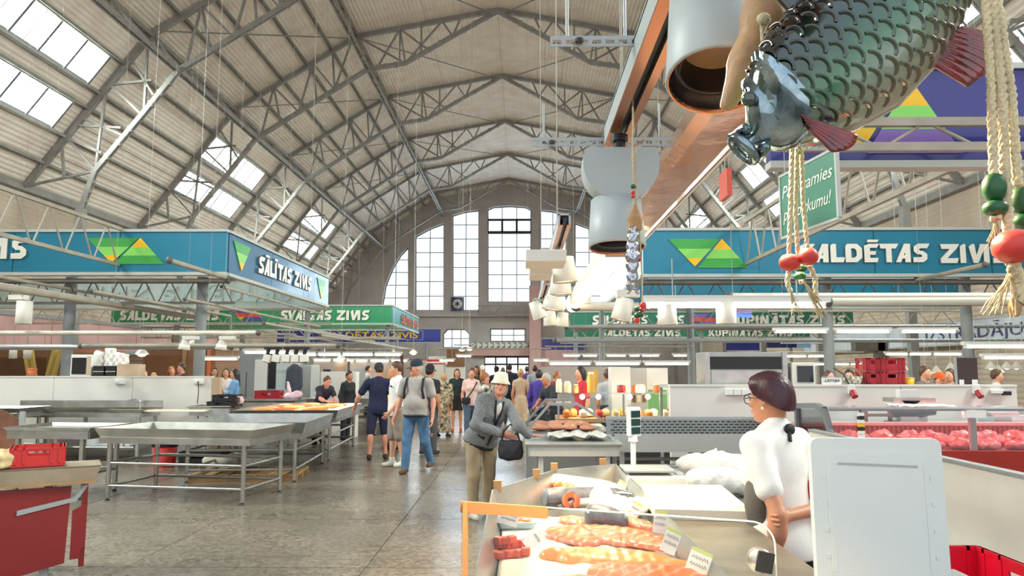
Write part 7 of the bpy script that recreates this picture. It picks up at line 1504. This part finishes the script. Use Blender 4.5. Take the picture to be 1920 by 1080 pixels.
bgp('young woman in dark hoodie, black skirt and coral shoes', 857, 19.8, 4, 1.62, fem=True, top=('2c3a3d', 1.9, .8, .02), bot=('1f2024', 'skirt', .42), shoe='e0664e', hair=('brown', 'bob'), skin='a', res=.02)
I = bgp('woman in pale pink t-shirt and jeans with black crossbody bag', 884, 17.4, 12, 1.64, fem=True, top=('eec9c0', .6, .84), bot=('56667c', 'legs', 1.95), shoe='33333a', hair=('brown', 'short'), skin='c', res=.02)
T, U = I['T'], I['U']; MB().path([T(U(.14, .05, 1.45)), T(U(.12, -.1, 1.4)), T(U(0, -.16, 1.2)), T(U(-.14, -.13, 1.02))], .014).build('bag_strap', M['strap'], I['root']); blob('crossbody_bag', [box_(T(U(-.15, -.15, .97)), (.1, .04, .075), None, .02)], cloth('24252d'), I['root'], .02, .02)
bgp('dark haired woman with long hair behind the pink t-shirt woman', 893, 21.2, 5, 1.7, fem=True, top=('5d5048', .3, .84), bot=('3c3c40', 'legs', 1.95), hair=('dark', 'long'), skin='b')
bgp('woman with ginger hair in black and white patterned blouse', 908, 14.6, 115, 1.56, fem=True, top=(('e6dccc', '26262a', 9), 1.5, .84, .02), bot=('26262c', 'legs', 1.95), hair=('ginger', 'short'), skin='c', res=.02)
bgp('man in dark polo shirt walking to the entrance', 955, 22.5, 180, 1.78, top=('2b2c3c', .6, .84), bot=('33343c', 'legs', 1.95), hair=('dark', 'cropped'), skin='c', width=1.1)
bgp('woman in beige dress beside the white bucket hat', 976, 18.6, 185, 1.62, fem=True, top=('cdb193', .3, .84), bot=('cdb193', 'skirt', .7), hair=('blond', 'bun'), skin='b', res=.02)
bgp('man in grey t-shirt at right side of the entrance crowd', 1003, 24, 180, 1.72, top=('9fa5ab', .6, .84), bot=('4c5058', 'legs', 1.95), hair=('dark', 'short'), skin='c')
bgp('person with white cap in the entrance crowd', 905, 27, 0, 1.72, top=('8c7f76', .6, .84), bot=('44444a', 'legs', 1.95), hair=('brown', 'short'), hat=('cap', 'e6e4e0'), res=.03)
bgp('person in black with dark cap in the entrance crowd', 931, 25, 175, 1.68, top=('1f2026', .6, .84), bot=('2b2b31', 'legs', 1.95), hair=('dark', 'cropped'), hat=('cap', '202128'), res=.03)
bgp('person in purple top in the entrance crowd', 988, 29, 180, 1.7, top=('5a4a80', .6, .84), bot=('33343c', 'legs', 1.95), hair=('dark', 'short'), res=.03)
bgp('person in orange top in the entrance crowd', 943, 30, 180, 1.66, fem=True, top=('d1824e', .4, .84), bot=('33343c', 'legs', 1.95), hair=('brown', 'long'), res=.03)
# sellers and visitors on the left
I = person('seller with short dark hair leaning over the fish in dark shirt', (-4.45, 16.55), 38, 1.62, True, 42, 0, ((4, 4), (-4, 4)), (((-.16, -.42, 1.06), (-.02, -.6, 1.0)), ((.2, -.45, 1.05), (.12, -.66, 1.02))), (10, 12), ('2f2838', .62, .86, .014), ('2c2c34', 'legs', 1.95), '2a2a2c', ('brown', 'short'), None, .018, .0, .007, 'c', 1.05)
bgp('seller with short black hair in black jacket behind the leaning one', 651, 17.4, 55, 1.58, fem=True, top=('26272b', 1.9, .84, .016), bot=('2c2c34', 'legs', 1.95), hair=('dark', 'short'), skin='b', lean=8)
bgp('person in black and white top far behind the navy shirt man', 690, 26.4, 90, 1.72, top=(('2a2a30', 'e2e2e2', 6), 1.5, .84), bot=('2c2c34', 'legs', 1.95), hair=('dark', 'short'))
bgp('woman with wavy brown hair in white blouse by the grey cabin', 424, 18.2, 15, 1.64, fem=True, top=('ebe6e4', 1.9, .84, .016), bot=('45485a', 'legs', 1.95), hair=('brown', 'long'), skin='a', res=.018)
bgp('woman with long dark hair in blue denim jacket by grey cabin', 441, 17.5, -68, 1.62, fem=True, top=('6f9ac6', 1.9, .84, .016), bot=('33343c', 'legs', 1.95), hair=('dark', 'long'), skin='a', res=.018, arms=(((-.2, -.1, 1.15), (.05, -.24, 1.12)), ((.2, -.1, 1.15), (-.02, -.25, 1.1))))
bgp('child in red top in front of the women by grey cabin', 404, 17.25, 40, 1.38, top=('c9303a', .6, .8), bot=('33343c', 'legs', 1.95), hair=('brown', 'short'), res=.022)
bgp('woman with curly hair half hidden behind the white blouse woman', 402, 18.6, 30, 1.66, fem=True, top=('a07a5c', .6, .84), bot=('33343c', 'legs', 1.95), hair=('brown', 'bob'))
bgp('dark haired man in dark red shirt beside the left post', 341, 19.2, -30, 1.76, top=('4b2f36', .6, .84), bot=('33343c', 'legs', 1.95), hair=('dark', 'short'), skin='c')
bgp('woman in wine red top beside dark haired man at left post', 322, 20.3, 40, 1.68, fem=True, top=('8c3b50', .6, .84), bot=('33343c', 'legs', 1.95), hair=('ginger', 'long'), skin='c')
bgp('person with brown hair bent behind the pale carton', 270, 18.6, 60, 1.6, top=('cfc8bd', .6, .84), bot=('33343c', 'legs', 1.95), hair=('brown', 'bob'))
bgp('blond person behind the left partition right of the carton', 289, 19.4, 0, 1.52, fem=True, top=('c9a36c', .6, .84), bot=('33343c', 'legs', 1.95), hair=('blond', 'bob'))
# sellers and visitors on the right
bgp('person in purple jacket at left end of the right fish stalls', 1011, 16.2, 150, 1.6, top=('4a3a90', 1.9, .82, .016), bot=('33343c', 'legs', 1.95), hair=('dark', 'short'))
bgp('grey haired seller leaning forward in dark shirt at right stalls', 1043, 14.6, -55, 1.6, lean=26, top=('33363f', .62, .84), bot=('33343c', 'legs', 1.95), hair=('grey', 'short'), skin='b', arms=(((-.2, -.3, 1.1), (-.1, -.5, 1.0)), ((.2, -.3, 1.1), (.1, -.5, 1.0))))
bgp('shopper with reddish face bending beside the grey haired seller', 1030, 17.4, 60, 1.6, lean=20, top=('8a3b34', .62, .84), bot=('33343c', 'legs', 1.95), hair=('ginger', 'short'), skin='b')
I = bgp('seller in red shirt and dark headscarf at right stalls', 1089, 13.7, -70, 1.66, fem=True, top=('cf2f3e', .7, .86), bot=('2a2a30', 'legs', 1.95), hair=('dark', 'bob'), skin='a', res=.02)
bgp('person in light grey t-shirt beside the white cabinet', 1139, 14.5, 200, 1.62, top=('b9bdc2', .62, .84), bot=('33343c', 'legs', 1.95), hair=('brown', 'short'), skin='b')
bgp('man with brown hair right of the dark red crates', 1733, 13, 30, 1.68, top=('6f6a66', .6, .84), bot=('33343c', 'legs', 1.95), hair=('brown', 'short'))
bgp('person in bright orange cap behind the right partition', 1760, 12.4, 0, 1.56, top=('b9b5ae', .6, .84), bot=('33343c', 'legs', 1.95), hair=('brown', 'short'), hat=('cap', 'f06a2a'))
bgp('brown haired person between orange cap and the dark board', 1781, 13.2, -60, 1.63, fem=True, top=('a5866a', .6, .84), bot=('33343c', 'legs', 1.95), hair=('brown', 'bob'))
bgp('person in pale blue shirt at far right beside the dark board', 1867, 13.4, 60, 1.62, top=('b6cde0', .6, .84), bot=('33343c', 'legs', 1.95), hair=('brown', 'short'))
bgp('curly haired person behind the pale oven on right partition', 1553, 13.6, 20, 1.6, fem=True, top=('8c6a4c', .6, .84), bot=('33343c', 'legs', 1.95), hair=('brown', 'bob'))
bgp('person in checked shirt behind the LATVIJA card', 1592, 13.2, -30, 1.62, top=(('e4e0da', '2a2a2e', 30), 1.5, .84), bot=('33343c', 'legs', 1.95), hair=('dark', 'short'))
# ================================================================== ornaments hanging in the foreground
M['rope'] = pm('pale_cotton_rope', 'd9c9a4', .9, bump=.5, bs=260, var=.12, vs=60); M['bead_red'] = pm('red_wooden_bead', 'cf3d36', .45, var=.1, vs=60, bump=.05, bs=90); M['bead_green'] = pm('green_wooden_bead', '1f5a33', .4, var=.18, vs=60)
M['raffia'] = pm('raffia_fibre', 'c8b48a', .85, var=.15, vs=40)
def rope(parent, pts, r, twist=260., n=None, strands=3, name='rope'):
    """a laid rope: strands wound around a smooth line"""
    P = [Vector(p) for p in pts]; L = [0]
    for a, b in zip(P, P[1:]): L.append(L[-1]+(b-a).length)
    n = n or max(12, int(L[-1]/(r*1.4)))
    def ev(t):
        t *= L[-1]
        for i in range(len(P)-1):
            if t <= L[i+1] or i == len(P)-2: return P[i].lerp(P[i+1], (t-L[i])/max(1e-9, L[i+1]-L[i]))
    b = MB()
    for k in range(strands):
        q = []
        for i in range(n+1):
            c = ev(i/n); d = (ev(min(1, i/n+.01))-ev(max(0, i/n-.01))).normalized(); x, y = frame(d); a = twist*L[-1]*i/n+2*PI*k/strands; q.append(c+(x*math.cos(a)+y*math.sin(a))*r*.5)
        b.path(q, r*.58, 6)
    return b.build(name, M['rope'], parent)
def tassel(parent, o, L, spread, n=16, seed=1, drift=(0, 0)):
    rnd = random.Random(seed); b = MB()
    for i in range(n):
        a = rnd.uniform(0, 2*PI); s = rnd.uniform(.3, 1)*spread; l = L*rnd.uniform(.65, 1); p = Vector(o); q = []
        for j in range(6): u = j/5; q.append(p+Vector((math.cos(a)*s*u**1.3+drift[0]*u+rnd.uniform(-1, 1)*spread*.08, math.sin(a)*s*u*.5, -l*u+drift[1]*u)))
        b.path(q, L*.013, 5)
    return tag(b.build('tassel', M['raffia'], parent), kind='stuff')
# ---- the big glass carp
GD = .72
def gp(px, py, d=0.): return at(px, py, GD+d)
o0 = gp(1590, 105); k = GD/math.cos(TH)/FPX*1.0
ang = math.atan2(1.0, 1.13)                                         # the body climbs to the tail at upper right
fish = thing('glass_fish', 'large hanging green glass fish with dark scales and red fins', 'ornament', o0)
S_ = GD/FPX                                                          # metres per pixel at its distance
ux = Vector((math.cos(ang), 0, math.sin(ang))); uy = Vector((0, 1, 0)); uz = ux.cross(uy)*-1 if ux.cross(uy).z < 0 else ux.cross(uy)
uz = Vector((-math.sin(ang), 0, math.cos(ang)))
def fl_(a, v, w=0.): return ux*(a*S_)+uz*(v*S_)+uy*(w*S_)           # fish frame in photo pixels: a along, v towards the back, w depth
def fishmat(name, rough=.12, cols=('a09c88', '7d967c', '36794f', '184630', '0f1716')):
    m = pm(name, '3d6b4a', rough, coat=1., spec=.6); n = m.node_tree; b = n.nodes['Principled BSDF']; t = n.nodes.new('ShaderNodeTexCoord'); t.object = fish
    dp = n.nodes.new('ShaderNodeVectorMath'); dp.operation = 'DOT_PRODUCT'; dp.inputs[1].default_value = tuple(uz/(S_*1.0)); n.links.new(t.outputs['Object'], dp.inputs[0])
    mr = n.nodes.new('ShaderNodeMapRange'); mr.inputs[1].default_value = -140; mr.inputs[2].default_value = 140; n.links.new(dp.outputs['Value'], mr.inputs[0])
    nz = n.nodes.new('ShaderNodeTexNoise'); nz.inputs['Scale'].default_value = 45; n.links.new(t.outputs['Object'], nz.inputs[0])
    ad = n.nodes.new('ShaderNodeMath'); ad.operation = 'MULTIPLY_ADD'; ad.inputs[1].default_value = .22; n.links.new(nz.outputs[0], ad.inputs[0]); n.links.new(mr.outputs[0], ad.inputs[2])
    r = n.nodes.new('ShaderNodeValToRGB'); e = r.color_ramp.elements; e[0].position = .18; e[0].color = (*lin(cols[0]), 1); e[1].position = .98; e[1].color = (*lin(cols[4]), 1)
    for p, c in ((.42, cols[1]), (.56, cols[2]), (.74, cols[3])): q = e.new(p); q.color = (*lin(c), 1)
    n.links.new(ad.outputs[0], r.inputs[0]); n.links.new(r.outputs[0], b.inputs['Base Color']); b.inputs['Transmission Weight'].default_value = .12; return m
M['glassfish'] = fishmat('glass_fish_body'); M['glassscale'] = fishmat('glass_fish_scale', .05, ('5f4b3b', '4f5a45', '245338', '12301f', '0a0f0f'))
M['redglass'] = pm('red_glass_fin', '5c0d14', .08, coat=1., col2='86202a', vs=60, bump=.2, bs=80); M['mirrorglass'] = pm('silvered_glass', 'a9bcc4', .05, .92, col2='54666c', vs=40); 
# half height and half width of the body against a = -240..300 (pixels)
PROF = [(-252, 6, 8, 4), (-235, 34, 40, 24), (-205, 70, 60, 46), (-160, 108, 86, 68), (-90, 138, 118, 86), (0, 146, 138, 92), (100, 138, 130, 84), (190, 116, 104, 66), (270, 84, 70, 44), (340, 54, 44, 28), (395, 44, 36, 20)]
def prof(a):
    for p, q in zip(PROF, PROF[1:]):
        if a <= q[0]:
            t = (a-p[0])/(q[0]-p[0]); t = max(0, t); return [p[i]+(q[i]-p[i])*(t*t*(3-2*t) if 0 else t) for i in (1, 2, 3)]
    return PROF[-1][1:]
def surf(a, th, lift=0.):                                            # th: 0 = back, pi/2 = side facing the camera
    up, dn, wd = prof(a); v = math.cos(th); h = (up if v > 0 else dn)
    return Vector((a, h*v+lift*v, -(wd+lift)*math.sin(th)))
b = MB(); NA, NT_ = 44, 36; vs = []
for i in range(NA+1):
    a = -252+(395+252)*i/NA
    for j in range(NT_): p = surf(a, 2*PI*j/NT_); vs.append(fl_(*p))
b.add(vs, [(i*NT_+j, i*NT_+(j+1) % NT_, (i+1)*NT_+(j+1) % NT_, (i+1)*NT_+j) for i in range(NA) for j in range(NT_)], 0, True); b.add(vs[:NT_], [tuple(range(NT_))[::-1]]); b.add(vs[-NT_:], [tuple(range(NT_))])
b.build('body', M['glassfish'], fish, fix=True)
# scales: overlapping raised crescents in staggered rows on both sides
def scale_mesh():
    m = MB(); n = 9; V = []
    for i in range(n):
        t = -1+2*i/(n-1); ph = t*1.02
        for rr, h in ((.74, -.03), (.84, .16), (.92, .32), (1.0, .26), (1.05, -.08)): V.append((rr*math.cos(ph), rr*math.sin(ph), h*(1-.75*abs(t)**2)))
    F = [(i*5+j, i*5+j+1, (i+1)*5+j+1, (i+1)*5+j) for i in range(n-1) for j in range(4)]
    V2 = [(0, 0, .03)]; return V, F
SV, SF = scale_mesh(); cnt = 0; sc_me = None
for side in (1, -1):
    for r_ in range(11):
        th = .36+.215*r_
        for c in range(14):
            a = -168+c*38+(r_ % 2)*19
            if a > 330: continue
            up, dn, wd = prof(a); size = 23+3*math.sin(th)
            if cnt >= 300: break
            p = surf(a, th*side); q = surf(a+4, th*side); w = surf(a, (th+.05)*side)
            P0, PX, PT = Vector(fl_(*p)), Vector(fl_(*q)), Vector(fl_(*w)); ex = (PX-P0).normalized(); n_ = ex.cross((PT-P0).normalized())
            if n_.dot(P0) < 0: n_ = -n_
            ey = n_.cross(ex)
            if sc_me is None:
                me = bpy.data.meshes.new('scale'); me.from_pydata([Vector(v) for v in SV], [], SF); me.materials.append(M['glassscale']); me.polygons.foreach_set('use_smooth', [True]*len(SF)); me.update(); sc_me = me
            o = bpy.data.objects.new('scale', sc_me); COL.objects.link(o); o.parent = fish; mt = Matrix((ex, ey, n_)).transposed().to_4x4(); mt.translation = P0; k_ = size*S_
            o.matrix_local = mt @ Matrix.Diagonal((k_*.95, k_*.95, k_*.7, 1)); cnt += 1
# silvered head and gaping mouth at the lower left
hd_ = MB(); vs = []
for i in range(15):
    a = -275+9.5*i
    for j in range(24):
        th = 2*PI*j/24; up, dn, wd = prof(max(a, -250)); f = 1.05; e = 1+.10*math.sin(th*3+i*.9)*(i > 3)
        vs.append(fl_(a, (up if math.cos(th) > 0 else dn)*math.cos(th)*f*e+(4 if i < 3 else 0), -wd*math.sin(th)*f*e-2*math.sin(th)))
hd_.add(vs, [(i*24+j, i*24+(j+1) % 24, (i+1)*24+(j+1) % 24, (i+1)*24+j) for i in range(14) for j in range(24)], 0, True).build('silvered_head', M['mirrorglass'], fish, fix=True)
b = MB()
for v, d in ((26, 1), (-30, -1)): b.path([fl_(-268+14*abs(math.cos(u)), v*.9+d*6*math.sin(u), 26*math.cos(u)) for u in [2*PI*i/18 for i in range(18)]], 8*S_, 8, closed=True)
b.path([fl_(-278, 30*math.cos(u), 24*math.sin(u)) for u in [2*PI*i/18 for i in range(18)]], 10*S_, 8, closed=True).build('lips', M['mirrorglass'], fish)
MB().ell(fl_(-218, 62, -34), (15*S_, 13*S_, 15*S_), 14, 10).build('eye', pm('glass_eye', '2c4438', .05, coat=1), fish)
def fin(name, base, dirs, wid, mat, thick=7, ribs=9):
    """fan of glass ribs: base points p,q (fish frame) opening towards tip points"""
    p, q = [Vector(x) for x in base]; u, v = [Vector(x) for x in dirs]; m = MB(); NR = ribs*4; NL = 8; V = []
    for s_ in (1, -1):
        for i in range(NR+1):
            t = i/NR
            for j in range(NL+1):
                w = j/NL; c = p.lerp(q, t).lerp(u.lerp(v, t)+Vector((0, 0, 0)), w); bul = math.sin(PI*t)*math.sin(PI*min(1, w*.9+.1))
                c = c+(u.lerp(v, t)-p.lerp(q, t)).normalized()*math.sin(PI*t)*wid*w
                c.z += -s_*(thick*(.35+bul*.8)+3.2*abs(math.sin(ribs*PI*t))*(1-.3*w)); V.append(fl_(c.x, c.y, c.z))
    o = (NR+1)*(NL+1); F = []
    for s_ in (0, 1):
        for i in range(NR):
            for j in range(NL): a = s_*o+i*(NL+1)+j; f = (a, a+1, a+NL+2, a+NL+1); F.append(f if s_ else f[::-1])
    for j in range(NL):
        for i in (0, NR): a = i*(NL+1)+j; F.append((a, a+1, o+a+1, o+a))
    for i in range(NR): a = i*(NL+1)+NL; F.append((a, a+NL+1, o+a+NL+1, o+a))
    m.add(V, F, 0, True).build(name, mat, fish, fix=True)
def pxf(px, py, w=0.):                                                # photo pixel -> fish frame
    d = at(px, py, GD)-o0; return (d.dot(ux)/S_, d.dot(uz)/S_, w)
fin('pectoral_fin', (pxf(1476, 234, -60), pxf(1494, 262, -60)), (pxf(1572, 276, -78), pxf(1528, 308, -78)), 14, M['redglass'], 6, 6)
fin('anal_fin', (pxf(1722, 122, -20), pxf(1790, 58, -20)), (pxf(1800, 172, -24), pxf(1866, 78, -24)), 14, M['redglass'], 8, 9)
fin('dorsal_fin', (pxf(1475, 20, 0), pxf(1640, -110, 0)), (pxf(1440, -20, 0), pxf(1600, -160, 0)), 10, M['glassscale'], 5, 10)
fin('tail_fin', (pxf(1830, -160, 0), pxf(1870, -115, 0)), (pxf(1930, -290, 0), pxf(2010, -190, 0)), 20, M['redglass'], 6, 10)
# hooks and cords that carry the fish
c1, c2 = gp(1480, 20), gp(1800, -60)
# a beam above the picture that all the ornaments hang from
t = thing('ornament_rail', 'wooden rail just above the picture that the ornaments hang from', 'rail', (.12, .8, 2.42)); MB().tube((0, 0, 0), (.75, 0, 0), .014, n=12).build('rod', M['wood'], t)
for x in (.03, .72): MB().tube((x, 0, 0), (x, 0, .5), .006).build('hook', M['alu'], t)
ft = thing('fish_sling', 'cotton cord loop carrying the glass fish', 'cord', c1); 
for px, py in ((1500, 10), (1790, -90)): a = gp(px, py, .0); rope(ft, [a-c1, Vector((a.x, .8, 2.42))-c1], .0035)
# tan leather like dried fish at the left of the glass fish
t = thing('dried_fish', 'tan dried fish like ornament hanging tail down beside big lamp', 'ornament', at(1405, 60, .8)); q = lambda px, py, d=0.: at(px, py, .8+d)-at(1405, 60, .8); s8 = .8/FPX
M['tan'] = pm('tan_dried_skin', 'b08a62', .6, var=.18, vs=30, bump=.25, bs=60)
blob('body', [cone_(q(1452, -110), q(1432, 30), 30*s8, 36*s8), cone_(q(1432, 30), q(1402, 110), 36*s8, 27*s8), cone_(q(1402, 110), q(1360, 198), 27*s8, 8*s8), cone_(q(1395, 130), q(1372, 192), 18*s8, 5*s8)], M['tan'], t, .003, .02, 2)
kn = q(1432, 33); cs = [kn+Vector((36*s8*math.cos(a), 36*s8*math.sin(a), 10*s8*math.cos(a))) for a in [2*PI*i/16 for i in range(16)]]
MB().path(cs, .0036, 7, closed=True).build('cord_loop', M['rope'], t); rope(t, [q(1436, 36, -.035), q(1434, 70, -.035), q(1440, 92, -.03)], .0022, name='cord_end'); rope(t, [q(1428, 36, -.035), q(1430, 80, -.035), q(1424, 118, -.03)], .0022, name='cord_end'); MB().ell(q(1432, 36, -.037), (.008, .006, .007), 10, 6).build('knot', M['rope'], t); rope(t, [q(1440, 0, -.02), Vector((at(1450, 0, .8).x, .8, 2.42))-at(1405, 60, .8)], .003, name='hanging_cord')
# ---- beaded cords
def bead(parent, c, r, hz, mat, nm='bead'): return MB().lathe([(r*.2, hz), (r*.62, hz*.86), (r*.93, hz*.45), (r, 0), (r*.93, -hz*.45), (r*.62, -hz*.86), (r*.2, -hz)], 22, Matrix.Translation(c)).build(nm, mat, parent)
D1 = .84; s1 = D1/FPX; R0 = at(1490, 300, D1); q = lambda px, py, d=0.: at(px, py, D1+d)-R0
t = thing('beaded_cord', 'hanging cord with two red beads and green beads before right teal sign', 'ornament', R0, 0, 'beaded cotton cords')
for pts in ([(1487, 180), (1482, 400), (1479, 478)], [(1497, 180), (1492, 400), (1498, 505)], [(1500, 180), (1506, 380), (1514, 466)]): rope(t, [q(*p) for p in pts], .0026)
top = Vector((R0.x+.003, .8, 2.42))-R0
rope(t, [q(1492, 182), top], .003)
bead(t, q(1480, 492, -.01), 18.5*s1, 16*s1, M['bead_red']); bead(t, q(1515, 481, -.014), 18.5*s1, 16.5*s1, M['bead_red']); bead(t, q(1502, 503, .016), 11*s1, 8*s1, M['bead_green']); bead(t, q(1500, 518, .01), 11*s1, 8.5*s1, M['bead_green'])
rope(t, [q(1480, 508), q(1476, 530), q(1482, 548)], .003, name='cord_tail'); rope(t, [q(1518, 497), q(1528, 520), q(1530, 556)], .003, name='cord_tail'); rope(t, [q(1502, 525), q(1504, 532)], .003, name='cord_tail')
tassel(t, q(1482, 545), .03, .008, 12, 2, (.006, 0)); tassel(t, q(1506, 527), .042, .010, 18, 3, (.022, 0)); tassel(t, q(1530, 552), .024, .010, 12, 4, (.004, 0))
D2 = .66; s2 = D2/FPX; R1 = at(1875, 300, D2); q = lambda px, py, d=0.: at(px, py, D2+d)-R1
t = thing('beaded_cord', 'hanging cord with green beads and a big red bead at right edge', 'ornament', R1, 0, 'beaded cotton cords')
for pts, r in (([(1848, -10), (1858, 160), (1863, 330)], .0042), ([(1858, -10), (1878, 170), (1890, 440)], .0052), ([(1868, -10), (1896, 170), (1908, 350)], .0046)): rope(t, [q(*p) for p in pts], r)
rope(t, [q(1858, 0), Vector((at(1858, 0, D2).x, .8, 2.42))-R1], .006)
bead(t, q(1864, 351), 21*s2, 27*s2, M['bead_green']); bead(t, q(1866, 390), 22*s2, 15*s2, M['bead_green']); bead(t, q(1915, 375, .02), 21*s2, 27*s2, M['bead_green']); bead(t, q(1919, 415, .02), 20*s2, 15*s2, M['bead_green'])
bead(t, q(1904, 462, -.012), 40*s2, 30*s2, M['bead_red']); rope(t, [q(1898, 492, -.01), q(1910, 530), q(1912, 566)], .006, name='cord_tail'); rope(t, [q(1866, 404), q(1868, 412)], .005, name='cord_tail')
tassel(t, q(1902, 492), .05, .024, 22, 5, (-.012, 0)); tassel(t, q(1866, 405), .03, .012, 14, 6)
MB().ell(q(1903, 575), (12*s2, 10*s2, 20*s2), 10, 8).build('end_piece', M['tan'], t)
# ---- small silver fish on a cord in front of the drum lamp
D3 = 1.42; s3 = D3/FPX; R2 = at(1190, 420, D3); q = lambda px, py, d=0.: at(px, py, D3+d)-R2
t = thing('silver_fish', 'small silver foil fish hanging tail down on cord before the drum lamp', 'ornament', R2)
rope(t, [q(1187, 200), q(1187, 300), q(1189, 386)], .0022); rope(t, [q(1192, 272), q(1194, 388)], .0016); MB().path([q(1187, 275), q(1208, 262)], .0018).build('twig', M['tan'], t)
bead(t, q(1187, 350), 5*s3, 4.5*s3, M['bead_green']); bead(t, q(1187, 361), 4*s3, 4*s3, M['bead_red']); bead(t, q(1187, 368), 4*s3, 4*s3, M['bead_red'])
blob('tied_head', [cone_(q(1191, 386), q(1190, 408), 5*s3, 13*s3), cone_(q(1190, 408), q(1182, 432), 12*s3, 7*s3), cone_(q(1192, 408), q(1199, 428), 10*s3, 6*s3)], M['tan'], t, .0025, .008)
blob('foil_body', [cone_(q(1187, 430), q(1186, 480), 10*s3, 13*s3), cone_(q(1186, 480), q(1185, 530), 13*s3, 9*s3), cone_(q(1185, 525), q(1178, 548), 8*s3, 4*s3), cone_(q(1187, 525), q(1195, 548), 8*s3, 4*s3)], pm('silver_foil', 'b9bfc9', .12, 1., bump=.6, bs=50), t, .0025, .006, disp=lambda X: .0016*np.sin(X[..., 2]*330)*np.sin(X[..., 0]*260))
rope(t, [q(1199, 430), q(1204, 520), q(1204, 572)], .0016, name='side_cord')
for (x, y, r, m_) in ((1199, 487, 4, 'bead_red'), (1206, 572, 6, 'bead_red'), (1204, 581, 5, 'bead_red'), (1194, 580, 5, 'bead_green'), (1201, 590, 6, 'bead_green'), (1194, 592, 5, 'bead_green'), (1194, 601, 6, 'bead_red')): bead(t, q(x, y), r*s3, r*s3, M[m_])
MB().tube(q(1187, 202), Vector((q(1187, 202).x, .03, 2.175-R2.z)) if 0 else q(1187, 150), .001).build('wire', M['rope'], t)
# ---- green thank-you sign hanging from the right girder
a, b2 = at(1466, 335, 6.5), at(1574, 318, 5.9); D4 = 6.2; P0 = at(1466, 447, 6.6); P1 = at(1572, 408, 5.7); ht = at(1466, 332, 6.6).z-P0.z
uxx = Vector((P1.x-P0.x, P1.y-P0.y, 0)); Wd = uxx.length; uxx.normalize()
t = thing('thank_you_sign', 'tilted green hanging sign with white handwriting ending in an exclamation mark', 'sign', P0, math.atan2(uxx.y, uxx.x), None)
MB().bb((0, 0, 0), (Wd, .02, ht)).build('board', M['dgreen'], t); m = MB()
for lo, hi in (((-.01, -.006, -.01), (Wd+.01, .026, .012)), ((-.01, -.006, ht-.012), (Wd+.01, .026, ht+.01)), ((-.01, -.006, 0), (.012, .026, ht)), ((Wd-.012, -.006, 0), (Wd+.01, .026, ht))): m.bb(lo, hi)
m.build('frame', M['rim'], t)
text('Pateicamies', 'writing', M['lettercol'], t, (.03, -.002, ht*.62), (1, 0, 0), (0, 0, 1), ht*.2, .002, .3, .0, width=Wd*.9); text('par pirkumu!', 'writing', M['lettercol'], t, (.05, -.002, ht*.26), (1, 0, 0), (0, 0, 1), ht*.2, .002, .3, .0, width=Wd*.86)
for x in (.08, Wd-.08): MB().tube((x, .01, ht), (x, .01, roof_z(P0.x)-P0.z-.01), .003, n=4).build('hanger', M['alu'], t)
t2 = thing('red_hanging_sign', 'small orange red sign hanging edge on beside the copper light', 'sign', at(1361, 372, 6.0)); MB().bb((-.02, -.12, 0), (.02, .12, .22)).build('plate', M['red'], t2); MB().tube((0, 0, .22), (0, 0, roof_z(1.64)-at(1361, 372, 6.0).z-.01), .003, n=6).build('wire', M['alu'], t2)
